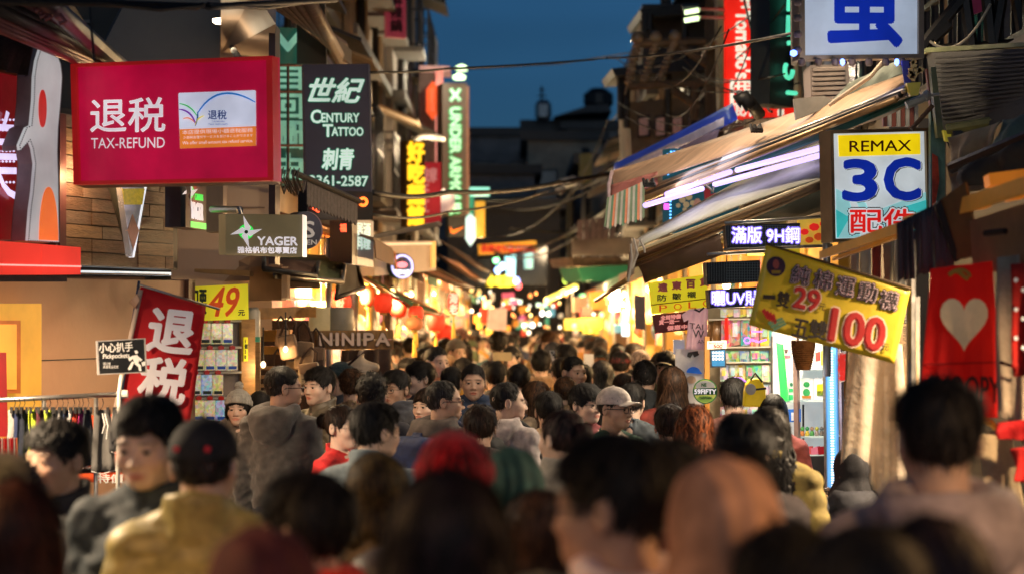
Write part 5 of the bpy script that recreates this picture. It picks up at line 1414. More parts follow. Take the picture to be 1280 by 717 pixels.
# hanging canvas bags
rs = random.Random(21)
bagc = [(.32, .20, .12), (.42, .28, .16), (.10, .06, .04), (.28, .22, .16), (.38, .3, .2), (.18, .10, .06)]
baglab = ['tan canvas bag hanging by its strap at the stall post', 'sand coloured messenger bag among the hanging bags', 'dark brown leather bag with looped straps', 'grey brown backpack hanging in the bag stall', 'pale canvas satchel next to the plank sign', 'chestnut bag lowest in the hanging cluster', 'small khaki pouch above the slatted shelf', 'navy tote at the edge of the bag stall']
bagp = [(352, 405, 22, 42), (368, 412, 22, 48), (385, 420, 20, 44), (358, 440, 24, 34), (376, 442, 26, 36), (366, 458, 20, 26), (344, 402, 14, 30), (340, 445, 14, 40)]
for i, (px, py, w, hh) in enumerate(bagp):
    Y = 15.0 + .1*(i % 4); c = bagc[i % 6] if i != 7 else (.02, .03, .07)
    m = fabm('canvas_%d' % i, c); sc = Y/F
    e = thing('hanging_bag', P(px, py, Y), baglab[i], 'bag', 'canvas bags hanging in the wooden stall')
    o = P(px + w/2, py + hh, Y)
    b = MB()
    W_, H_ = w*sc, hh*sc*.7
    tlt = rs.uniform(-.25, .25)
    rt_ = Matrix.Rotation(tlt, 3, 'Y')
    prof = [(-.5, 0), (-.52, .5), (-.44, 1), (.44, 1), (.52, .5), (.5, 0), (.3, -.06), (-.3, -.06)]
    b.slab([o + rt_ @ Vector((x*W_, -.06, z*H_)) for x, z in prof], (0, .12, 0))
    part(b, 'bag_body', m, e, bevel=.012)
    part(MB().slab([o + rt_ @ Vector((x*W_, -.075, z*H_)) for x, z in ((-.46, .98), (.46, .98), (.44, .52), (0, .42), (-.44, .52))], (0, .012, 0)), 'flap', fabm('flap_%d' % (i % 2), tuple(q*.7 for q in c)), e, bevel=.005)
    part(MB().tube([o + rt_ @ Vector((-.4*W_, 0, H_)), o + Vector((-.3*W_, 0, H_*1.5)), o + Vector((0, 0, H_*1.75)), o + Vector((.3*W_, 0, H_*1.5)), o + rt_ @ Vector((.4*W_, 0, H_))], .009, 6), 'strap', fabm('strap_brown', (.08, .045, .03)), e, smooth=True)
# bottle-like white bag, hanging light bulbs
e = thing('drum_tin', P(315, 405, 15.2), 'pale cylindrical tin with a teal base on the stall edge', 'tin')
part(MB().lathe([(.045, 0), (.05, .01), (.05, .20), (.035, .23)], P(316, 427, 15.2), 16), 'body', mat('tin_pale', (.55, .55, .50), .4), e, smooth=True)
part(MB().lathe([(.052, 0), (.052, .035)], P(316, 427, 15.2), 16), 'base_band', mat('tin_teal', (.03, .28, .22), .4), e)
for px, py, Y, lb in ((357, 436, 14.9, 'clear bulb lamp over the canvas bags'), (329, 455, 14.9, 'bulb lamp hanging low by the slatted shelf')):
    bulb(P(px, py, Y), .018, (1, .8, .5), 2.5, lb, None, .5, .2)
# NINIPA sign, brown cloth, white canisters
e = thing('plank_sign', P(445, 437, 16.4), 'wooden plank sign with raised letters NINIPA', 'sign')
np_ = Plane((397, 436, 16.3), (492, 434, 16.6), (397, 413, 16.3))
for k in range(2):
    panel('plank', np_, [(396, 413 + k*12), (492, 412 + k*12), (492, 423.5 + k*12), (396, 424.5 + k*12)], .04, mat('sign_plank_%d' % k, [(.36, .19, .06), (.30, .15, .05)][k], .6, var=.5, scale=7, bump=.3, stretch=(6, 1, 1)), e)
for ch, x0, x1 in (('N', 400, 415), ('I', 420, 423), ('N', 428, 442), ('I', 447, 450), ('P', 455, 467), ('A', 470, 487)):
    text(ch, np_, (x0, 416.5, x1, 431.5), wood_d, e, bold=.05, lift=.010, name='letter_shadow', grow=1)
    text(ch, np_, (x0, 416, x1, 431), mat('letter_pale', (.6, .42, .3), .6, emit=(.7, .45, .3), es=.15), e, bold=.05, lift=.03)
for px, lb in ((404, 'cream lamp canister above the plank sign'), (424, 'striped grey canister next to the cream one')):
    tag(MB().lathe([(.10, 0), (.105, .01), (.105, .15), (.09, .17)], P(px, 413, 16.5), 18).obj('canister', mat('can_%d' % px, (.62, .5, .28) if px == 404 else (.28, .25, .2), .5, var=.2, emit=(.6, .4, .15), es=.25 if px == 404 else .05), None, True), lb, 'canister')
e = thing('brown_drape', P(455, 470, 16.7), 'dark brown drape hanging beneath the plank sign', 'drape')
cloth('fabric', Plane((400, 480, 16.6), (490, 480, 16.9), (400, 437, 16.6)), [(428, 437), (488, 436), (490, 640), (405, 640)], fabm('drape_brown', (.055, .028, .02)), e, amp=.03, freq=3.5, nu=24, seed=4)
e = thing('mannequin_torso', P(449, 476, 16.2), 'bare cream mannequin shoulder displayed below the plank sign', 'mannequin')
def mq(p): 
    d = ell(p, (0, 0, .05), (.13, .08, .16)); d = smin(d, cap(p, (0, 0, .18), (.02, 0, .27), .034, .03), .04); return smin(d, cap(mir(p), (.02, 0, .16), (.15, 0, .13), .045, .045), .04)
V_, Q_ = surf(mq, (-.22, -.1, -.12), (.22, .1, .34), .014)
o = bpy.data.objects.new('torso', npmesh('torso', V_, Q_, mat('mannequin_cream', (.62, .48, .33), .4))); COL.objects.link(o); o.parent = e; o.scale = (.75, .75, .75)
part(MB().tube([P(436, 455, 15.8), P(447, 445, 15.7), P(455, 440, 15.8)], .009, 6), 'bag_strap', fabm('strap_dark', (.05, .02, .02)), e)
# ---------------------------------------------------------------- lantern stalls and the rest of the lane
lant_g = {}
def lantern(loc, r, h, label, col=(.85, .03, .015), es=.55, chars=True, tassel=True, glow=(1, .08, .02)):
    e = thing('paper_lantern', loc, label, 'lantern', 'paper lanterns hung over the stalls')
    k = (round(r, 3), round(h, 3), col, es)
    if k not in lant_g:
        prof = [(r*.35, -h/2)]
        for i in range(1, 12):
            t = i/12; a = math.pi*t; prof.append((r*(.35 + .65*math.sin(a)**.75)*(1 if i % 2 else .965), -h/2*math.cos(a)))
        prof.append((r*.35, h/2))
        lant_g[k] = (MB().lathe(prof, n=20).mesh('shade', mat('lantern_%d' % len(lant_g), col, .6, emit=glow, es=es, var=.2, scale=6), True),
                     MB().lathe([(r*.38, h/2 - .01), (r*.38, h/2 + .02)], n=14).lathe([(r*.38, -h/2 - .02), (r*.38, -h/2 + .01)], n=14).mesh('cap_ring', mat('lantern_ring', (.5, .3, .05), .4), False),
                     MB().tube([(0, 0, -h/2), (0, 0, -h/2 - .08)], .006, 5).lathe([(.012, -h/2 - .08), (.022, -h/2 - .2), (.02, -h/2 - .22)], n=8).mesh('tassel', mat('tassel_yellow', (.7, .4, .05), .8), False))
    inst('shade', lant_g[k][0], e); inst('cap_ring', lant_g[k][1], e)
    if tassel: inst('tassel', lant_g[k][2], e)
    return e
L_ = [(425, 374, 18.2, .085, .20, 'red lantern with gold characters hanging over the bag stall end'), (427, 377, 19.3, .10, .22, 'darker red lantern tucked behind the first one'), (479, 378, 19.6, .10, .20, 'wide red lantern above the plank sign end'),
      (460, 370, 21.5, .09, .22, 'slim red lantern beneath the green rimmed awning'), (520, 391, 18.6, .075, .14, 'glossy round red ball lantern'), (518, 404, 18.4, .085, .12, 'orange brown ball lantern under the glossy red one'),
      (567, 379, 20.5, .062, .22, 'long glowing red lantern with white characters and tassel'), (545, 402, 24, .12, .22, 'plump red lantern among the gold charms'), (498, 384, 24, .11, .24, 'dim red lantern behind the ball lantern'), (555, 415, 27, .13, .22, 'low red lantern close to the crowd'), (402, 384, 20, .08, .18, 'small red lantern over the white canisters')]
for i, (px, py, Y, r, h, lb) in enumerate(L_):
    e = lantern(P(px, py, Y), r*.85, h*.85, lb, es=.5 if i in (6, 4, 7) else .28, col=(.85, .03, .015) if i != 5 else (.5, .15, .05), glow=(1, .08, .02) if i != 5 else (.7, .2, .05))
    if i in (0, 6):
        pl = Plane((px - 5, py + 10, Y - r - .01), (px + 5, py + 10, Y - r - .01), (px - 5, py - 10, Y - r - .01))
        text('招\n財' if i == 0 else '海\n老', pl, (px - 5, py - 13, px + 5, py + 13), mat('lantern_ink%d' % i, (.05, .01, .01) if i == 0 else (.8, .6, .5), .6, emit=None if i == 0 else (1, .7, .6), es=.5), e, bold=.04, lift=.004)
# stalls that line the lane on both sides
stall_cols = [(.75, .20, .03), (.85, .45, .05), (.60, .04, .03), (.75, .62, .10), (.25, .40, .10), (.70, .55, .42), (.08, .25, .35), (.62, .12, .25), (.8, .3, .05), (.45, .25, .1)]
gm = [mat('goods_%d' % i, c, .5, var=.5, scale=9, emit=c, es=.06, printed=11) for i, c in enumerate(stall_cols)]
gl_m = [mat('packet_glow_%d' % i, c, .4, emit=c, es=.7, var=.5, scale=14, printed=5) for i, c in enumerate([(1, .42, .04), (1, .62, .08), (.95, .16, .02), (.9, .75, .35)])]  # these packets glow by themselves in place of lamp light
wall_glow = mat('glowing_back_wall', (.60, .33, .10), .6, var=.5, scale=5, emit=(.95, .40, .04), es=.42)  # stall walls glow by themselves, the warm light is in the material
goods_words = ['charms', 'snacks', 'phone pouches', 'toys', 'tea packets', 'fruit cups', 'socks', 'trinkets', 'key rings', 'dried fruit']
col_words = ['orange', 'amber', 'red', 'yellow', 'green', 'cream', 'teal', 'pink', 'tangerine', 'tan']
def stall(side, y0, y1, xf, idx, seed, z=2.55, n=30, glow=.5, can=None, canlabel='', front=True):
    """a market stall: back wall, posts, counter, roof and hung goods; front edge at x = xf, opening to the lane"""
    rs = random.Random(seed)
    d = 1.0; xb = xf + side*d; L = y1 - y0
    lb = '%s stall selling %s' % (canlabel, goods_words[idx % 10])
    e = thing('market_stall', ((xf+xb)/2, (y0+y1)/2, 0), lb, 'stall', 'market stalls lining the lane')
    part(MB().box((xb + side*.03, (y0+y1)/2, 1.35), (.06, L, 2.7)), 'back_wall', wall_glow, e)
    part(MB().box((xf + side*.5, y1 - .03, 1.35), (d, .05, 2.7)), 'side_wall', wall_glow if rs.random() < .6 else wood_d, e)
    for yy in (y0 + .04, y1 - .1): part(MB().tube([(xf, yy, 0), (xf, yy, z)], .025, 8), 'post', steel, e)
    part(MB().box((xf + side*.38, (y0+y1)/2, .82), (.75, L - .2, .06)), 'counter', wood_l, e)
    part(MB().box((xf + side*.02, (y0+y1)/2, .42), (.04, L - .2, .78)), 'counter_front', gm[(idx*3) % 10], e)
    part(MB().slab([(xb, y0, z + .35), (xb, y1, z + .35), (xf - side*.35, y1, z - .02), (xf - side*.35, y0, z - .02)], (0, 0, .02)), 'roof', can or tarpb, e)
    part(MB().slab([(xf - side*.35, y0, z - .02), (xf - side*.35, y1, z - .02), (xf - side*.36, y1, z - .16), (xf - side*.36, y0, z - .16)], (.01, 0, 0)), 'valance', can or tarpb, e)
    for k in range(n):           # goods on the counter and hanging
        hang = rs.random() < .72
        yy = y0 + .15 + (L - .3)*rs.random(); xx = xf + side*(rs.random()*.85 if hang else .1 + rs.random()*.55)
        w = .08 + rs.random()*.14; hh = .10 + rs.random()*.28
        zc = (z - .15 - hh/2 - rs.random()*.65) if hang else .86 + hh*.35
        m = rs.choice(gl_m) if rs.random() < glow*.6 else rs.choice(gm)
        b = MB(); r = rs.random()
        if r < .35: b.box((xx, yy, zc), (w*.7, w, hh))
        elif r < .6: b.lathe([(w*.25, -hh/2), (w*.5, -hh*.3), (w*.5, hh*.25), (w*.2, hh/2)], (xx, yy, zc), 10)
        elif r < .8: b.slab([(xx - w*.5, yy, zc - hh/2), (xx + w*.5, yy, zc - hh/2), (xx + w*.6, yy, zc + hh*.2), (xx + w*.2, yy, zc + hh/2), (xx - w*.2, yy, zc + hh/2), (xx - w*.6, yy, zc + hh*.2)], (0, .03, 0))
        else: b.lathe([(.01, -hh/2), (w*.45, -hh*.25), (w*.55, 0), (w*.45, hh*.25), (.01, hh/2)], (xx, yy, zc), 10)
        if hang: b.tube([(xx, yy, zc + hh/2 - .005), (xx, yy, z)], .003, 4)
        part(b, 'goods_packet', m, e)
    return e
# left row
can_l = [(tarpb, 'brown roofed lantern side'), (tarpo, 'orange roofed'), (tarpd, 'black roofed'), (tarpgr, 'green roofed'), (tarpo, 'second orange roofed'), (tarpw, 'white roofed'), (tarpb, 'second brown roofed'), (tarpgr, 'second green roofed'), (tarpd, 'second black roofed')]
ys = [17.6, 20.6, 23.8, 27.2, 31, 35, 40, 46, 53]
for i, y in enumerate(ys):
    y1 = (ys + [61])[i+1] - .25
    stall(-1, y, y1, -1.42 + (.0 if i < 3 else .05*i - .1), i, 50 + i, z=2.62 - .02*i, n=44 if i < 4 else 28, glow=1.0 if i < 4 else .7, can=can_l[i][0], canlabel=can_l[i][1])
can_r = [(tarpd, 'dark roofed shop side'), (tarpg, 'olive roofed'), (tarpb, 'rust brown roofed'), (tarpgr, 'deep green roofed'), (tarpw, 'pale roofed'), (tarpo, 'tangerine roofed'), (tarpd, 'soot black roofed')]
ysr = [19.4, 23, 27, 32, 37.5, 44, 52]
for i, y in enumerate(ysr):
    y1 = (ysr + [61])[i+1] - .3
    stall(1, y, y1, 1.72 + .06*i, i + 3, 80 + i, z=2.6, n=36 if i < 3 else 26, glow=.8, can=can_r[i][0], canlabel=can_r[i][1])
# bulbs of the rows: every one real, the strongest carry the light
rs = random.Random(31); G1 = 'bare warm bulbs under the stall roofs'
for i in range(13):
    y = 17.8 + i*2.9 + rs.random(); 
    bulb((-1.35 + rs.uniform(-.15, .15) + .01*i, y, 2.32 + rs.uniform(-.08, .12)), .032, (1, .62, .22), 6, 'bare warm bulb under the %s stall' % can_l[min(8, sum(1 for q in ys if q < y) - 1 if y > ys[0] else 0)][1], G1, 52 if i < 6 else 75)
for i in range(12):
    y = 17.2 + i*3.2 + rs.random()
    bulb((1.62 + rs.uniform(-.12, .15) + .02*i, y, 2.30 + rs.uniform(-.08, .15)), .032, (1, .68, .30), 6, 'bare warm bulb under the %s stall' % can_r[max(0, min(6, sum(1 for q in ysr if q < y) - 1))][1], 'bare bulbs over the shop side stalls', 52 if i < 6 else 75)
# far coloured lights
far_cols = [((.75, 1, .85), 'cool white'), ((1, .65, .2), 'amber'), ((.5, 1, .45), 'greenish'), ((1, .9, .7), 'cream'), ((1, .32, .08), 'red orange'), ((.95, 1, 1), 'bright white')]
rs = random.Random(77)
for i in range(84):
    c, w = far_cols[rs.choice([0, 1, 1, 1, 2, 3, 3, 4, 4, 5])]
    Y = rs.uniform(36, 64); px = rs.choice([rs.gauss(625, 22), rs.gauss(700, 28), rs.gauss(790, 22), rs.gauss(600, 10), rs.gauss(670, 16)]); py = rs.uniform(362, 418)
    if not 585 < px < 835: continue
    bulb(P(px, py, Y), .026 if rs.random() < .6 else .042, c, rs.choice([2, 3, 5]), '%s lamp in the glitter of lights %s' % (w, 'over the lantern side far rows' if px < 650 else 'in the middle of the lane end' if px < 720 else 'over the shop side far rows'), '%s lamps twinkling far down the lane' % w, 0, .1)
# far neon and banners
def farsign(name, label, Y, pts, m, th=.15, txt=None, box=None, tm=None, rot=False, bold=.06, cat='sign'):
    e = thing(name, P(sum(p[0] for p in pts)/len(pts), max(p[1] for p in pts), Y), label, cat)
    pl = Plane((pts[0][0], pts[0][1], Y), (pts[0][0] + 10, pts[0][1], Y + .05), (pts[0][0], pts[0][1] - 10, Y))
    panel('board', pl, pts, th, m, e)
    if txt: text(txt, pl, box, tm, e, bold=bold, lift=.05)
    return e
amber_b = mat('amber_banner', (.7, .35, .02), .5, emit=(.9, .40, .02), es=.55, var=.2, scale=2)
farsign('yellow_banner', 'wide yellow banner with red characters strung over the lane', 52, [(598, 306), (670, 301), (672, 314), (599, 319)], amber_b, .06, '熱鬧夜市歡迎光臨', (602, 306, 668, 316), mat('red_far', (.6, .03, .01), .5, emit=(.8, .05, .01), es=.5))
farsign('cyan_neon_column', 'short white cyan neon column with a blue rim', 50, [(634, 319), (645, 319), (644, 345), (636, 345)], emat('cyan_neon', (.45, .95, 1), 1.5), .2)
farsign('pale_neon_column', 'second pale green neon column beside the cyan one', 54, [(657, 314), (667, 313), (666, 336), (658, 336)], emat('pale_neon', (.5, 1, .9), 1.0), .2)
farsign('yellow_neon_sign', 'yellow neon lettering under the cyan columns', 50, [(609, 350), (648, 350), (648, 357), (609, 358)], mat('dull_yellow_box', (.3, .2, .02), .5, emit=(1, .7, .02), es=.6), .1, '小吃滷味', (610, 344, 648, 358), emat('yellow_far', (1, .82, .05), 1.8))
for px, py, c, w in ((622, 338, (.35, .55, 1), 'blue'), (620, 325, (.3, 1, .4), 'green'), (628, 333, (.6, .7, 1), 'lilac'), (648, 357, (1, .1, .1), 'red'), (646, 351, (.3, .4, 1), 'violet blue'), (709, 349, (.7, 1, .1), 'lime')):
    bulb(P(px, py, 50), .10 if w == 'lime' else .07, c, 4, '%s coloured lamp near the cyan neon columns' % w, None, 0, .1)
farsign('green_shop_roof', 'dark green shop roof strip across the lane side', 42, [(722, 334), (815, 330), (817, 350), (728, 352)], mat('roof_green', (.02, .16, .07), .6, emit=(.01, .12, .05), es=.3), 1.0, cat='roof')
farsign('rusty_roof_edge', 'pale rusty roof edge above the green shop roof', 43, [(712, 322), (815, 322), (816, 330), (716, 333)], mat('rust_edge', (.22, .13, .08), .8, var=.5), 1.2, cat='roof')
bw = [((1, .35, .04), 'orange'), ((1, .6, .08), 'amber'), ((.95, .1, .04), 'red'), ((.9, .75, .5), 'cream'), ((.1, .55, .3), 'green'), ((.8, .15, .35), 'pink'), ((.15, .45, .6), 'teal blue'), ((.9, .82, .1), 'lemon')]
rs = random.Random(19)
for i in range(64):
    Y = rs.uniform(33, 63); px = rs.choice([rs.uniform(588, 655), rs.uniform(712, 835), rs.uniform(640, 730)]); py = rs.uniform(366, 414)
    if 640 < px < 725: Y = rs.uniform(58, 63); py = rs.uniform(378, 412)
    c, w = rs.choice(bw if rs.random() < .5 else bw[:4]); a, h2 = rs.uniform(3, 9), rs.uniform(3, 11)
    farsign('shop_board', '%s lit board among the far shop fronts %s' % (w, 'near the red flag' if px < 640 else 'in mid lane' if px < 715 else 'under the green roof'), Y, [(px, py), (px + a, py - 1), (px + a, py + h2), (px, py + h2)], mat('far_board_%s' % w, c, .6, emit=c, es=.62, var=.6, scale=3), .12, cat='board')['group'] = 'lit boards of the far shop fronts'
e = thing('tube_lights', P(700, 375, 40), 'pair of yellow fluorescent tubes slanting above the crowd', 'lights')
for a, c in (((684, 375), (702, 366)), ((704, 365), (719, 358))): part(MB().tube([P(*a, 40), P(*c, 42)], .06, 8), 'tube', emat('yellow_tube', (1, .8, .12), 1.6), e); lamp(P(*c, 39), 120, (1, .75, .4), e, .2)
farsign('yellow_far_stall', 'glowing yellow food stand low over the far crowd', 44, [(722, 398), (752, 397), (752, 411), (722, 412)], mat('stand_yellow', (.8, .6, .02), .5, emit=(1, .72, .02), es=.8, var=.2), .8, cat='stand')
farsign('green_white_sign', 'small white green sign beside the pink cloth', 44, [(640, 372), (653, 375), (652, 380), (639, 378)], emat('gw', (.7, 1, .85), 1.3), .1)
farsign('pink_cloth_banner', 'pink banner hung low in the lane centre', 42, [(628, 366), (643, 365), (643, 372), (629, 373)], mat('pink_far', (.6, .1, .2), .6, emit=(.8, .1, .25), es=.35), .05, cat='banner')
farsign('white_cloth_panel', 'greyish pink cloth panel over the far crowd', 34, [(612, 385), (634, 385), (633, 412), (610, 412)], mat('cloth_far', (.5, .38, .34), .8, emit=(.55, .38, .33), es=.25), .05, cat='banner')
farsign('red_flag_panel', 'red and yellow panel next to the greyish pink cloth', 34, [(602, 385), (612, 385), (612, 404), (602, 404)], mat('red_far2', (.7, .05, .02), .6, emit=(.8, .06, .02), es=.4), .05, cat='banner')
farsign('teal_tube_sign', 'teal tube lamp above the far crowd', 46, [(672, 378), (684, 379), (684, 384), (672, 383)], emat('teal_far', (.5, 1, .85), 1.0), .1)
farsign('orange_goods_board', 'orange and cream goods board glowing behind the far crowd', 36, [(718, 372), (735, 370), (735, 390), (718, 390)], mat('cream_glow', (.8, .5, .25), .6, emit=(1, .6, .25), es=.6, var=.5, scale=6), .1, cat='board')
farsign('orange_board', 'square orange lit board to one side of the cream goods board', 35, [(738, 365), (756, 363), (757, 386), (739, 387)], mat('orange_glow', (.8, .25, .05), .6, emit=(1, .3, .03), es=.6, var=.5, scale=6), .1, cat='board')
farsign('red_board', 'small red board below the orange lit board', 34, [(728, 384), (740, 383), (740, 395), (728, 396)], mat('red_glow', (.8, .05, .03), .6, emit=(1, .05, .02), es=.6), .1, cat='board')
e = thing('white_lightbox', P(768, 385, 40), 'overexposed white lamp box among the shop side stalls', 'lamp')
part(MB().box(P(768, 375, 40), (.16, .2, .36)), 'lamp_body', emat('hot_white', (.95, 1, .9), 5), e)
part(MB().tube([P(762, 361, 40), P(776, 355, 41)], .06, 8), 'tube', emat('hot_tube', (1, .95, .5), 3), e)
e = thing('phone_screen', P(782, 418, 30), 'bright phone screen held up above the far heads', 'phone')
part(MB().box(P(782, 412, 30), (.10, .012, .16)), 'screen', emat('phone_white', (.85, .95, 1), 1.8), e)
# distribution poles and lamp cluster in the dark middle distance
for px, py, Y in ((600, 340, 47), (690, 300, 60), (770, 330, 50)): lamp(P(px, py, Y), 150, (1, .72, .42), e, .2)  # bare lamps without fixtures, added to brighten the far facades
e = thing('lamp_cluster', P(708, 235, 46), 'cluster of unlit round lamps on a crossbar above the lane', 'lamp cluster')
part(MB().tube([P(694, 236, 46), P(724, 230, 46)], .05, 6), 'crossbar', steel, e)
for px, py in ((697, 232), (703, 229), (709, 227), (716, 226), (701, 238), (722, 231)): part(MB().lathe([(.001, -.1), (.09, -.03), (.09, .05), (.02, .1)], P(px, py, 45.8), 10), 'globe', mat('globe_grey', (.45, .45, .48), .4), e, smooth=True)
part(MB().tube([P(712, 232, 46.2), P(712, 420, 46.2)], .07, 8), 'pole', dark_metal, e)
e = thing('yellow_post_wrap', P(733, 230, 60), 'dull yellow wrapped utility post on the far skyline', 'post')
part(MB().slab([P(725, 192, 60), P(740, 192, 60), P(740, 232, 60), P(725, 232, 60)], (0, .4, 0)), 'wrap', mat('dull_yellow', (.30, .25, .08), .7), e)
part(MB().tube([P(732, 185, 60.2), P(732, 420, 60.2)], .12, 8), 'post', dark_metal, e)
e = thing('junk_panels', P(745, 300, 36), 'pale corrugated balcony panels in the dark above the green roof', 'balcony')
for k in range(6): part(slabp([(722 + k*8, 276 - k, 36), (729 + k*8, 275 - k, 36), (729 + k*8, 300 - k, 36), (722 + k*8, 300, 36)]), 'panel', mat('pale_panel', (.25, .20, .20), .7, var=.4), e)
part(slabp([(715, 300, 36.3), (790, 296, 36.3), (790, 318, 36.3), (715, 320, 36.3)], (0, .2, 0)), 'balcony_wall', dark_wall, e)
# ---------------------------------------------------------------- right side: signs
e = thing('red_tower_sign', P(930, 150, 23.5), 'tall glowing red vertical sign with white lettering beside a dark neon board', 'sign')
tpn = Plane((905, 150, 23.3), (957, 150, 23.4), (905, 0, 23.3))
redb = mat('sign_red_lit', (.6, .015, .01), .4, emit=(1, .018, .008), es=.75, var=.12, scale=1.5)
panel('board', tpn, [(905, -40), (955, -40), (958, 150), (910, 144)], .25, redb, e)
wl_ = emat('white_letter_lit', (.95, .92, .75), .9)
text("Tornado's", tpn, (920, 14, 939, 98), wl_, e, bold=.035, lift=.03, rot90=True)
text('拔\n餅', tpn, (918, 103, 942, 146), wl_, e, bold=.02, lift=.03)
panel('badge_ring', tpn, [(913, 100), (949, 100), (950, 104), (913, 103)], .01, wl_, e, lift=.03)
part(MB().tube([tpn.hit(915, 100, .03), tpn.hit(915, 146, .03)], .02), 'badge_side', wl_, e)
text('士', tpn, (926, -6, 944, 10), wl_, e, bold=.05, lift=.03)
part(MB().slab([P(896, -30, 23.4), P(905, -30, 23.3), P(905, 150, 23.3), P(900, 150, 23.4)], (.01, .5, 0)), 'side_column', mat('column_tan', (.3, .22, .15), .6), e)
part(MB().slab([P(957, -30, 23.8), P(962, -30, 23.8), P(963, 150, 23.8), P(959, 150, 23.8)], (.01, .3, 0)), 'edge_post', mat('post_brown', (.22, .15, .1), .6), e)
e = thing('green_tube_sign', P(975, 120, 20), 'dark board edged with broken green neon tubes', 'sign')
gp2 = Plane((962, 130, 19.8), (992, 130, 20.1), (962, 0, 19.8))
panel('board', gp2, [(962, -30), (992, -30), (992, 135), (962, 130)], .2, mat('night_board', (.02, .03, .04), .5), e)
gt = emat('green_tube', (.12, .9, .55), .9)
for a, c in (((987, -10), (986, 14)), ((986, 20), (985, 45)), ((986, 52), (987, 56))): part(MB().tube([gp2.hit(*a, .04), gp2.hit(*c, .04)], .022, 8), 'tube', gt, e, smooth=True)
part(MB().tube([gp2.hit(986 + 5*math.cos(k*.5), 88 + 10*math.sin(k*.5), .05) for k in range(9)], .02, 6).tube([gp2.hit(984, 116, .05), gp2.hit(995, 117, .05)], .02, 6), 'curl_tube', gt, e, smooth=True)
e = thing('small_red_sign', P(978, 146, 21), 'small red lit sign box under the tower sign', 'sign')
rp2 = Plane((963, 146, 21), (995, 146, 21.2), (963, 134, 21))
panel('board', rp2, [(963, 135), (995, 134), (995, 146), (963, 147)], .2, redb, e); text('鮮', rp2, (972, 137, 980, 145), wl_, e, bold=.05, lift=.03)
# crossarms with insulators
e = thing('pole_crossarms', P(890, 150, 26), 'wooden utility pole with two crossarms and strings of insulators', 'utility pole')
wdp = mat('pole_wood', (.18, .13, .08), .8, var=.3, bump=.3)
part(MB().tube([P(894, 420, 26), P(892, -10, 26)], .10, 10), 'pole', wdp, e, smooth=True)
for a, c in (((797, 55), (900, 51)), ((786, 108), (906, 102)), ((850, 58), (900, 92)), ((840, 112), (874, 135)), ((868, 104), (868, 150))):
    part(MB().tube([P(*a, 26), P(*c, 26)], .045, 6), 'crossarm', wdp, e)
ins = mat('insulator_glaze', (.30, .24, .16), .25, coat=.5)
for (x0, y0), (x1, y1) in (((797, 55), (785, 106)), ((820, 54), (805, 103)), ((843, 53), (824, 103)), ((843, 53), (838, 68))):
    b = MB(); a, c = P(x0, y0, 26), P(x1, y1, 26); n = 9
    b.tube([a, c], .02, 5)
    for k in range(n): b.lathe([(.02, -.03), (.055, -.01), (.055, .01), (.02, .03)], a.lerp(c, (k + .5)/n), 8)
    part(b, 'insulator_string', ins, e, smooth=True)
for px, py in ((797, 49), (820, 48), (844, 47)): part(MB().lathe([(.03, -.06), (.075, -.02), (.075, .03), (.04, .08)], P(px, py, 26), 10), 'insulator_cap', ins, e, smooth=True)
e = thing('flood_lights', P(866, 20, 23), 'pair of greenish floodlights on thin arms before the red tower sign', 'lights')
for y in (15, 25):
    part(MB().slab([P(856, y - 2, 22.8), P(873, y - 5, 22.8), P(874, y + 1, 22.8), P(857, y + 4, 22.8)], (0, .15, .02)), 'lamp_head', emat('flood_lime', (.75, 1, .5), 1.8), e)
    part(MB().tube([P(874, y - 3, 22.9), P(905, y - 2, 23.3)], .018, 6), 'arm', steel, e)
lamp(P(860, 30, 22.0), 18, (.95, 1, .7), e, .1); part(MB().slab([P(853, 9, 22.9), P(874, 7, 22.9), P(875, 13, 22.9), P(854, 16, 22.9)], (0, .2, .05)), 'housing', black_p, e)
cable('wire bundle looping in front of the red tower sign', [(938, 0, 22), (948, 30, 22), (970, 36, 20)], .012, sg=.08)
cable('black wire hanging down the face of the tower sign', [(930, 0, 22), (945, 60, 22), (952, 110, 22), (965, 140, 20)], .012, sg=.03)
cable('wires leaving the crossarms towards the skyline', [(797, 56, 26), (760, 150, 40), (700, 235, 60)], .012, sg=.02)
cable('second wire leaving the crossarms towards the skyline', [(820, 55, 26), (775, 160, 40), (725, 240, 60)], .012, sg=.02)
# egg sign
ep = Plane((1000, 70, 12.0), (1152, 68, 12.2), (1000, 0, 12.0))
e = thing('egg_sign', P(1075, 75, 12.1), 'big pale blue lit sign with a rounded blue egg character and bulb holders', 'sign')
pale = mat('pale_blue_acrylic', (.35, .4, .48), .4, emit=(.50, .60, .76), es=.52, var=.10, scale=2, coat=.3)
panel('lit_face', ep, [(1003, -50), (1150, -50), (1150, 68), (1004, 69)], .06, pale, e)
F4 = [(999, -55), (1155, -55), (1155, 73), (1000, 75)]
frame('frame', ep, F4, .028, .10, mat('frame_taupe', (.32, .27, .22), .4, .3, var=.2), e, lift=.02)
part(MB().slab([P(993, -50, 12.1), P(999, -50, 11.95), P(1000, 75, 11.95), P(995, 74, 12.1)], (.01, .3, 0)), 'cabinet_side', mat('cabinet_grey', (.22, .19, .17), .5), e)
blue_p = mat('royal_blue_print', (.005, .02, .35), .4, emit=(.005, .03, .42), es=.5, var=.05)
text('蛋', ep, (1034, -62, 1126, 57), blue_p, e, bold=.026, lift=.006)
hold = mat('bulb_holder', (.16, .12, .10), .4)
bl = emat('blue_led', (.1, .2, 1), 7)
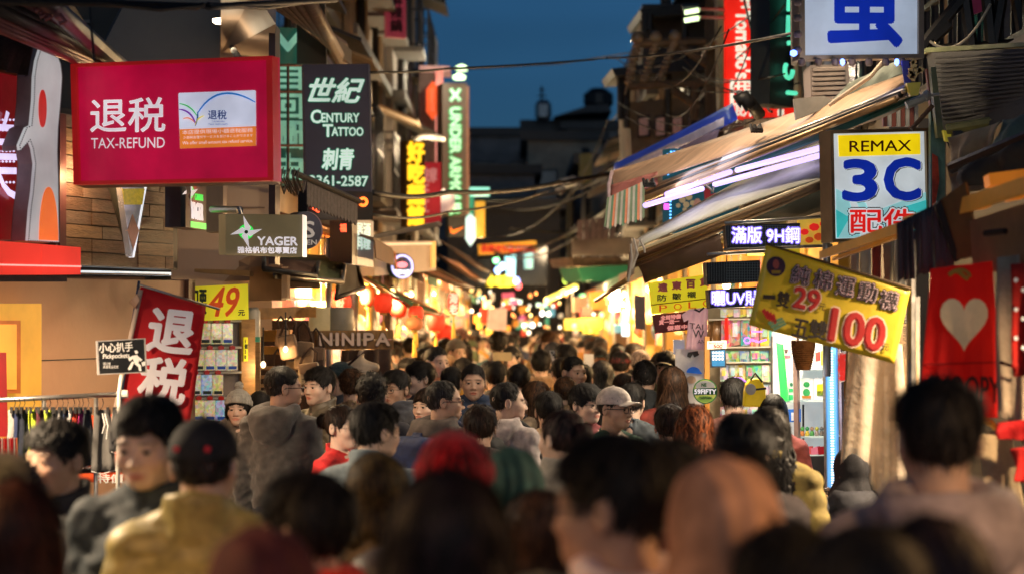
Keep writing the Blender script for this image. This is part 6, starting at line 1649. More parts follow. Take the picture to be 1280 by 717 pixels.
for k in range(7):
    lit = k in (2, 5)
    h_ = part(MB().lathe([(.014, -.012), (.02, 0), (.02, .02), (.01, .03)], P(1002 + k*21, 80, 11.98), 10), 'bulb_holder', hold, e)
    if lit: part(MB().lathe([(.001, -.02), (.012, -.008), (.012, .01), (.004, .018)], P(1053 if k == 2 else 1121, 78, 11.9), 8), 'blue_led', bl, h_)
for k in range(4): part(MB().lathe([(.014, -.012), (.02, 0), (.02, .02), (.01, .03)], P(995, 3 + k*20, 11.9), 10, 'x'), 'bulb_holder', hold, e)
part(MB().lathe([(.001, -.018), (.018, -.008), (.018, .01), (.004, .018)], P(992, 67, 11.85), 8), 'blue_led', bl, e)
lamp(P(992, 67, 11.7), .25, (.1, .2, 1), e, .02); lamp(P(1060, 92, 11.75), 2.5, (1, .8, .62), e, .1)  # the second, warm lamp has no bulb; added to brighten the awning
# ribbed air conditioner under it, tarps
e = thing('window_air_conditioner', P(1035, 130, 13.5), 'grey louvred air conditioner box below the egg sign', 'air conditioner')
part(slabp([(1012, 82, 13.5), (1061, 80, 13.5), (1062, 128, 13.5), (1014, 130, 13.5)], (0, .3, 0)), 'case', mat('ac_case', (.26, .22, .20), .6, var=.2), e)
for k in range(7): part(slabp([(1016, 86 + k*6, 13.46), (1056, 84.5 + k*6, 13.46), (1056, 88 + k*6, 13.46), (1016, 89.5 + k*6, 13.46)], (0, .03, .01)), 'louvre', mat('ac_louvre', (.30, .25, .22), .55), e)
cloth_m = mat('tarp_greygreen', (.16, .19, .16), .6, var=.25, scale=4, bump=.4, bscale=25)
e = thing('tarp_sheet', P(1080, 110, 13), 'grey green tarp sheet with a rope seam behind the long awning', 'tarp')
cloth('sheet', Plane((1035, 133, 13.2), (1128, 90, 12.9), (1060, 60, 13.2)), [(1060, 104), (1128, 72), (1128, 92), (1020, 144)], cloth_m, e, amp=.01)
part(MB().tube([P(1036, 132, 12.9), P(1088, 96, 12.85), P(1103, 78, 12.85)], .012, 6), 'rope', mat('rope', (.5, .42, .33), .8), e)
part(slabp([(992, 124, 13.2), (1030, 120, 13.2), (1046, 130, 13.2), (995, 150, 13.2)], (0, .05, 0)), 'grey_flap', mat('grey_flap', (.25, .25, .23), .6), e)
# ---------------------------------------------------------------- long awning A with LED tubes
tan_f = mat('canvas_tan', (.55, .36, .23), .55, var=.35, scale=3, bump=.3, bscale=18, stretch=(1, 3, 1))
aw = thing('long_tan_awning', P(950, 200, 13), 'long tan awning with rolled edge, teal lining and paired tube lights', 'awning')
def quadsheet(name, pts, m, par, th=.01, sagd=.03, nu=14, nv=5):
    A, B_, C, D = [P(*q) for q in pts]; V = []
    for j in range(nv+1):
        for i in range(nu+1):
            u, v = i/nu, j/nv
            V.append((A*(1-u) + B_*u)*(1-v) + (D*(1-u) + C*u)*v - Vector((0, 0, sagd*math.sin(math.pi*u)*(.4 + .6*v) + .012*math.sin(u*15 + j)*math.sin(math.pi*v))))
    n = len(V); V += [q + Vector((0, th, th)) for q in V]
    fc = []
    for j in range(nv):
        for i in range(nu):
            a = j*(nu+1) + i; fc += [(a, a+1, a+nu+2, a+nu+1), (n+a, n+a+nu+1, n+a+nu+2, n+a+1)]
    rim = list(range(nu+1)) + [j*(nu+1) + nu for j in range(1, nv+1)] + [nv*(nu+1) + i for i in range(nu-1, -1, -1)] + [j*(nu+1) for j in range(nv-1, 0, -1)]
    for a, q in zip(rim, rim[1:] + rim[:1]): fc.append((a, n+a, n+q, q))
    b = MB(); b.v = [tuple(q) for q in V]; b.f = fc
    return part(b, name, m, par, smooth=True)
quadsheet('canopy', [(1132, 94, 12.6), (764, 216, 16.5), (768, 238, 15.6), (1132, 110, 11.9)], tan_f, aw)
quadsheet('rolled_edge', [(1131, 108, 11.9), (822, 230, 15.2), (822, 240, 15.2), (1136, 119, 11.85)], mat('valance_rib', (.40, .32, .36), .45, var=.3, scale=6, stretch=(1, 1, 14), bump=.4), aw)
quadsheet('teal_lining', [(1150, 119, 12.0), (850, 226, 14.8), (850, 233, 14.8), (1150, 124, 12.0)], mat('teal_trim', (.01, .16, .13), .5, var=.3), aw)
quadsheet('underside', [(1150, 126, 12.3), (830, 236, 15), (806, 262, 15.0), (1040, 172, 13.4)], mat('underside_tan', (.52, .38, .26), .6, var=.4, scale=6, bump=.3), aw, sagd=.0)
quadsheet('rose_flap', [(764, 233, 15.4), (822, 216, 15.0), (822, 232, 14.9), (763, 248, 15.2)], mat('rose_flap', (.42, .15, .13), .6, var=.3), aw, sagd=.0)
for k in range(5):
    part(MB().tube([P(1132 - k*3, 112 + k*3, 11.85), P(812 - k*3, 236 + k*4, 15.1)], .012 if k % 2 else .018, 6), 'edge_rail', [steel, tan_f, dark_metal, tan_f, mat('brass_rail', (.45, .28, .12), .4, .5)][k], aw, smooth=True)
part(MB().tube([P(765, 215, 16.3), P(761, 232, 15.6), P(762, 260, 15.2), P(757, 285, 15.0)], .014, 6), 'end_hem', mat('lilac_hem', (.55, .42, .5), .6), aw, smooth=True)
led1 = emat('lilac_tube', (.60, .48, 1), 1.5)
for a, c, Y0, Y1 in (((833, 243), (913, 215), 14.6, 13.9), ((921, 213), (1026, 185), 13.8, 13.0), ((806, 257), (878, 236), 14.7, 14.1), ((893, 231), (1025, 194.5), 14.0, 13.0)):
    part(MB().tube([P(*a, Y0), P(*c, Y1)], .017, 8), 'tube_light', led1, aw, smooth=True)
for px, py in ((945, 160), (811, 228)): 
    b = MB(); 
    for k in range(9): b.tube([P(px - 7 + k*1.7, py - 4 + (k*5 % 7), 13.6), P(px - 5 + k*1.5, py + 5 - (k*3 % 6), 13.55)], .010, 5)
    part(b, 'knotted_rope', black_p, aw)
b = MB().tube([P(882, 232, 13.9), P(892, 240, 13.9), P(892, 233, 13.9)], .008, 5)
part(b, 'hook', steel, aw)
for px, py, Y in ((1000, 170, 13.5), (905, 200, 14.0), (840, 228, 14.5)): lamp(P(px, py, Y), 5, (.85, .8, 1), aw, .2)
# striped fringe
fr = thing('striped_fringe', P(780, 280, 15), 'ragged orange and green striped awning fringe', 'awning fringe')
stc = [(.55, .16, .06), (.50, .42, .28), (.12, .26, .12), (.6, .22, .10), (.45, .40, .30)]
for k in range(16):
    t0, t1 = k/16, (k+.94)/16
    def lr(a, c, t): return (a[0]*(1-t) + c[0]*t, a[1]*(1-t) + c[1]*t)
    a, c = lr((759, 247), (806, 226), t0), lr((759, 247), (806, 226), t1)
    d, f_ = lr((755, 283), (806, 271), t1), lr((755, 283), (806, 271), t0)
    j = (k*7 % 5)*.9
    part(slabp([(a[0], a[1], 15.0), (c[0], c[1], 15.0), (d[0], d[1] + j, 14.95), ((d[0]+f_[0])/2, d[1] + j + 2.5, 14.95), (f_[0], f_[1] + j, 14.95)], (0, .008, 0)), 'stripe', mat('stripe_%d' % (k % 5), stc[k % 5] if 2 < k < 11 else [(.12, .22, .12), (.4, .38, .28)][k % 2], .8, var=.3, emit=stc[k % 5], es=.08), fr)
# ---------------------------------------------------------------- awning B grey green
awb = thing('grey_green_awning', P(910, 270, 13), 'sagging grey green canvas awning with gilded front bar and ragged tip', 'awning')
canv = mat('canvas_greygreen', (.46, .48, .41), .6, var=.3, scale=3, bump=.35, bscale=15)
quadsheet('canopy', [(1036, 168, 13.9), (800, 297, 15.2), (792, 312, 14.0), (1036, 221, 12.7)], canv, awb, sagd=-.02)
quadsheet('under_canvas', [(900, 294, 13.5), (798, 332, 14.3), (806, 354, 14.6), (905, 318, 14.0)], fabm('under_brown', (.14, .085, .06)), awb, sagd=.0)
quadsheet('dark_lining', [(1034, 226, 13.1), (905, 290, 13.4), (905, 300, 14.5), (1034, 262, 14.2)], fabm('lining_dark', (.04, .05, .04)), awb, sagd=.0)
brs = mat('gilded_bar', (.5, .32, .12), .35, .5, var=.3)
for k, m in enumerate((mat('pale_bar', (.65, .55, .38), .4, emit=(.8, .6, .3), es=.25), brs, fabm('bar_brown', (.22, .13, .06)), brs, fabm('bar_brown', (.22, .13, .06)))):
    part(MB().tube([P(1036, 222 + k*2.2, 12.65), P(796 - k*1.0, 313 + k*5, 13.95)], .011 if k != 2 else .02, 6), 'front_bar', m, awb, smooth=True)
cloth('ragged_tip', Plane((783, 348, 13.9), (800, 340, 13.9), (790, 298, 13.9)), [(789, 298), (799, 300), (793, 342), (783, 349)], fabm('ragged', (.40, .32, .24)), awb, amp=.02, freq=3, nu=8)
for pts in ([(792, 298), (797, 318), (790, 336)], [(800, 300), (805, 310), (806, 316)], [(788, 305), (790, 325), (785, 352)]):
    part(MB().tube([P(x, y, 13.85) for x, y in pts], .007, 5), 'frayed_cord', mat('frayed', (.5, .45, .38), .8), awb)
part(MB().tube([P(1032, 165, 12.6), P(1034, 470, 12.6)], .022, 8), 'front_post', steel, awb, smooth=True)
part(MB().tube([P(783, 350, 14.2), P(745, 375, 16)], .018, 6), 'outer_bar', brs, awb, smooth=True)
# blue tarp
e = thing('blue_tarp_awning', P(845, 180, 19), 'bright blue tarp awning with a white hem under the crossarms', 'awning')
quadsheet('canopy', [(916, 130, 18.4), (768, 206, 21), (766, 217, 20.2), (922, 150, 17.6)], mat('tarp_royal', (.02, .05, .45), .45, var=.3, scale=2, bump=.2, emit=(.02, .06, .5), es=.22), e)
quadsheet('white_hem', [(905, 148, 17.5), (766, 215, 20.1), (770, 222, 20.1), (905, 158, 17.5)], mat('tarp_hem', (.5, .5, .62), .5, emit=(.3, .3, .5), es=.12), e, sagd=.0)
quadsheet('lower_fold', [(900, 160, 17.6), (775, 222, 19.8), (780, 232, 19.6), (890, 190, 17.6)], mat('tarp_lilac', (.24, .2, .34), .6), e, sagd=.02)
part(MB().tube([P(921, 128, 17.5), P(930, 122, 17.5), P(940, 135, 17.5)], .06, 8).tube([P(935, 125, 17.6), P(950, 145, 17.7)], .05, 8), 'bundle', black_p, e, smooth=True)
# corrugated metal and blue led framed billboard
e = thing('corrugated_fence', P(955, 165, 19), 'pale corrugated metal panel behind the long awning', 'panel')
for k in range(7): part(slabp([(933 + k*9, 150 - k*.5, 18.9), (941 + k*9, 150 - k*.5, 18.9), (941 + k*9, 178, 18.9), (933 + k*9, 178, 18.9)], (0, -.02, 0)), 'rib', mat('corrugated', (.30, .25, .20), .5, .3, var=.3), e)
part(slabp([(930, 149, 19), (1000, 145, 19), (1000, 182, 19), (930, 182, 19)], (0, .05, 0)), 'sheet', mat('corrugated_back', (.14, .12, .10), .6), e)
e = thing('cartoon_billboard', P(880, 285, 17.5), 'dark teal billboard with pale flowers inside a blue dotted light frame', 'billboard')
bbp = Plane((838, 285, 17.4), (922, 285, 17.7), (838, 188, 17.4))
panel('board', bbp, [(837, 186), (924, 186), (924, 292), (837, 292)], .1, mat('board_teal', (.01, .07, .10), .5, emit=(.01, .09, .13), es=.4, var=.5, scale=3), e)
fl = mat('flower_cream', (.5, .4, .25), .6, emit=(.5, .38, .2), es=.3)
for cx, cy, r in ((853, 250, 4), (861, 246, 4.5), (858, 256, 4), (866, 254, 3.5), (848, 257, 3), (856, 262, 2.6)): panel('flower', bbp, disc(bbp, cx, cy, r, r, 8), .004, fl, e, lift=.01)
mrn = mat('maroon_paint', (.3, .03, .04), .6, emit=(.35, .03, .04), es=.3)
for p4 in ([(880, 236), (888, 234), (889, 262), (882, 264)], [(884, 244), (902, 240), (902, 245), (884, 249)], [(879, 260), (893, 256), (893, 260), (879, 265)]): panel('painted_shape', bbp, p4, .004, mrn, e, lift=.012)
panel('painted_figure', bbp, disc(bbp, 872, 256, 5, 8, 10), .004, mat('figure_pink', (.5, .3, .25), .6, emit=(.5, .25, .2), es=.2), e, lift=.012)
dot = emat('blue_dot_led', (.12, .45, 1), 3.2)
for (x0, y0, x1, y1, n) in ((839, 190, 895, 189, 15), (835, 193, 835, 218, 7), (838, 252, 838, 281, 8), (919, 226, 919, 247, 6)):
    b = MB()
    for k in range(n): b.box(bbp.hit(x0 + (x1-x0)*k/(n-1), y0 + (y1-y0)*k/(n-1), .03), (.014, .014, .010))
    part(b, 'led_row', dot, e)
text('PK', bbp, (815, 206, 834, 215), emat('cyan_pk', (.6, 1, .9), 1.6), e, bold=.06, lift=.03)
part(MB().tube([bbp.hit(833, 255, .03), bbp.hit(833, 262, .03)], .02), 'pink_lamp', emat('magenta', (1, .1, .8), 2), e)
# phone shop REMAX sign
rp3 = Plane((1042, 298, 12.45), (1161, 297, 12.7), (1040, 166, 12.45))
e = thing('phone_parts_sign', P(1100, 300, 12.6), 'white light box sign with yellow header and big blue 3C over red characters', 'sign')
litw = mat('lit_white_plastic', (.45, .47, .48), .4, emit=(.70, .77, .80), es=.60, var=.05, scale=3, coat=.3)
C4 = [(1038, 163), (1161, 160), (1164, 299), (1041, 303)]
panel('lit_face', rp3, C4, .08, litw, e)
frame('frame', rp3, C4, .020, .12, mat('champagne_frame', (.34, .24, .14), .35, .5, var=.2), e, lift=.02)
part(slabp([(1034, 167, 12.6), (1039, 165, 12.42), (1042, 303, 12.42), (1037, 300, 12.6)], (.01, .2, 0)), 'cabinet_side', steel, e)
hd = mat('header_yellow', (.8, .6, .01), .4, emit=(1, .72, .005), es=.75, var=.1, scale=12)
panel('header', rp3, [(1048, 169.5), (1150, 167), (1150.5, 193), (1049, 196)], .004, hd, e, lift=.006)
brn = mat('brown_print', (.16, .02, .01), .5)
text('REMAX', rp3, (1062, 176.5, 1139, 190), brn, e, bold=.012, slope=-1.3, lift=.011)
grad = mat('aqua_print', (.05, .6, .6), .4, emit=(.06, .62, .62), es=.55, var=.15)
grad2 = mat('pale_aqua_print', (.3, .7, .72), .4, emit=(.34, .70, .72), es=.6, var=.1)
panel('aqua_field', rp3, [(1045, 236), (1060, 244), (1100, 262), (1158, 240), (1159, 294), (1046, 298)], .002, grad2, e, lift=.004)
panel('aqua_field', rp3, [(1045, 262), (1062, 272), (1048, 297), (1046, 297)], .002, grad, e, lift=.0065)
panel('aqua_field', rp3, [(1120, 262), (1158, 250), (1159, 294), (1100, 296)], .002, grad, e, lift=.0065)
for x0 in (1062, 1082): panel('light_ray', rp3, [(x0, 252), (x0 + 8, 251), (x0 + 26, 294), (x0 + 14, 295)], .002, litw, e, lift=.0075)
for dx, dy, m, lf in ((1.8, 1.2, mat('dark_shadow_print', (.03, .01, .03), .5), .009), (.9, .6, litw, .0105), (0, 0, blue_p, .013)):
    text('3', rp3, (1055 + dx, 201 + dy, 1095 + dx, 250 + dy), m, e, bold=.05, lift=lf); text('C', rp3, (1107 + dx, 199 + dy, 1149 + dx, 249 + dy), m, e, bold=.05, lift=lf)
rdp = mat('red_print_lit', (.6, .01, .01), .4, emit=(.85, .015, .012), es=.6)
for bo, m, lf, g in ((.075, black_p, .009, 1.8), (.055, litw, .011, 1.2), (.02, rdp, .014, 0)): text('配件', rp3, (1063, 262, 1144, 291), m, e, bold=bo, slope=-1, lift=lf, grow=g)
# LED display boards
def ledboard(label, pts, Y, txt, box, cat='display'):
    e = thing('led_display', P(*pts[3], Y), label, cat)
    pl = Plane((*pts[3], Y), (*pts[2], Y + .05), (*pts[0], Y))
    panel('case', pl, pts, .08, black_p, e)
    b = MB(); (x0, y0), (x1, y1) = pts[0], pts[2]; n = int((x1 - x0)/3.1); mrows = int((y1 - y0)/3.1)
    for i in range(n + 1): x = x0 + (x1-x0)*i/n; b.box(pl.hit(x, (y0+y1)/2, .005), (.0018, .004, (y1-y0)/F*Y))
    for j in range(mrows + 1): y = y0 + (y1-y0)*j/mrows; b.box(pl.hit((x0+x1)/2, y, .005), ((x1-x0)/F*Y, .004, .0018))
    part(b, 'dot_grid', mat('grid_grey', (.10, .12, .11), .5, emit=(.08, .10, .11), es=.25), e)['kind'] = 'stuff'
    if txt:
        text(txt, pl, box, emat('led_violet', (.30, .22, 1), 1.2), e, bold=.05, lift=.012, name='glow', grow=.5)
        text(txt, pl, box, emat('led_white', (.86, .84, 1), 1.9), e, bold=.006, lift=.018)
    return e
ledboard('lit LED board with white Chinese characters and 9H above the blank one', [(907, 282), (1000, 279), (1000, 307), (909, 310)], 12.3, '滿版 9H鋼', (915, 284, 999, 304))
ledboard('switched off grey dot matrix board', [(883, 328), (950, 325), (950, 352), (884, 356)], 12.4, None, None)
ledboard('lit LED board with white UV lettering under the blank one', [(886, 362), (950, 358), (950, 382), (888, 385)], 12.5, '曬UV貼', (890, 363, 949, 381))
e = thing('sign_rails', P(960, 300, 12.6), 'thin steel rails carrying the LED boards', 'rails')
for a, c in (((906, 279, 12.4), (1045, 270, 12.8)), ((884, 318, 12.4), (960, 314, 12.6)), ((905, 312, 12.4), (1040, 307, 12.7))): part(MB().tube([P(*a), P(*c)], .009, 6), 'rail', steel, e, smooth=True)
e = thing('orange_menu_board', P(1015, 300, 13.2), 'orange and yellow picture board beside the LED boards', 'board')
omp = Plane((1000, 308, 13.1), (1038, 306, 13.2), (1000, 280, 13.1))
panel('board', omp, [(1000, 272), (1040, 268), (1040, 306), (1000, 308)], .03, mat('menu_yellow', (.7, .45, .06), .5, emit=(.9, .55, .06), es=.4, var=.3, scale=9), e)
for cx, cy, r in ((1006, 290, 4), (1018, 284, 5), (1024, 296, 5), (1030, 280, 4), (1012, 300, 4)): panel('painted_leaf', omp, disc(omp, cx, cy, r*1.3, r, 7), .004, rdp if cx % 4 else orp, e, lift=.01)
text('Since', omp, (940, 308, 956, 313), blk, e, bold=.03, lift=.01)
panel('yellow_strip', omp, [(934, 306), (1000, 304), (1000, 318), (934, 320)], .02, mat('strip_yellow', (.7, .5, .02), .5, emit=(.8, .55, .02), es=.4), e, lift=0)
# ---------------------------------------------------------------- yellow socks banner
scp = Plane((937, 405, 9.6), (1118, 453, 9.75), (958, 305, 9.6))
e = thing('socks_banner', P(1040, 455, 9.7), 'tilted yellow plastic price banner for cotton sports socks', 'banner')
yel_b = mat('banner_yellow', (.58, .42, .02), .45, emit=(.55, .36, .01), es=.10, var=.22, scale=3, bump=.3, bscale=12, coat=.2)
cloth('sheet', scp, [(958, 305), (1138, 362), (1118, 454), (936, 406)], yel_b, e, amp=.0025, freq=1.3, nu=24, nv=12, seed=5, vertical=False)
ink = mat('ink_black', (.02, .012, .01), .6); crim_i = mat('ink_crimson', (.38, .012, .01), .5, emit=(.4, .01, .01), es=.15)
lilac_i = mat('ink_lilac', (.72, .52, .58), .6); cream_i = mat('ink_cream', (.75, .55, .40), .6)
def st_(s, bx, m, bo=.03, sl=0, ln=0, lf=.018, g=0): text(s, scp, bx, m, e, bold=bo, slope=sl, lean=ln, lift=lf*.42, grow=g)
for s_, x, y in (('純', 988, 331), ('棉', 1016, 337), ('運', 1044, 345), ('動', 1072, 352), ('襪', 1098, 362)):
    st_(s_, (x, y, x + 22, y + 22), ink, .04, 4, 4, .016, 1.3); st_(s_, (x, y, x + 22, y + 22), lilac_i, .02, 4, 4, .019, .7); st_(s_, (x, y, x + 22, y + 22), ink, .005, 4, 4, .022)
st_('一', (954, 368, 969, 373), ink, .05, 1); st_('雙', (970, 363, 985, 382), ink, .03, 3, 3)
st_('29', (991, 358, 1022, 383), cream_i, .07, 6, 4, .016, 1.2); st_('29', (991, 358, 1022, 383), crim_i, .045, 6, 4, .02); st_('元', (1022, 378, 1031, 386), ink, .02, 2, 2)
st_('五', (990, 397, 1009, 419), ink, .03, 4, 3); st_('雙', (1010, 398, 1032, 421), ink, .03, 4, 3)
st_('100', (1036, 385, 1102, 424), cream_i, .07, 15, 6, .016, 1.5); st_('100', (1036, 385, 1102, 424), crim_i, .05, 15, 6, .02)
st_('元', (1101, 428, 1110, 436), ink, .02, 2, 2)
panel('logo_disc', scp, disc(scp, 970, 333, 12, 12.5, 20), .002, mat('logo_navy', (.05, .02, .06), .5), e, lift=.007)
panel('logo_mark', scp, disc(scp, 970, 330, 4, 6, 10), .002, mat('logo_pink', (.5, .12, .10), .5), e, lift=.009); panel('logo_mark', scp, [(964, 338), (976, 338), (975, 342), (965, 342)], .002, mat('logo_gold', (.4, .3, .03), .5), e, lift=.009)
for k in range(4): panel('red_sock_stripe', scp, [(952 + k*4, 388 + k*2), (956 + k*4, 385 + k*2), (962 + k*3, 396 + k*2), (959 + k*3, 399 + k*2)], .002, crim_i, e, lift=.007)
for k in range(3): panel('green_sock_stripe', scp, [(960 + k*3, 402 + k*4), (978 + k*2, 396 + k*3), (979 + k*2, 399 + k*3), (961 + k*3, 406 + k*4)], .002, mat('ink_green', (.12, .28, .16), .6), e, lift=.007)
part(MB().tube([P(957, 305, 9.6), P(1139, 361, 9.75)], .006, 6), 'top_cord', mat('cord_brown', (.12, .07, .03), .7), e)
# orange awning bar and near stall frame
e = thing('orange_stall_frame', P(1150, 290, 9.2), 'orange lit stall frame beams running over the socks banner', 'stall frame')
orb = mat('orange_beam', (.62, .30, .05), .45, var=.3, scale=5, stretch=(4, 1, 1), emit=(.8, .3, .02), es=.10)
for a, c, w in (((1024, 314, 10.6), (1128, 276, 9.4), 14), ((1040, 322, 10.6), (1130, 290, 9.4), 5)):
    part(MB().slab([P(*a), P(*c), P(c[0], c[1] + w, c[2]), P(a[0], a[1] + w*.7, a[2])], (.02, .08, 0)), 'beam', orb, e)
part(MB().slab([P(1128, 272, 9.4), P(1300, 214, 7.8), P(1300, 236, 7.8), P(1128, 290, 9.4)], (.02, .08, 0)), 'beam', orb, e)
part(MB().slab([P(1212, 276, 8.6), P(1300, 248, 8.0), P(1300, 340, 8.0), P(1216, 340, 8.6)], (.02, .06, 0)), 'tan_board', mat('tan_board', (.30, .19, .09), .6, var=.3), e)
for x0, y0, w, h_ in ((1213, 240, 26, 22), (1236, 214, 48, 18), (1262, 236, 22, 14)):
    part(MB().slab([P(x0, y0 + 3, 8.7), P(x0 + w, y0 - 3, 8.6), P(x0 + w, y0 + h_ - 4, 8.6), P(x0 + 2, y0 + h_, 8.7)], (.02, .2, 0)), 'orange_crate', mat('crate_glow', (.75, .30, .04), .6, emit=(1, .28, .02), es=.3), e)  # crates glow by themselves, the orange light is in the material
for px, py in ((1231, 292), (1260, 290)): part(MB().tube([P(px, py, 8.3), P(px + 26, py - 3, 8.2)], .012, 6), 'rod', dark_metal, e)
for px, Y in ((1139, 9.9), (1290, 7.6)): part(MB().tube([P(px, 300, Y), Vector((P(px, 300, Y).x, Y, 0))], .02, 8), 'post', steel, e)
e = thing('strap_fringe', P(1160, 350, 8.8), 'charcoal grey strap cloth hanging from a brown bracket', 'cloth')
gsm = mat('fringe_grey', (.085, .072, .078), .6, var=.4, scale=5, stretch=(6, 1, 1), bump=.4, bscale=40)
for k in range(9):
    x = 1120 + k*7.2; y0 = 279 - k*3.5
    cloth('strap', Plane((x, 340, 8.8), (x + 8, 340, 8.78), (x, 280, 8.8)), [(x, y0), (x + 7.6, y0 - 3.4), (x + 8 + k*.8, 348 - k*2.5 + (k % 3)*3), (x + 1 + k*.8, 354 - k*2.5)], gsm, e, nu=4, nv=6, amp=.006, freq=.8, seed=k)
part(MB().slab([P(1172, 252, 8.75), P(1206, 228, 8.6), P(1224, 318, 8.6), P(1192, 326, 8.75)], (.02, .05, 0)), 'brown_flap', mat('flap_ochre', (.22, .13, .04), .6, var=.3), e)
part(MB().slab([P(1168, 256, 8.74), P(1176, 250, 8.72), P(1200, 325, 8.72), P(1194, 328, 8.74)], (.0, .03, 0)), 'black_strip', black_p, e)
e = thing('red_towel', P(1205, 530, 8.4), 'bright red hanging towel with dark lettering and striped hem', 'towel')
tw = Plane((1151, 520, 8.45), (1252, 520, 8.35), (1160, 330, 8.45))
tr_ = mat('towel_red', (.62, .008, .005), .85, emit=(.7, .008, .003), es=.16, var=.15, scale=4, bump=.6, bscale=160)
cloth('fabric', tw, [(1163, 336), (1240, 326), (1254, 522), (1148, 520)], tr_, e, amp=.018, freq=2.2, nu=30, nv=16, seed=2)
hm = mat('print_cream', (.75, .55, .32), .8, emit=(.8, .5, .25), es=.14); panel('heart_print', tw, [(1205 + 30*math.sin(k*.2094)**3, 400 - 2.3*(13*math.cos(k*.2094) - 5*math.cos(k*.4189) - 2*math.cos(k*.6283) - math.cos(k*.8378))) for k in range(30)], .002, hm, e, lift=.032)
text('SNOOPY', tw, (1160, 468, 1250, 500), mat('towel_print', (.10, .01, .01), .8), e, bold=.02, lift=.030, slope=3)
for k, m in enumerate((mat('hem_orange', (.8, .25, .02), .8), mat('hem_gold', (.8, .45, .08), .8))): part(MB().tube([tw.hit(1206, 518 + k*5, .025), tw.hit(1225, 519 + k*5, .03), tw.hit(1240, 526 + k*5, .02), tw.hit(1246, 536 + k*4, .02)], .007, 6), 'hem_stripe', m, e)
b = MB(); b.tube([tw.hit(1200 + 12*math.cos(k*.42), 346 + 9*math.sin(k*.42), .028) for k in range(9, 16)] , .007, 6); b.tube([tw.hit(1186 + k*3, 344 - 5*math.sin(k*.55), .028) for k in range(9)], .008, 6)
part(b, 'collar_print', mat('print_gold', (.65, .40, .05), .7), e)
part(MB().tube([tw.hit(1152, 455, .02), tw.hit(1253, 452, .02)], .003, 5), 'seam', mat('seam_red', (.35, .005, .004), .8), e)
for pts, c, lb, Y in (([(1246, 322), (1276, 318), (1290, 560), (1250, 520)], (.55, .42, .28), 'cream coloured garment hanging next to the red towel', 8.2), ([(1264, 330), (1300, 326), (1300, 470), (1268, 470)], (.62, .02, .01), 'red garment with white dots at the stall edge', 8.0),
                      ([(1222, 545), (1262, 528), (1284, 640), (1236, 650)], (.5, .36, .2), 'sand coloured cloth bundle under the red towel', 8.3), ([(1246, 528), (1300, 522), (1300, 552), (1248, 548)], (.6, .01, .01), 'folded red cloth below the cream garment', 8.1), ([(1262, 560), (1300, 556), (1300, 606), (1268, 600)], (.6, .015, .01), 'small red cloth lowest beside the sand bundle', 8.0)):
    e = thing('hanging_garment', P(*pts[3], Y), lb, 'garment')
    cloth('fabric', Plane((pts[3][0], pts[3][1], Y), (pts[2][0], pts[3][1], Y - .08), (pts[3][0], pts[0][1], Y)), pts, mat('garment_%d' % int(Y*100 + pts[0][0]), c, .85, bump=.5, bscale=90, var=.3), e, amp=.018, freq=1.1, seed=int(pts[0][0]))
    if 'dots' in lb:
        pl = Plane((1264, 470, 7.9), (1300, 470, 7.9), (1264, 330, 7.9))
        for k in range(9): panel('dot', pl, disc(pl, 1270 + (k % 3)*9, 350 + k*12, 2.6, 2.8, 8), .003, wt, e)
    if 'cream' in lb: part(MB().tube([P(1250, 452, 8.1), P(1280, 462, 8.1)], .006, 6), 'dark_cord', brn, e)
# plastic wrapped goods and bead curtain
e = thing('plastic_garment_bag', P(1095, 620, 10.3), 'long clear plastic garment bags catching warm light below the banner', 'garment bags')
plm = mat('clear_plastic', (.7, .6, .48), .10, var=.3, scale=4, bump=1, bscale=14, alpha=.5, coat=.8)
cloth('plastic_sheet', Plane((1055, 600, 10.2), (1140, 600, 10.1), (1060, 450, 10.2)), [(1062, 415), (1128, 430), (1140, 625), (1048, 620)], plm, e, amp=.02, freq=1.6, nu=26, nv=16, seed=8)
cloth('inner_fabric', Plane((1055, 600, 10.35), (1140, 600, 10.25), (1060, 450, 10.35)), [(1058, 420), (1148, 400), (1150, 640), (1050, 640)], fabm('inner_tan', (.44, .30, .17), scale=2.5, bump=1, bscale=14), e, amp=.012, freq=1.1, nu=24, seed=9)
for k in range(6): 
    x = 1062 + k*14; cloth('hung_cloth', Plane((x, 370, 10.7), (x + 12, 370, 10.65), (x, 320, 10.7)), [(x, 300 - k*2), (x + 12, 298 - k*2), (x + 13, 420), (x - 1, 420)], fabm('hung_%d' % k, [(.6, .52, .4), (.62, .6, .52), (.35, .05, .04), (.6, .5, .3), (.66, .62, .52), (.12, .14, .2)][k]), e, nu=6, nv=4, amp=.012, freq=.8, seed=k)
part(MB().slab([P(1138, 372, 10.3), P(1150, 370, 10.3), P(1150, 560, 10.3), P(1138, 560, 10.3)], (0, .05, 0)), 'grey_strip', mat('silver_strip', (.3, .29, .26), .35, .3, var=.4, scale=12), e)
text('優\n惠\n價', Plane((1128, 450, 10.2), (1138, 450, 10.2), (1128, 380, 10.2)), (1128, 385, 1137, 448), ink, e, lift=.0)
e = thing('bead_keyrings', P(1040, 640, 11.2), 'tray of small shiny metal keyrings glinting near the shelf foot', 'keyrings')
rs = random.Random(5); b1, b2 = MB(), MB()
for k in range(90):
    px, py = 1012 + rs.random()*58, 606 + rs.random()*34
    (b1 if k % 3 else b2).lathe([(.001, -.012), (.012, -.004), (.012, .006), (.001, .012)], P(px, py, 11.2 + rs.random()*.3), 6)
part(b1, 'keyring', mat('shiny_metal', (.5, .42, .36), .18, .9), e)['kind'] = 'stuff'; part(b2, 'gilt_keyring', mat('gilt', (.7, .4, .12), .2, .8, emit=(.8, .4, .15), es=.15), e)['kind'] = 'stuff'
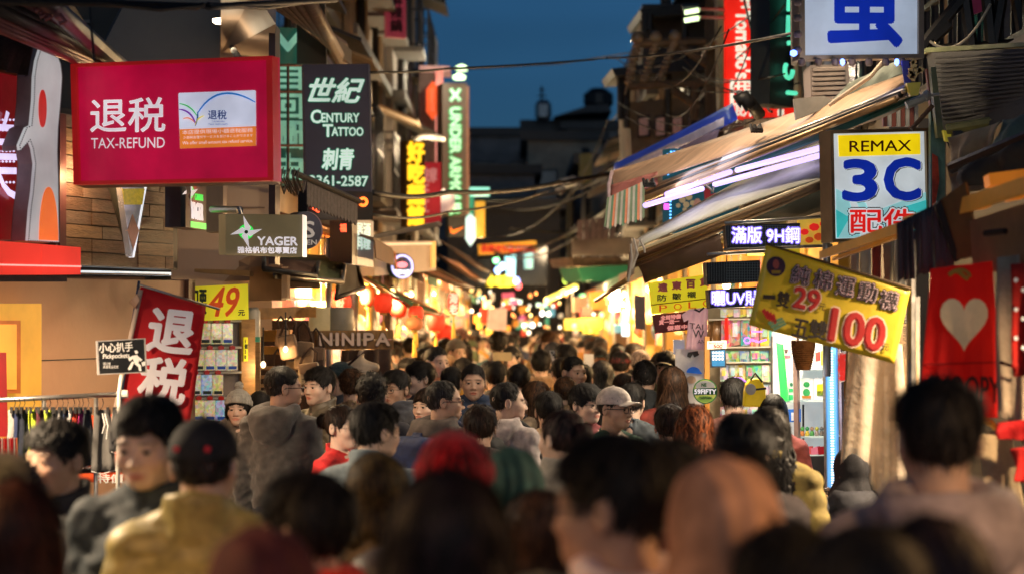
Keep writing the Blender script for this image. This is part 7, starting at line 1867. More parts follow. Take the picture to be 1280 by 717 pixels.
part(MB().slab([P(1008, 640, 11.1), P(1074, 640, 11.1), P(1074, 646, 11.1), P(1008, 646, 11.1)], (0, .5, 0)), 'tray', dark_metal, e)
# ---------------------------------------------------------------- phone accessory shop: cabinet and goods
cab = thing('glass_cabinet', P(1010, 700, 13.4), 'white lit glass cabinet with shelves of boxes and toy figures', 'cabinet')
cbp = Plane((970, 600, 13.3), (1034, 600, 13.1), (970, 430, 13.3))
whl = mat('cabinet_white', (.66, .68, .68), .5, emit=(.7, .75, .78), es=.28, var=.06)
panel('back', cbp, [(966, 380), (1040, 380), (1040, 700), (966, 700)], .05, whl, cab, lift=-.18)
for y in (460, 500, 545, 568): 
    part(MB().slab([cbp.hit(980, y, .05), cbp.hit(1034, y - .5, .05), cbp.hit(1034, y + 1.6, .05), cbp.hit(980, y + 2, .05)], -cbp.n*.22), 'shelf', mat('glass_shelf', (.5, .6, .58), .15, emit=(.5, .65, .6), es=.25), cab)
part(MB().slab([cbp.hit(984, 570, .06), cbp.hit(1034, 569, .06), cbp.hit(1034, 640, .06), cbp.hit(984, 640, .06)], -cbp.n*.2), 'base', black_p, cab)
part(MB().tube([cbp.hit(1004, 505, -.1), cbp.hit(1004, 568, -.1)], .006, 6), 'bracket_post', dark_metal, cab)
part(MB().slab([cbp.hit(970, 428, .08), cbp.hit(977, 430, .08), cbp.hit(984, 500, .08), cbp.hit(976, 502, .08)], -cbp.n*.02), 'green_edge', emat('neon_green_edge', (.04, .95, .10), .9), cab)
for x0, x1, m in ((990, 995, mat('pole_rose', (.45, .30, .26), .35, .5)), (1027, 1030, steel), (1047, 1050, mat('violet_steel', (.35, .3, .38), .35, .5))):
    part(MB().slab([cbp.hit(x0, 380, .12), cbp.hit(x1, 380, .12), cbp.hit(x1 + 4, 640, .12), cbp.hit(x0 + 4, 640, .12)], -cbp.n*.03), 'upright', m, cab)
part(MB().slab([cbp.hit(1031, 430, .11), cbp.hit(1045, 430, .11), cbp.hit(1047, 612, .11), cbp.hit(1034, 612, .11)], -cbp.n*.02), 'led_channel', emat('led_channel_blue', (.14, .42, .85), .75), cab)
b = MB()
for k in range(52): b.box(cbp.hit(1039 + (k*3.3)*.012, 438 + k*3.3, .125), (.016, .006, .0055))
part(b, 'led_strip', emat('led_white_blue', (.8, .93, 1), 4), cab)
lamp(cbp.hit(1030, 500, .35), 3, COOL, cab, .2)
def gbox(name, lb, x0, y0, x1, y1, m, art=None, dep=.06, cat='box', lift=.02):
    e = thing(name, cbp.hit((x0+x1)/2, y1, lift), lb, cat)
    panel('carton', cbp, [(x0, y0), (x1, y0 - .5), (x1, y1 - .3), (x0, y1)], dep, m, e, lift=lift)
    if art:
        for pts, c in art: panel('printed_art', cbp, pts, .002, mat('art_%d_%d_%d' % tuple(int(q*99) for q in c), c, .5, emit=c, es=.15), e, lift=lift + .003)
    return e
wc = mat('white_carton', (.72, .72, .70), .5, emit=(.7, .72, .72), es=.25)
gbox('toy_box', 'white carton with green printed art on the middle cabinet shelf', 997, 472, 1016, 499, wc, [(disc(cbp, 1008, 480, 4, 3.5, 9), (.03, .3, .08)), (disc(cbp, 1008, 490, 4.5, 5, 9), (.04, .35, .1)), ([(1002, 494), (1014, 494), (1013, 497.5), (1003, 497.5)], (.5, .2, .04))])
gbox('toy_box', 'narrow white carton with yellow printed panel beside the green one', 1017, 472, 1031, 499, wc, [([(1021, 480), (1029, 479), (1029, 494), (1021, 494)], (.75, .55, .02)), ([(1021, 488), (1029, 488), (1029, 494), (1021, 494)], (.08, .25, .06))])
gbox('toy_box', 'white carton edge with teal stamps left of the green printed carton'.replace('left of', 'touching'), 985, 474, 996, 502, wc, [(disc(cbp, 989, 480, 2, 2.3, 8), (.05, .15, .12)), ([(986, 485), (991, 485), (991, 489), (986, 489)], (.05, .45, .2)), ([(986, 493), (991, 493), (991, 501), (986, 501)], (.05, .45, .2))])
gbox('paper_card', 'pale pink printed card on the top cabinet shelf', 975, 434, 989, 459, mat('card_pink', (.75, .66, .66), .5, emit=(.8, .7, .7), es=.3), [([(977, 444), (988, 443), (988, 447), (977, 448)], (.5, .12, .2)), ([(980, 436), (985, 436), (984, 441), (981, 441)], (.1, .05, .06))], .01)
gbox('paper_card', 'white card with red figure behind the hanging basket', 1018, 433, 1030, 458, wc, [([(1019, 440), (1025, 439), (1025, 450), (1019, 451)], (.7, .05, .04)), ([(1026, 438), (1030, 438), (1030, 456), (1026, 456)], (.7, .5, .05))], .01)
gbox('blue_card', 'blue card with white letter f hanging at the cabinet door', 984, 511, 1000, 527, mat('card_blue', (.02, .12, .5), .5, emit=(.02, .15, .55), es=.35), [([(989, 515), (992, 515), (992, 525), (989, 525)], (.7, .75, .85)), ([(989, 519), (994, 519), (994, 521), (989, 521)], (.7, .75, .85))], .01, lift=.10)
for k, (px, c, c2) in enumerate(((1003, (.6, .2, .05), (.1, .4, .08)), (1009, (.7, .5, .05), (.05, .3, .1)), (1015, (.1, .35, .08), (.5, .3, .2)), (1021, (.4, .3, .25), (.7, .65, .1)), (1027, (.15, .12, .1), (.2, .2, .2)))):
    words = ['orange', 'yellow capped', 'green', 'brown', 'black'][k]
    e = thing('toy_figure', cbp.hit(px, 545, -.02), 'tiny %s toy figure standing on the glass shelf' % words, 'toy', 'toy figures on the lower glass shelf')
    o = cbp.hit(px, 545, -.02)
    m1, m2 = mat('toy_a%d' % k, c, .35, emit=c, es=.1), mat('toy_b%d' % k, c2, .35, emit=c2, es=.1)
    part(MB().lathe([(.011, 0), (.014, .012), (.010, .03), (.006, .034)], o, 10), 'toy_body', m1, e, smooth=True); part(MB().lathe([(.004, .032), (.012, .040), (.012, .05), (.003, .058)], o, 10), 'toy_head', m2, e, smooth=True)
for k in range(5):
    e = thing('candy_packet', cbp.hit(990 + k*8, 568, .02), ['crimson', 'pale', 'red and white', 'pink', 'dark red'][k] + ' flat packet in the tray under the toy figures', 'packet', 'flat packets in the cabinet tray')
    panel('wrapper', cbp, [(986 + k*9, 558 + (k % 2)*2), (995 + k*9, 557), (996 + k*9, 567), (987 + k*9, 568)], .03, mat('wrap_%d' % k, [(.6, .02, .05), (.6, .5, .4), (.7, .1, .1), (.7, .2, .3), (.35, .01, .02)][k], .35, emit=[(.6, .02, .05), (.6, .5, .4), (.7, .1, .1), (.7, .2, .3), (.35, .01, .02)][k], es=.12), e, lift=.05)
e = thing('hanging_basket', P(1005, 462, 11.6), 'brown ribbed wicker basket hanging below the yellow banner', 'basket')
o = P(1004, 462, 11.6); s_ = 11.6/F
prof = []
for k in range(16): prof += [(s_*(9 + 6.5*math.sin(k/15*1.5)) + .003, k*s_*2.4), (s_*(9 + 6.5*math.sin(k/15*1.5)) - .002, (k + .5)*s_*2.4)]
part(MB().lathe(prof, o, 22), 'woven_body', mat('wicker', (.30, .13, .04), .5, var=.5, scale=20, bump=.5, bscale=40), e)
for k in range(12): pass
part(MB().tube([o + Vector((0, 0, .15)), o + Vector((0, 0, .40))], .004, 5), 'cord', cable_m, e)
e = thing('red_white_sticker_board', P(1055, 470, 11.9), 'red and white character sticker strip beside the blue light channel', 'sign')
rw = Plane((1049, 480, 11.9), (1059, 478, 11.9), (1049, 440, 11.9)); panel('board', rw, [(1049, 440), (1060, 437), (1060, 474), (1050, 478)], .01, wc, e)
text('禮品', rw, (1049, 442, 1060, 474), rdp, e, bold=.06, lift=.006)
# hanging phone cases wall: grid, coloured cases
wl2 = thing('accessory_wall', P(925, 560, 14.0), 'wire grid wall crowded with packaged phone accessories', 'display wall')
awp = Plane((900, 470, 14.0), (972, 470, 13.8), (900, 380, 14.0))
panel('back', awp, [(885, 384), (975, 384), (975, 640), (885, 640)], .05, mat('aw_back', (.35, .28, .18), .6, var=.3, emit=(.5, .35, .15), es=.12), wl2, lift=-.1)
b = MB()
for k in range(14): b.tube([awp.hit(902 + k*5, 450, .0), awp.hit(902 + k*5, 500, .0)], .0025, 4)
for k in range(8): b.tube([awp.hit(902, 450 + k*7, .0), awp.hit(970, 450 + k*7, .0)], .0025, 4)
part(b, 'wire_grid', steel, wl2)
rs = random.Random(8)
accc = [(.75, .72, .70), (.75, .6, .05), (.1, .5, .15), (.05, .3, .35), (.6, .15, .4), (.8, .75, .45), (.35, .2, .1), (.7, .1, .08), (.4, .7, .75), (.85, .8, .8)]
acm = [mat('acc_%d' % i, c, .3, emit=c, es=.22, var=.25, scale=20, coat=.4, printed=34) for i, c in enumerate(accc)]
rows = [(386, 12, 14, 9), (400, 34, 15, 6), (438, 17, 12, 6), (456, 22, 10, 7), (480, 24, 11, 6), (508, 24, 11, 6)]
for j, (y, h_, st, n) in enumerate(rows):
    for i in range(n):
        x = 900 + i*(73/n) + rs.random()*2
        mi = rs.choice([0, 1, 2, 9, 5, 4] if j not in (1, 2) else [6, 6, 3, 1, 7] if j == 1 else [2, 2, 1, 3, 2])
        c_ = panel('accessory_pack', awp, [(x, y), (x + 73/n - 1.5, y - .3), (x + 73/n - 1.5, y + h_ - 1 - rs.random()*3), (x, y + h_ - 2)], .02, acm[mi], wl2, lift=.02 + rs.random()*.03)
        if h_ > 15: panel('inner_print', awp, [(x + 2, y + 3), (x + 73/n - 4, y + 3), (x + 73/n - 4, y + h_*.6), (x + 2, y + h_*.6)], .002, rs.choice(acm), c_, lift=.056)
for y in (398, 433, 452): part(MB().slab([awp.hit(886, y, .07), awp.hit(974, y - 1, .07), awp.hit(974, y + .8, .07), awp.hit(886, y + 2, .07)], -awp.n*.04), 'shelf_lip', mat('lip_cream', (.6, .52, .4), .5, emit=(.7, .55, .35), es=.2), wl2)
part(MB().slab([awp.hit(906, 397, .08), awp.hit(909, 397, .08), awp.hit(909, 424, .08), awp.hit(906, 424, .08)], -awp.n*.02), 'red_post', redb, wl2)
part(MB().slab([awp.hit(963, 420, .08), awp.hit(967, 420, .08), awp.hit(967, 500, .08), awp.hit(963, 500, .08)], -awp.n*.02), 'steel_post', steel, wl2)
vio = emat('violet_lens', (.5, .2, 1), 1.2)
part(MB().tube([awp.hit(939, 424, .1), awp.hit(948, 427, .1), awp.hit(958, 424, .1)], .006, 6).tube([awp.hit(940, 414, .1), awp.hit(953, 414, .1)], .005, 6).tube([awp.hit(934 + 4*math.cos(k), 425 + 4*math.sin(k), .1) for k in range(7)], .005, 6), 'purple_glasses', vio, wl2)
part(MB().tube([P(908, 476, 13.7), P(916, 472, 13.7), P(926, 472.5, 13.7), P(932, 477, 13.7)], .007, 6), 'violet_hair_rim', vio, wl2)  # glowing violet arc behind the man's head paints the light rim on his hair
lamp(P(925, 400, 13.0), 10, (1, .86, .66), wl2, .15); lamp(P(965, 325, 12.9), 110, (1, .80, .55), wl2, .12, 165)  # hidden lamps added to light the goods and the nearby crowd
e = thing('tablet_poster', P(896, 458, 13.4), 'price tag over a tablet computer showing rows of icons', 'tablet')
tb = Plane((886, 459, 13.4), (908, 458, 13.4), (886, 440, 13.4))
panel('tablet_body', tb, [(887, 436), (907, 435), (908, 458.5), (888, 459)], .015, black_p, e)
panel('screen', tb, [(889, 438), (906, 437), (906, 457), (890, 457)], .002, mat('screen_blue', (.02, .10, .22), .2, emit=(.03, .2, .4), es=.5, var=.4, scale=30), e, lift=.003)
for j in range(3):
    for i in range(4): panel('icon', tb, [(890.5 + i*3.8, 439 + j*4), (892.8 + i*3.8, 439 + j*4), (892.8 + i*3.8, 441.5 + j*4), (890.5 + i*3.8, 441.5 + j*4)], .001, white_p, e, lift=.006)
panel('price_tag', tb, [(884, 426), (908, 425), (908, 435), (884, 436)], .01, mat('tag_cream', (.65, .6, .45), .6, emit=(.7, .65, .45), es=.3), e, lift=.01)
text('500', tb, (892, 430, 903, 434.5), rdp, e, bold=.06, lift=.014); text('配件特價', tb, (886, 427, 906, 429.5), blk, e, bold=.02, lift=.014)
e = thing('round_cap_sign', P(882, 505, 12.9), 'round green and yellow cap sticker sign with black band reading 59FIFTY', 'sign')
rc = Plane((867, 504, 12.9), (897, 503, 12.9), (867, 474, 12.9))
panel('disc', rc, disc(rc, 881.5, 488.5, 15.3, 15.6, 28), .02, mat('disc_dark_green', (.02, .16, .05), .5, emit=(.03, .25, .07), es=.3), e)
panel('inner', rc, disc(rc, 881.5, 488.5, 14, 14.3, 28), .004, mat('disc_yellow', (.6, .62, .12), .5, emit=(.75, .75, .15), es=.35), e, lift=.004)
panel('white_cap', rc, disc(rc, 881.5, 482, 12, 7, 20), .002, wt, e, lift=.006); panel('green_sector', rc, disc(rc, 881.5, 498, 10, 4, 20), .002, mat('sector_green', (.3, .5, .08), .5, emit=(.35, .6, .1), es=.3), e, lift=.006)
panel('band', rc, [(867, 485), (896.5, 484), (896.5, 492.5), (867, 493.5)], .003, mat('band_green', (.01, .10, .03), .5), e, lift=.008)
text('59FIFTY', rc, (868, 486, 895, 491.8), white_p, e, bold=.045, lift=.012); text('NE', rc, (877, 478.5, 883, 482.5), mat('logo_green', (.02, .25, .05), .5), e, bold=.06, lift=.010); text('TAIWAN', rc, (874, 495, 889, 498.5), blk, e, bold=.04, lift=.010)
e = thing('yellow_bag', P(948, 505, 12.6), 'yellow child backpack with black loop strap and grey round badge', 'bag')
yb2 = Plane((930, 510, 12.6), (958, 508, 12.6), (930, 470, 12.6))
panel('bag_body', yb2, [(933, 480), (938, 474), (946, 472), (953, 476), (957, 486), (958, 504), (955, 508), (930, 508), (931, 490)], .10, mat('bag_yellow', (.78, .52, .01), .5, emit=(.9, .6, .01), es=.22), e, bevel=.01)
panel('badge', yb2, disc(yb2, 938.5, 486, 6.5, 7, 18), .015, mat('badge_grey', (.42, .42, .42), .35, .5), e, lift=.012)
part(MB().tube([yb2.hit(938, 475, .02), yb2.hit(944, 466, .02), yb2.hit(953, 477, .02)], .006, 6), 'loop_strap', black_p, e)
panel('band', yb2, [(945, 485), (957.5, 483.5), (958, 486), (945, 487.5)], .01, black_p, e, lift=.006)
# POLO board, maroon board, pink shirt, skate deck items
pbp = Plane((815, 392, 14.6), (886, 388, 14.7), (812, 350, 14.6))
e = thing('yellow_polo_board', P(850, 392, 14.6), 'yellow hand lettered board reading POLO with red and black characters', 'sign')
panel('board', pbp, [(811, 353), (883, 343), (886, 384), (816, 392.5)], .02, yb, e)
pk = mat('pink_marker', (.65, .15, .2), .5); 
for i, s_ in enumerate('遠東百貨'): text(s_, pbp, (823 + i*17.4, 354 - i*2.2, 834 + i*17.4, 364 - i*2.2), pk, e, bold=.07, lift=.006)
for i, s_ in enumerate('防皺襯'): text(s_, pbp, (822 + i*18.5, 368 - i*2, 833 + i*18.5, 376 - i*2), blk, e, bold=.03, lift=.006)
for i, s_ in enumerate('POLO'): text(s_, pbp, (824 + i*18.2, 381 - i*2, 834 + i*18.2, 389 - i*2), orp, e, bold=.01, lift=.006)
part(MB().tube([pbp.hit(814, 381, .01), pbp.hit(885, 373, .01)], .003, 5), 'fold_line', brn, e)
e = thing('maroon_board', P(850, 416, 14.7), 'maroon board with rows of pink lit characters under the yellow board', 'sign')
panel('board', pbp, [(816, 393), (868, 388), (868, 411), (820, 416.5)], .02, mat('maroon_board', (.16, .03, .04), .6), e, lift=-.03)
pl_ = mat('pink_lit', (.8, .4, .35), .5, emit=(1, .4, .35), es=.45)
for i, (s_, x, y) in enumerate((('全館特價', 826, 394), ('買一送一', 824, 400), ('優惠中', 834, 407))): text(s_, pbp, (x, y, x + 25, y + 5.5), pl_, e, bold=.05, slope=-2, lift=-.02)
e = thing('pink_tshirt', P(873, 440, 14.2), 'pale pink t-shirt printed with handwritten TAIWAN on a hanger', 't-shirt')
ts = Plane((858, 436, 14.2), (895, 436, 14.2), (858, 385, 14.2))
cloth('front', ts, [(862, 386), (884, 384), (884, 437), (857, 436)], mat('shirt_pink', (.72, .42, .45), .8, emit=(.8, .45, .48), es=.18), e, amp=.015, freq=2)
panel('sleeve', ts, [(862, 386), (852, 393), (855, 402), (863, 398)], .01, mat('shirt_pink', (.72, .42, .45)), e); panel('sleeve', ts, [(883, 384), (895, 396), (888, 403), (883, 398)], .01, mat('shirt_pink', (.72, .42, .45)), e)
text('TAI', ts, (862, 403, 879, 410), ink, e, bold=.0, lift=.02, slope=2); text('W', ts, (866, 411, 880, 421), ink, e, bold=.0, lift=.02, slope=2); text('AN', ts, (872, 424, 881, 429), ink, e, bold=.0, lift=.02)
part(MB().tube([ts.hit(868, 386, .01), ts.hit(874, 389, .015), ts.hit(880, 384, .01)], .006, 6), 'neck_band', black_p, e)
e = thing('brown_garment_bag', P(890, 480, 14.0), 'brown glossy coat hanging in plastic next to the pink shirt', 'coat')
cloth('plastic_sheet', Plane((882, 480, 14), (902, 480, 14), (882, 405, 14)), [(886, 402), (904, 398), (906, 436), (882, 440)], mat('brown_gloss', (.28, .14, .05), .15, var=.6, scale=9, coat=.8), e, amp=.03, freq=2)
part(slabp([(881, 420, 13.9), (887, 420, 13.9), (887, 640, 13.9), (881, 640, 13.9)]), 'orange_post', mat('orange_post', (.6, .25, .04), .5, emit=(.7, .25, .02), es=.2), e)
e = thing('cap_display', P(862, 490, 14.3), 'white display shelf with dark sunglasses and a bright blue cap', 'display')
cdp = Plane((842, 490, 14.3), (880, 490, 14.3), (842, 430, 14.3))
panel('white_backing', cdp, [(844, 436), (880, 434), (880, 520), (846, 520)], .03, mat('backing_white', (.55, .5, .47), .6, emit=(.6, .55, .5), es=.15), e)
panel('blue_cap', cdp, disc(cdp, 867, 465, 8.5, 7, 14, 180, 360) + [(878, 466), (876, 467)], .06, mat('cap_blue', (.01, .13, .6), .6, emit=(.01, .15, .7), es=.25), e, lift=.03)
panel('sunglasses', cdp, [(860, 440), (872, 438), (874, 443), (868, 446), (866, 442), (863, 447), (859, 445)], .02, black_p, e, lift=.02)
panel('face_print', cdp, disc(cdp, 864, 474, 6, 5, 10), .01, mat('print_tan', (.5, .35, .25), .6), e, lift=.02)
e = thing('long_mirror', P(837, 420, 15.5), 'narrow pale mirror panel leaning by the maroon board', 'mirror')
part(slabp([(793, 368, 17), (806, 370, 17), (806, 412, 17), (794, 410, 17)]), 'panel', mat('mirror_grey', (.45, .38, .36), .4), e)
part(slabp([(842, 424, 15), (856, 424, 15), (856, 442, 15), (842, 442, 15)]), 'screen', mat('grey_screen', (.4, .42, .42), .4, emit=(.4, .42, .45), es=.3), e)
part(slabp([(849, 438, 14.9), (856, 436, 14.9), (856, 442, 14.9), (849, 443, 14.9)]), 'lilac_light', emat('lilac_small', (.7, .5, 1), 2.5), e)
# ---------------------------------------------------------------- top corner structures
e = thing('green_post', P(1170, 400, 12.0), 'weathered green steel post with peeling red paint', 'post')
gpm = mat('post_green', (.16, .18, .08), .5, var=.4, scale=9, bump=.3); tpm = mat('post_teal', (.10, .22, .18), .5, var=.4, scale=9, bump=.3)
part(slabp([(1163, 84, 12.0), (1170, 84, 12.0), (1180, 172, 12.0), (1172, 172, 12.0)], (0, .07, 0)), 'upper_post', gpm, e); part(slabp([(1163, 132, 12.1), (1170, 120, 12.1), (1181, 170, 12.1), (1182, 700, 12.1), (1165, 700, 12.1)], (0, .06, 0)), 'lower_post', tpm, e)
part(slabp([(1165, 192, 12.09), (1172, 196, 12.09), (1174, 225, 12.09), (1168, 262, 12.09), (1165, 262, 12.09)], (0, -.004, 0)), 'red_patch', mat('peeling_red', (.45, .05, .02), .6, var=.6, scale=18), e)
part(slabp([(1158, 86, 12.1), (1163, 88, 12.1), (1169, 152, 12.1), (1165, 152, 12.1)], (0, .05, 0)), 'rust_post', mat('rust_post', (.20, .06, .04), .6), e)
part(MB().tube([P(1133, 132, 11.9), P(1156, 122, 11.9)], .022, 10).lathe([(.02, -.02), (.032, 0), (.02, .02)], P(1158, 120, 11.9), 12, 'x').tube([P(1158, 120, 11.9), P(1174, 118, 11.9)], .008, 6), 'roller_tube', mat('roller', (.45, .47, .42), .4), e)
part(MB().tube([P(1139, 162, 11.9), P(1166, 132, 11.9)], .012, 6), 'rusty_stay', wood_d, e)
e = thing('yellow_clamp', P(1142, 118, 11.9), 'yellow metal clamp and tangled fittings hanging on a blue strap', 'clamp')
part(slabp([(1133, 104, 11.8), (1151, 103, 11.8), (1148, 119, 11.8), (1138, 120, 11.8)], (0, .05, 0)), 'cup', mat('brass_yellow', (.55, .42, .05), .35, .4), e)
part(slabp([(1127, 76, 11.9), (1136, 76, 11.9), (1138, 104, 11.9), (1131, 106, 11.9)], (0, .02, 0)), 'blue_strap', mat('strap_blue', (.03, .04, .30), .5), e)
rs = random.Random(14); b = MB()
for k in range(14): x, y = 1137 + rs.random()*14, 76 + rs.random()*26; b.box(P(x, y, 11.85), (.012 + rs.random()*.02, .02, .012 + rs.random()*.02), Matrix.Rotation(rs.random()*3, 3, 'Y'))
part(b, 'fittings', brs, e)
e = thing('slatted_screen', P(1128, 155, 13), 'red and white slatted panel between awning and light box', 'panel')
for k in range(8): part(slabp([(1104 + k*5.6, 134 - k*1.8, 13), (1108.8 + k*5.6, 133 - k*1.8, 13), (1108.8 + k*5.6, 158, 13), (1104 + k*5.6, 158, 13)]), 'slat', mat('slat_%d' % (k % 2), [(.22, .06, .04), (.42, .40, .36)][k % 2], .6), e)
e = thing('corrugated_roof', P(1220, 110, 12), 'sooty black corrugated roof underside in the top corner', 'roof')
crm = mat('soot', (.020, .019, .017), .7, var=.6, scale=8, bump=.3)
part(slabp([(1166, 66, 12.6), (1300, 60, 11.5), (1300, 146, 11.2), (1182, 166, 12.3)], (0, .2, .02)), 'sheet', crm, e)
for k in range(16):
    t = k/15
    part(slabp([(1168 + t*6, 72 + 88*t, 12.5 - .1*t), (1300, 64 + 76*t, 11.4 - .1*t), (1300, 66.5 + 76*t, 11.4 - .1*t), (1168 + t*6, 74.5 + 88*t, 12.5 - .1*t)], (0, -.03, 0)), 'rib', crm, e)
ygm = mat('beam_yellowgreen', (.24, .22, .06), .5, var=.4, scale=8)
part(MB().tube([P(1184, 162, 11.9), P(1238, 153, 11.8)], .028, 8), 'edge_beam', ygm, e); part(MB().tube([P(1238, 152, 11.8), P(1300, 133, 11.4)], .016, 8), 'edge_beam', ygm, e)
part(slabp([(1158, 60, 12.7), (1300, 52, 11.6), (1300, 57, 11.6), (1158, 66, 12.7)], (0, .1, 0)), 'green_gutter', gpm, e)
e = thing('roof_truss', P(1210, 60, 13), 'dark triangular steel roof truss against the house wall', 'truss')
for a, c in (((1150, 62), (1206, -6)), ((1206, -6), (1215, 60)), ((1233, -10), (1240, 58)), ((1255, -20), (1242, 56)), ((1140, 66), (1300, 54)), ((1165, 50), (1186, 30)), ((1268, -20), (1280, 52))):
    part(MB().tube([P(*a, 13), P(*c, 13)], .035, 6), 'strut', dark_metal, e)
part(MB().tube([P(1238, 62, 12.4), P(1273, 61, 12.4)], .022, 8), 'yellow_tube', mat('tube_yellow', (.55, .48, .03), .5), e)
part(MB().tube(sag(P(1162, 52, 12.9), P(1238, 5, 12.9), .12), .008, 6), 'slack_cord', mat('cord_pale', (.5, .45, .35), .7), e)
part(slabp([(1206, -20, 13.6), (1240, -20, 13.6), (1240, 10, 13.6), (1206, 22, 13.6)]), 'maroon_panel', mat('maroon_panel', (.2, .02, .06), .6, emit=(.2, .02, .06), es=.15), e)
part(slabp([(1240, -20, 13.8), (1300, -20, 13.8), (1300, 60, 13.8), (1240, 60, 13.8)]), 'grey_wall_panel', mat('wall_bluegrey', (.14, .15, .16), .7, var=.3), e)
e = thing('bundled_tarps', P(1230, 190, 11), 'bundled beige and teal tarps folded over dark arms', 'tarp')
cloth('beige_tarp', Plane((1184, 212, 11.4), (1252, 180, 11.2), (1184, 160, 11.4)), [(1183, 172), (1252, 152), (1240, 184), (1186, 212)], fabm('tarp_beige', (.36, .28, .17)), e, amp=.03, freq=1.6)
cloth('beige_tarp', Plane((1184, 232, 11.3), (1232, 220, 11.2), (1184, 200, 11.3)), [(1184, 206), (1246, 196), (1236, 236), (1186, 244)], fabm('tarp_beige2', (.20, .16, .11)), e, amp=.03, freq=1.6, seed=3)
cloth('teal_tarp', Plane((1232, 186, 11.2), (1300, 160, 10.8), (1250, 150, 11.2)), [(1251, 149), (1300, 138), (1300, 168), (1232, 188)], fabm('tarp_tealgrey', (.10, .16, .13)), e, amp=.03, freq=1.3)
cloth('dark_tarp', Plane((1200, 220, 10.6), (1300, 215, 10.2), (1200, 190, 10.6)), [(1192, 212), (1300, 168), (1300, 214), (1202, 236)], fabm('tarp_charcoal', (.05, .045, .035)), e, amp=.04, freq=2, seed=6)
part(MB().tube([P(1190, 210, 10.9), P(1300, 164, 10.4)], .03, 8), 'arm', dark_metal, e)
part(slabp([(1179, 163, 11.9), (1192, 165, 11.9), (1193, 178, 11.9), (1182, 176, 11.9)]), 'yellow_box', mat('box_yellow', (.6, .5, .04), .5, emit=(.6, .5, .03), es=.2), e); part(slabp([(1191, 164, 11.85), (1204, 163, 11.85), (1204, 176, 11.85), (1192, 178, 11.85)]), 'black_box', black_p, e)
cable('stray wires sprouting from the black junction box', [(1184, 178, 11.8), (1192, 196, 11.8), (1196, 204, 11.8)], .004)
cable('second stray wire below the junction box', [(1187, 178, 11.8), (1200, 184, 11.8), (1214, 183, 11.8)], .004)
# ---------------------------------------------------------------- the crowd: everyone placed by pixel column of the head, its top and its distance
NEAR = []
def who(px, top, Y, yaw, label, ddx=0, **k):
    Y *= .94 + .19*min(1, max(0, (Y - 5.5)/4)); v = P(px, top, Y); NEAR.append((v.x, Y)); k.setdefault('seed', len(NEAR))
    return person(v.x, Y, v.z, yaw, label, **k)
def hold_backpack(e, label, c):
    b = inst('backpack', misc('bp', lambda: backpack_mesh(M_CL['cloth'])), None, None, c)
    b.location = e.location; b.rotation_euler = e.rotation_euler; b.scale = e.scale
    tag(b, label, 'backpack'); return b
BLK = (.009, .007, .006); DBR = (.026, .013, .008); BRN = (.075, .034, .014); AUB = (.16, .045, .015); GRYB = (.03, .028, .028)
# --- blurred people close to the camera
who(190, 492, 6.3, -16, 'young man in a dark navy zip jacket with parted black hair looking down', hair='short', coat='collar', cc=(.018, .028, .035), tilt=8, skin=2, lo=False)
who(72, 524, 6.9, -28, 'man with swept back black hair holding his fist to his mouth', hair='short', coat='collar', cc=(.015, .015, .017), pose='mouth', hy=-8, lo=False, skin=1)
kc = who(256, 520, 6.1, 172, 'person in a black cap with red dots and an olive khaki padded jacket', hair='crop', hat='cap', hatc=(.016, .018, .022), coat='puffer', cl='puff', cc=(.30, .24, .07), seed=1)
for q in (-1, 1): inst('embroidery', misc('dot', lambda: MB().lathe([(.001, -.006), (.007, -.003), (.007, .004), (.001, .007)], n=10, ax='y').mesh('embroidery', mat('dot_red', (.6, .03, .05), .7, emit=(.6, .02, .03), es=.15))), kc, Matrix.Translation((.040*q, .118, HEADZ + .055)))
who(20, 598, 4.4, 170, 'long dark auburn haired person cropped at the corner by the clothes rail', hair='long', fem=True, hc=(.05, .012, .006), coat='plain', cc=(.06, .012, .01))
who(6, 562, 5.4, 185, 'person in a mossy grey knit hat under the clothes rail', hair='short', hat='beanie', hatc=(.10, .095, .06), coat='plain', cc=(.03, .03, .03))
who(382, 590, 5.0, -125, 'black haired person in a navy jacket with a bright red collar', hair='fringe', coat='scarf', cl='cloth', cc=(.5, .015, .008))
who(466, 502, 8.4, 160, 'man in a blue grey wool jacket with short black hair seen from behind', hair='short', coat='collar', cl='knit', cc=(.10, .13, .15), hy=-30)
who(470, 566, 6.4, 190, 'person with olive brown tousled hair in a tan coat', hair='bob', hc=(.10, .06, .018), coat='plain', cc=(.22, .15, .07), fem=True)
who(568, 535, 5.7, 180, 'person wearing a bright red beanie', hair='short', hat='beanie', hatc=(.75, .006, .01), coat='puffer', cl='puff', cc=(.04, .03, .03))
who(560, 585, 3.7, 178, 'person with very long dark hair blocking the middle of the view', hair='wavy', fem=True, hc=(.014, .007, .008), coat='hoodie', cl='knit', cc=(.018, .010, .012), seed=2)
who(702, 512, 8.2, -140, 'woman with dark brown hair, pink collar and a heather grey coat', hair='tied', fem=True, hc=(.03, .012, .012), coat='scarf', cl='knit', cc=(.20, .18, .15))
who(640, 560, 6.6, 175, 'person in a teal green hood next to the red beanie', hair=None, hat='hood', hatc=(.02, .07, .055), coat='hoodie', cl='cloth', cc=(.04, .10, .10), fem=True)
who(672, 612, 5.4, 185, 'person with brown hair in a cream and mustard patterned coat', hair='bob', hc=(.08, .04, .02), coat='puffer', cl='puff', cc=(.24, .20, .10), fem=True)
who(770, 543, 4.3, -135, 'man with black hair and glasses over a white hooded top', hair='short', coat='hoodie', cl='cloth', cc=(.72, .60, .60), glasses='thick', hy=20, seed=4, skin=1)
who(838, 548, 5.6, 170, 'person with greenish brown hair behind the man in the white hood', hair='fringe', hc=(.05, .035, .015), coat='plain', cc=(.16, .03, .02))
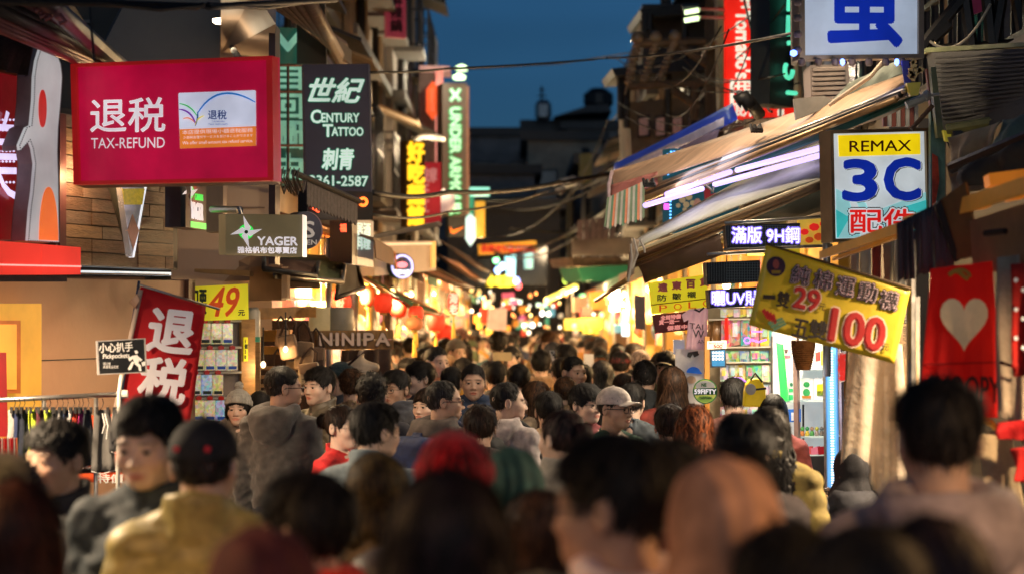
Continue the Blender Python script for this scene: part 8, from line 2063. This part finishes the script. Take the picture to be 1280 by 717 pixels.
who(905, 573, 4.1, 176, 'person wearing a draped terracotta orange headscarf', hair=None, hat='scarf', hatc=(.60, .32, .20), coat='plain', cc=(.45, .13, .05), fem=True)
who(922, 510, 7.0, 18, 'man with wavy black hair bowing his head between the headscarf and the curls', hair='short', coat='collar', cc=(.03, .02, .02), tilt=22, lo=False)
who(915, 560, 5.0, 180, 'person with short dark hair just ahead of the headscarf', hair='curly', coat='plain', cc=(.03, .02, .02))
who(962, 508, 8.6, 165, 'woman with long curly black hair in an olive jacket', hair='curlylong', fem=True, coat='puffer', cl='cloth', cc=(.20, .15, .035))
who(1172, 472, 5.3, 184, 'tall man with short black hair in a navy coat with a mauve grey hood', hair='short', coat='hoodie', cl='cloth', cc=(.25, .215, .235), seed=7)
who(1080, 655, 3.2, 178, 'black haired head at the bottom edge in front of the mauve hood', hair='bob', coat='plain', cc=(.02, .012, .018), fem=True)
who(985, 655, 3.9, 160, 'dark haired person in a charcoal coat cropped below the headscarf', hair='short', coat='plain', cc=(.03, .02, .015))
who(1160, 640, 3.4, 190, 'person in a purplish black coat cropped at the bottom corner', hair='long', hc=(.02, .01, .014), coat='collar', cc=(.02, .012, .02), fem=True)
who(330, 660, 4.0, 185, 'maroon hooded figure cropped beneath the khaki jacket', hair=None, hat='hood', hatc=(.09, .015, .02), coat='hoodie', cc=(.08, .015, .02))
who(1062, 560, 9.2, 200, 'person in a pointed black hood beside the plastic bags', hair=None, hat='hood', hatc=(.012, .012, .016), coat='hoodie', cc=(.012, .013, .02))
# --- people in focus
who(352, 457, 11.0, 158, 'stocky man in a charcoal wool hooded jacket with short hair and glasses', hair='crop', coat='hoodie', cl='knit', cc=(.05, .047, .044), hy=-48, glasses='thick', lo=False, skin=1, round_=.8, seed=3)
who(398, 458, 12.4, -58, 'young man in an olive leather jacket looking over his raised arm', hair='short', coat='collar', cl='leather', cc=(.085, .075, .055), pose='chest', hy=16, lo=False, skin=2, h=.009, seed=2)
who(298, 474, 12.6, -4, 'smiling young woman in a grey knit bobble hat', hair='long', fem=True, hat='pom', hatc=(.42, .41, .37), coat='fur', cl='knit', cc=(.12, .10, .08), smile=True, lo=False, skin=2)
who(327, 487, 12.9, 160, 'dark haired woman beside the bobble hat woman', hair='long', fem=True, coat='plain', cc=(.03, .02, .03))
who(424, 452, 14.2, -75, 'man in a dark teal beanie and navy jacket in profile', hair='crop', hat='beanie', hatc=(.012, .035, .045), coat='collar', cc=(.02, .03, .05), lo=False, skin=2)
who(440, 462, 13.8, 175, 'person with light brown hair behind the curly haired man', hair='curly', hc=BRN, coat='plain', cc=(.2, .14, .08))
who(464, 468, 11.2, 185, 'man with tousled curly black hair seen from behind', hair='curly', coat='collar', cc=(.02, .02, .03))
who(429, 506, 9.8, 58, 'woman in a scarlet coat with round glasses and a brown ponytail', hair='tied', hc=DBR, fem=True, coat='plain', cc=(.48, .01, .012), glasses='wire', lo=False, skin=2)
who(494, 462, 12.6, -34, 'man in round black glasses, grey scarf and navy coat', hair='short', coat='scarf', cl='knit', cc=(.035, .04, .055), glasses='thick', lo=False, skin=1, seed=5)
who(524, 451, 14.3, -62, 'pale young man with thick black fringe in profile', hair='fringe', coat='collar', cc=(.03, .04, .07), lo=False, skin=2, seed=6)
who(470, 456, 15.4, 10, 'person with reddish brown hair behind the round glasses man', hair='short', hc=BRN, coat='plain', cc=(.15, .08, .05))
who(534, 484, 12.2, -26, 'smiling woman with long brown hair in a salmon pink coat', hair='long', hc=DBR, fem=True, coat='collar', cc=(.60, .17, .12), smile=True, lo=False, skin=2, hy=-8, seed=4)
e = who(554, 475, 10.9, 138, 'older man with receding hair and glasses in a dark brown hooded jacket', hair='bald', hc=GRYB, coat='hoodie', cl='cloth', cc=(.055, .042, .038), glasses='thick', hy=-42, lo=False, skin=1, seed=1)
hold_backpack(e, 'navy blue backpack on the man with receding hair', (.015, .03, .10))
who(565, 458, 14.2, 178, 'dark haired man between the pale youth and the parka man', hair='short', coat='plain', cc=(.05, .05, .06))
who(592, 455, 12.9, 6, 'square faced man in a navy parka with grey lining looking ahead', hair='crop', coat='hoodie', cl='cloth', cc=(.018, .035, .075), lo=False, skin=1, round_=.5, hy=-4, seed=2)
who(600, 505, 9.9, 180, 'dark haired person directly behind the red beanie', hair='fringe', hc=DBR, coat='plain', cc=(.03, .02, .02))
e = who(634, 477, 11.2, 138, 'balding man in a pale grey hooded top', hair='bald', coat='hoodie', cl='knit', cc=(.34, .29, .28), hy=-40, lo=False, skin=0, round_=1, seed=5)
hold_backpack(e, 'black backpack slung on the pale grey hooded top', (.02, .02, .022))
who(668, 475, 13.2, -120, 'woman with straight brown hair and fair face in profile', hair='long', hc=BRN, fem=True, coat='plain', cc=(.2, .15, .1), hy=20)
who(686, 489, 11.6, 176, 'person with short black hair in a cream jacket seen from behind', hair='short', coat='plain', cl='knit', cc=(.50, .40, .27))
who(706, 470, 13.6, 182, 'woman with chestnut hair tied back', hair='tied', hc=BRN, fem=True, coat='plain', cc=(.25, .18, .1))
who(676, 437, 16.6, 183, 'man with a fur trimmed brown hood lying on his back', hair='short', coat='fur', cl='knit', cc=(.20, .12, .06))
who(732, 479, 11.4, 38, 'boy with a bowl cut and thin glasses in a maroon jacket', hair='fringe', coat='collar', cc=(.12, .015, .02), glasses='wire', lo=False, skin=2, hy=8, seed=4)
who(768, 482, 10.8, 40, 'round faced man in a white cap, glasses and a dark green shirt', hair='crop', hat='cap', hatc=(.68, .60, .54), coat='shirt', cc=(.02, .075, .045), glasses='thick', lo=False, skin=1, round_=1.2, hy=14)
who(790, 478, 12.0, 165, 'dark haired person right behind the white cap'.replace('right ', ''), hair='short', coat='plain', cc=(.04, .05, .06))
e = who(806, 450, 13.0, 176, 'man with shaved nape in a black padded jacket facing away', hair='crop', coat='collar', cl='cloth', cc=(.028, .034, .04), seed=2)
hold_backpack(e, 'black backpack with thick straps on the padded jacket', (.03, .034, .036))
jp = Plane((826, 484, 12.8), (836, 484, 12.8), (826, 474, 12.8))
text('NF', jp, (827, 475, 835, 481), wt, e, bold=.03, lift=0, name='jacket_logo'); o = e.children[-1]; o.matrix_parent_inverse = Matrix(); o.location = (0, 0, 0); bpy.context.view_layer.update(); o.matrix_parent_inverse = e.matrix_world.inverted()
who(782, 466, 15, 40, 'woman with short bobbed brown hair beside the padded jacket', hair='bob', hc=DBR, fem=True, coat='plain', cc=(.1, .05, .03), skin=1)
who(840, 457, 12.3, 184, 'woman with very long straight brown hair over a rust red top', hair='long', hc=(.05, .024, .012), fem=True, coat='plain', cc=(.20, .025, .015))
who(868, 504, 9.4, 180, 'woman with wavy auburn hair and a bright red coat', hair='wavy', hc=AUB, fem=True, coat='plain', cc=(.5, .012, .012))
who(838, 505, 10.2, 175, 'dark brown haired person between the backpack and the auburn waves', hair='fringe', hc=DBR, coat='plain', cc=(.06, .05, .05))
who(917, 472, 12.0, 176, 'man with violet rimmed black hair before the phone accessory wall', hair='short', coat='plain', cc=(.12, .04, .03))
who(966, 490, 11.2, -14, 'shop woman with centre parted long hair looking down at the counter', hair='long', fem=True, coat='plain', cc=(.25, .05, .04), tilt=10, lo=False, skin=1)
who(752, 486, 11.9, 185, 'dark haired woman behind the bowl cut boy', hair='bob', fem=True, coat='plain', cc=(.05, .05, .08))
who(510, 447, 16.5, -20, 'man with combed black hair near the mannequin', hair='short', coat='plain', cc=(.04, .03, .03), skin=0)
who(546, 445, 17.2, 30, 'man with side parted hair under the glossy ball lantern', hair='short', coat='collar', cc=(.03, .03, .04), skin=1)
who(578, 447, 16.2, 200, 'person with a flower clip in black hair', hair='tied', fem=True, coat='plain', cc=(.3, .04, .04))
who(620, 452, 15.6, 170, 'black haired man ahead of the parka man', hair='short', coat='plain', cc=(.04, .04, .05))
who(648, 455, 14.8, 186, 'dark haired youth between the parka and the fur hood', hair='fringe', coat='plain', cc=(.06, .06, .07))
who(728, 455, 15.2, 178, 'man with shiny black hair and a sky blue collar', hair='short', coat='collar', cc=(.03, .25, .35))
who(752, 450, 15.8, 182, 'woman with grey streaked hair in dark clothes', hair='bob', hc=(.08, .075, .07), fem=True, coat='plain', cc=(.04, .03, .03))
who(776, 437, 17.6, 176, 'person in a burgundy cap among the far heads', hair='short', hat='cap', hatc=(.2, .03, .04), coat='plain', cc=(.05, .04, .04))
who(826, 440, 16.6, 170, 'man with glossy black hair turning by the tablet poster', hair='short', coat='collar', cc=(.03, .035, .05), hy=-30)
who(800, 436, 18.2, 184, 'person with a pale knit beanie in the far rows', hair='short', hat='beanie', hatc=(.4, .3, .26), coat='plain', cc=(.06, .05, .05))
who(702, 447, 16.3, 186, 'black haired man carrying the white placard'.replace('carrying', 'under'), hair='short', coat='plain', cc=(.03, .03, .04))
# --- everybody farther down the lane
rs = random.Random(12)
templ = [('short', False, 180, 0), ('short', False, 175, -35), ('fringe', False, 188, 0), ('long', True, 180, 0), ('bob', True, 182, 30), ('tied', True, 178, 0), ('curly', False, 176, 0), ('short', False, 5, 0), ('fringe', False, -12, 0), ('long', True, 8, 0), ('crop', False, 10, 25), ('long', True, -10, -35)]
cword = [((.02, .02, .025), 'black'), ((.03, .04, .09), 'navy'), ((.12, .11, .10), 'grey'), ((.30, .05, .03), 'brick red'), ((.40, .26, .10), 'camel'), ((.08, .10, .05), 'olive'), ((.45, .40, .34), 'cream'), ((.10, .03, .02), 'maroon'), ((.55, .28, .04), 'mustard'), ((.05, .12, .14), 'teal'), ((.18, .10, .05), 'brown')]
wher = ['by lantern stalls', 'in mid lane', 'by shop side stalls']
hword = {'short': 'short hair', 'fringe': 'thick hair', 'long': 'long hair', 'bob': 'bob', 'tied': 'tied hair', 'curly': 'curls', 'crop': 'cropped hair'}
placed = list(NEAR); n = 0; Y = 16.2
cells = []
while Y < 62:
    step = .62 if Y < 30 else .8 if Y < 45 else 1.1
    x = -1.25
    while x < 1.6:
        cells.append((x + rs.uniform(-.13, .13), Y + rs.uniform(-.2, .2))); x += .58
    Y += step
for x, y in cells:
    if min((x-a)**2 + (y-b_)**2 for a, b_ in placed[-60:] + NEAR) < .13: continue
    if y < 17.5 and (abs(x) > 1.1): continue
    if n >= 205: break
    placed.append((x, y)); n += 1
    h_, fem, yaw, hy = rs.choice(templ[:7] if rs.random() < .42 else templ[7:])
    c, cw = rs.choice(cword)
    zt = rs.gauss(1.62 if fem else 1.71, .06); hb_ = rs.choice([None]*9 + ['beanie', 'cap', 'hood'])
    w = wher[0 if x < -.45 else 2 if x > .75 else 1]
    fc = 'facing us' if abs(yaw) < 90 else 'walking away'
    band = 'near' if y < 21 else 'past the lanterns' if y < 27 else 'halfway down' if y < 38 else 'far down'
    ct = rs.choice(['plain', 'plain', 'hoodie']); hcx, hcn = rs.choice([(BLK, 'black'), (BLK, 'black'), (DBR, 'dark brown'), (BRN, 'brown'), (GRYB, 'greying')])
    pass
    lbl = '%s %s, %s %s, %s %s %s' % (hcn, hword[h_], cw, 'jacket' if ct == 'plain' else 'hoodie', fc, w, band)
    person(x, y, zt, yaw + rs.uniform(-9, 9), lbl, hair=h_, fem=fem, hy=hy, coat=ct, cc=c, cl='cloth', hc=hcx, skin=rs.randrange(3), group='people filling the lane', seed=rs.randrange(4)*3, simple=y > 26,
           hat=hb_, hatc=rs.choice(cword)[0], h=.02)
# placards held above the far crowd
for px, py, w, h_, Y, c, lb in ((628, 445, 23, 11, 19, (.42, .32, .16), 'tan cardboard placard held over the crowd'), (694, 446, 13, 17, 19.5, (.65, .6, .52), 'white printed placard with a dark drawing'), (722, 447, 14, 15, 20.5, (.65, .30, .06), 'orange placard held beside the white ones'), (736, 450, 12, 17, 19.8, (.6, .58, .55), 'plain white placard next to the orange one')):
    e = thing('placard', P(px, py + 30, Y), lb, 'placard', 'placards held over the crowd')
    pl = Plane((px - 5, py, Y), (px + 5, py, Y + .02), (px - 5, py - 10, Y))
    panel('card', pl, [(px - w/2, py - h_/2), (px + w/2, py - h_/2 + .5), (px + w/2, py + h_/2), (px - w/2, py + h_/2)], .01, mat('placard_%d' % px, c, .7, var=.15, emit=c, es=.12), e)
    part(MB().tube([pl.hit(px, py + h_/2, -.02), pl.hit(px, py + 40, -.02)], .01, 6), 'stick', wood_l, e)
    if px == 694:
        for q in range(5): panel('drawing', pl, disc(pl, 690 + q*2, 440 + (q*3 % 9), 2, 1.6, 7), .002, blk, e, lift=.004)
# ---------------------------------------------------------------- plank bulb, then unseen lamps added to light wall, crowd and awnings
G2 = 'warm bulbs hanging in front of the corner shop'
bulb(tuple(wpt(112, 2.84, .16)), .02, (1, .7, .35), 5, 'small bulb behind the crimson sign washing the wood planks', None, 2.2, .1)
for px in (30, 165): lamp(wpt(px, 2.17, .6), 20, (1, .62, .34), shop, .4, 172)  # two invisible spots added before the beige wall, no fixture holds them
for x, y, z, pw in ((-2.6, 9.4, 2.55, 130), (-2.2, 6.8, 2.45, 75), (2.55, 9.6, 2.55, 130), (2.2, 6.8, 2.45, 80), (-1.9, 4.0, 2.5, 26), (1.9, 3.6, 2.5, 26), (-.6, 1.6, 3.1, 7)):  # bulbs added beyond the view to light faces and coats
    bulb((x, y, z), .035, (1, .62, .26), 6, 'unseen bulb added over the crossing, %s' % ('by the clothes rail side' if x < 0 else 'by the towel side'), 'unseen bulbs added round the crossing', pw, .4, (1, .74, .47) if y > 5 else (1, .55, .22), 162)
for k, (x, y, z) in enumerate(((1.75, 12.7, 4.1), (1.0, 13.6, 4.35), (1.3, 16.5, 4.9))):  # added above the view to brighten the awning canvas
    bulb((x, y, z), .04, (1, .7, .4), 5, 'unseen shaded lamp added high over the %s' % ['light box sign', 'long tan awning', 'blue tarp'][k], 'unseen shaded lamps added above the awnings', 12 if k == 0 else 26, .3, (1, .76, .5), 150)
rs = random.Random(44)
for k in range(12):
    a = (rs.uniform(770, 900), rs.uniform(60, 150), rs.uniform(24, 32)); c = (rs.uniform(880, 1000), rs.uniform(0, 150), rs.uniform(18, 23))
    cable('thin black wire %s of the tangle between the crossarms and the tower sign' % ('high up' if a[1] < 90 else 'midway' if a[1] < 120 else 'low down'), [a, c], .007, group='wires between the crossarms and the tower sign', sg=rs.uniform(.01, .05))
for k in range(7):
    a = (rs.uniform(590, 640), rs.uniform(200, 330), rs.uniform(40, 60)); c = (rs.uniform(720, 800), rs.uniform(190, 330), rs.uniform(34, 45))
    cable('dark wire crossing the lane in front of the far roofs, %s' % ('upper' if a[1] < 250 else 'lower'), [a, c], .02, group='wires before the far roofs', sg=.03)
L = bpy.data.lights.new('dusk_sun', 'SUN'); L.energy = .02; L.angle = R(10); L.color = (.6, .75, 1)
o = bpy.data.objects.new('dusk_sun', L); COL.objects.link(o); o.rotation_euler = (R(60), 0, R(20))
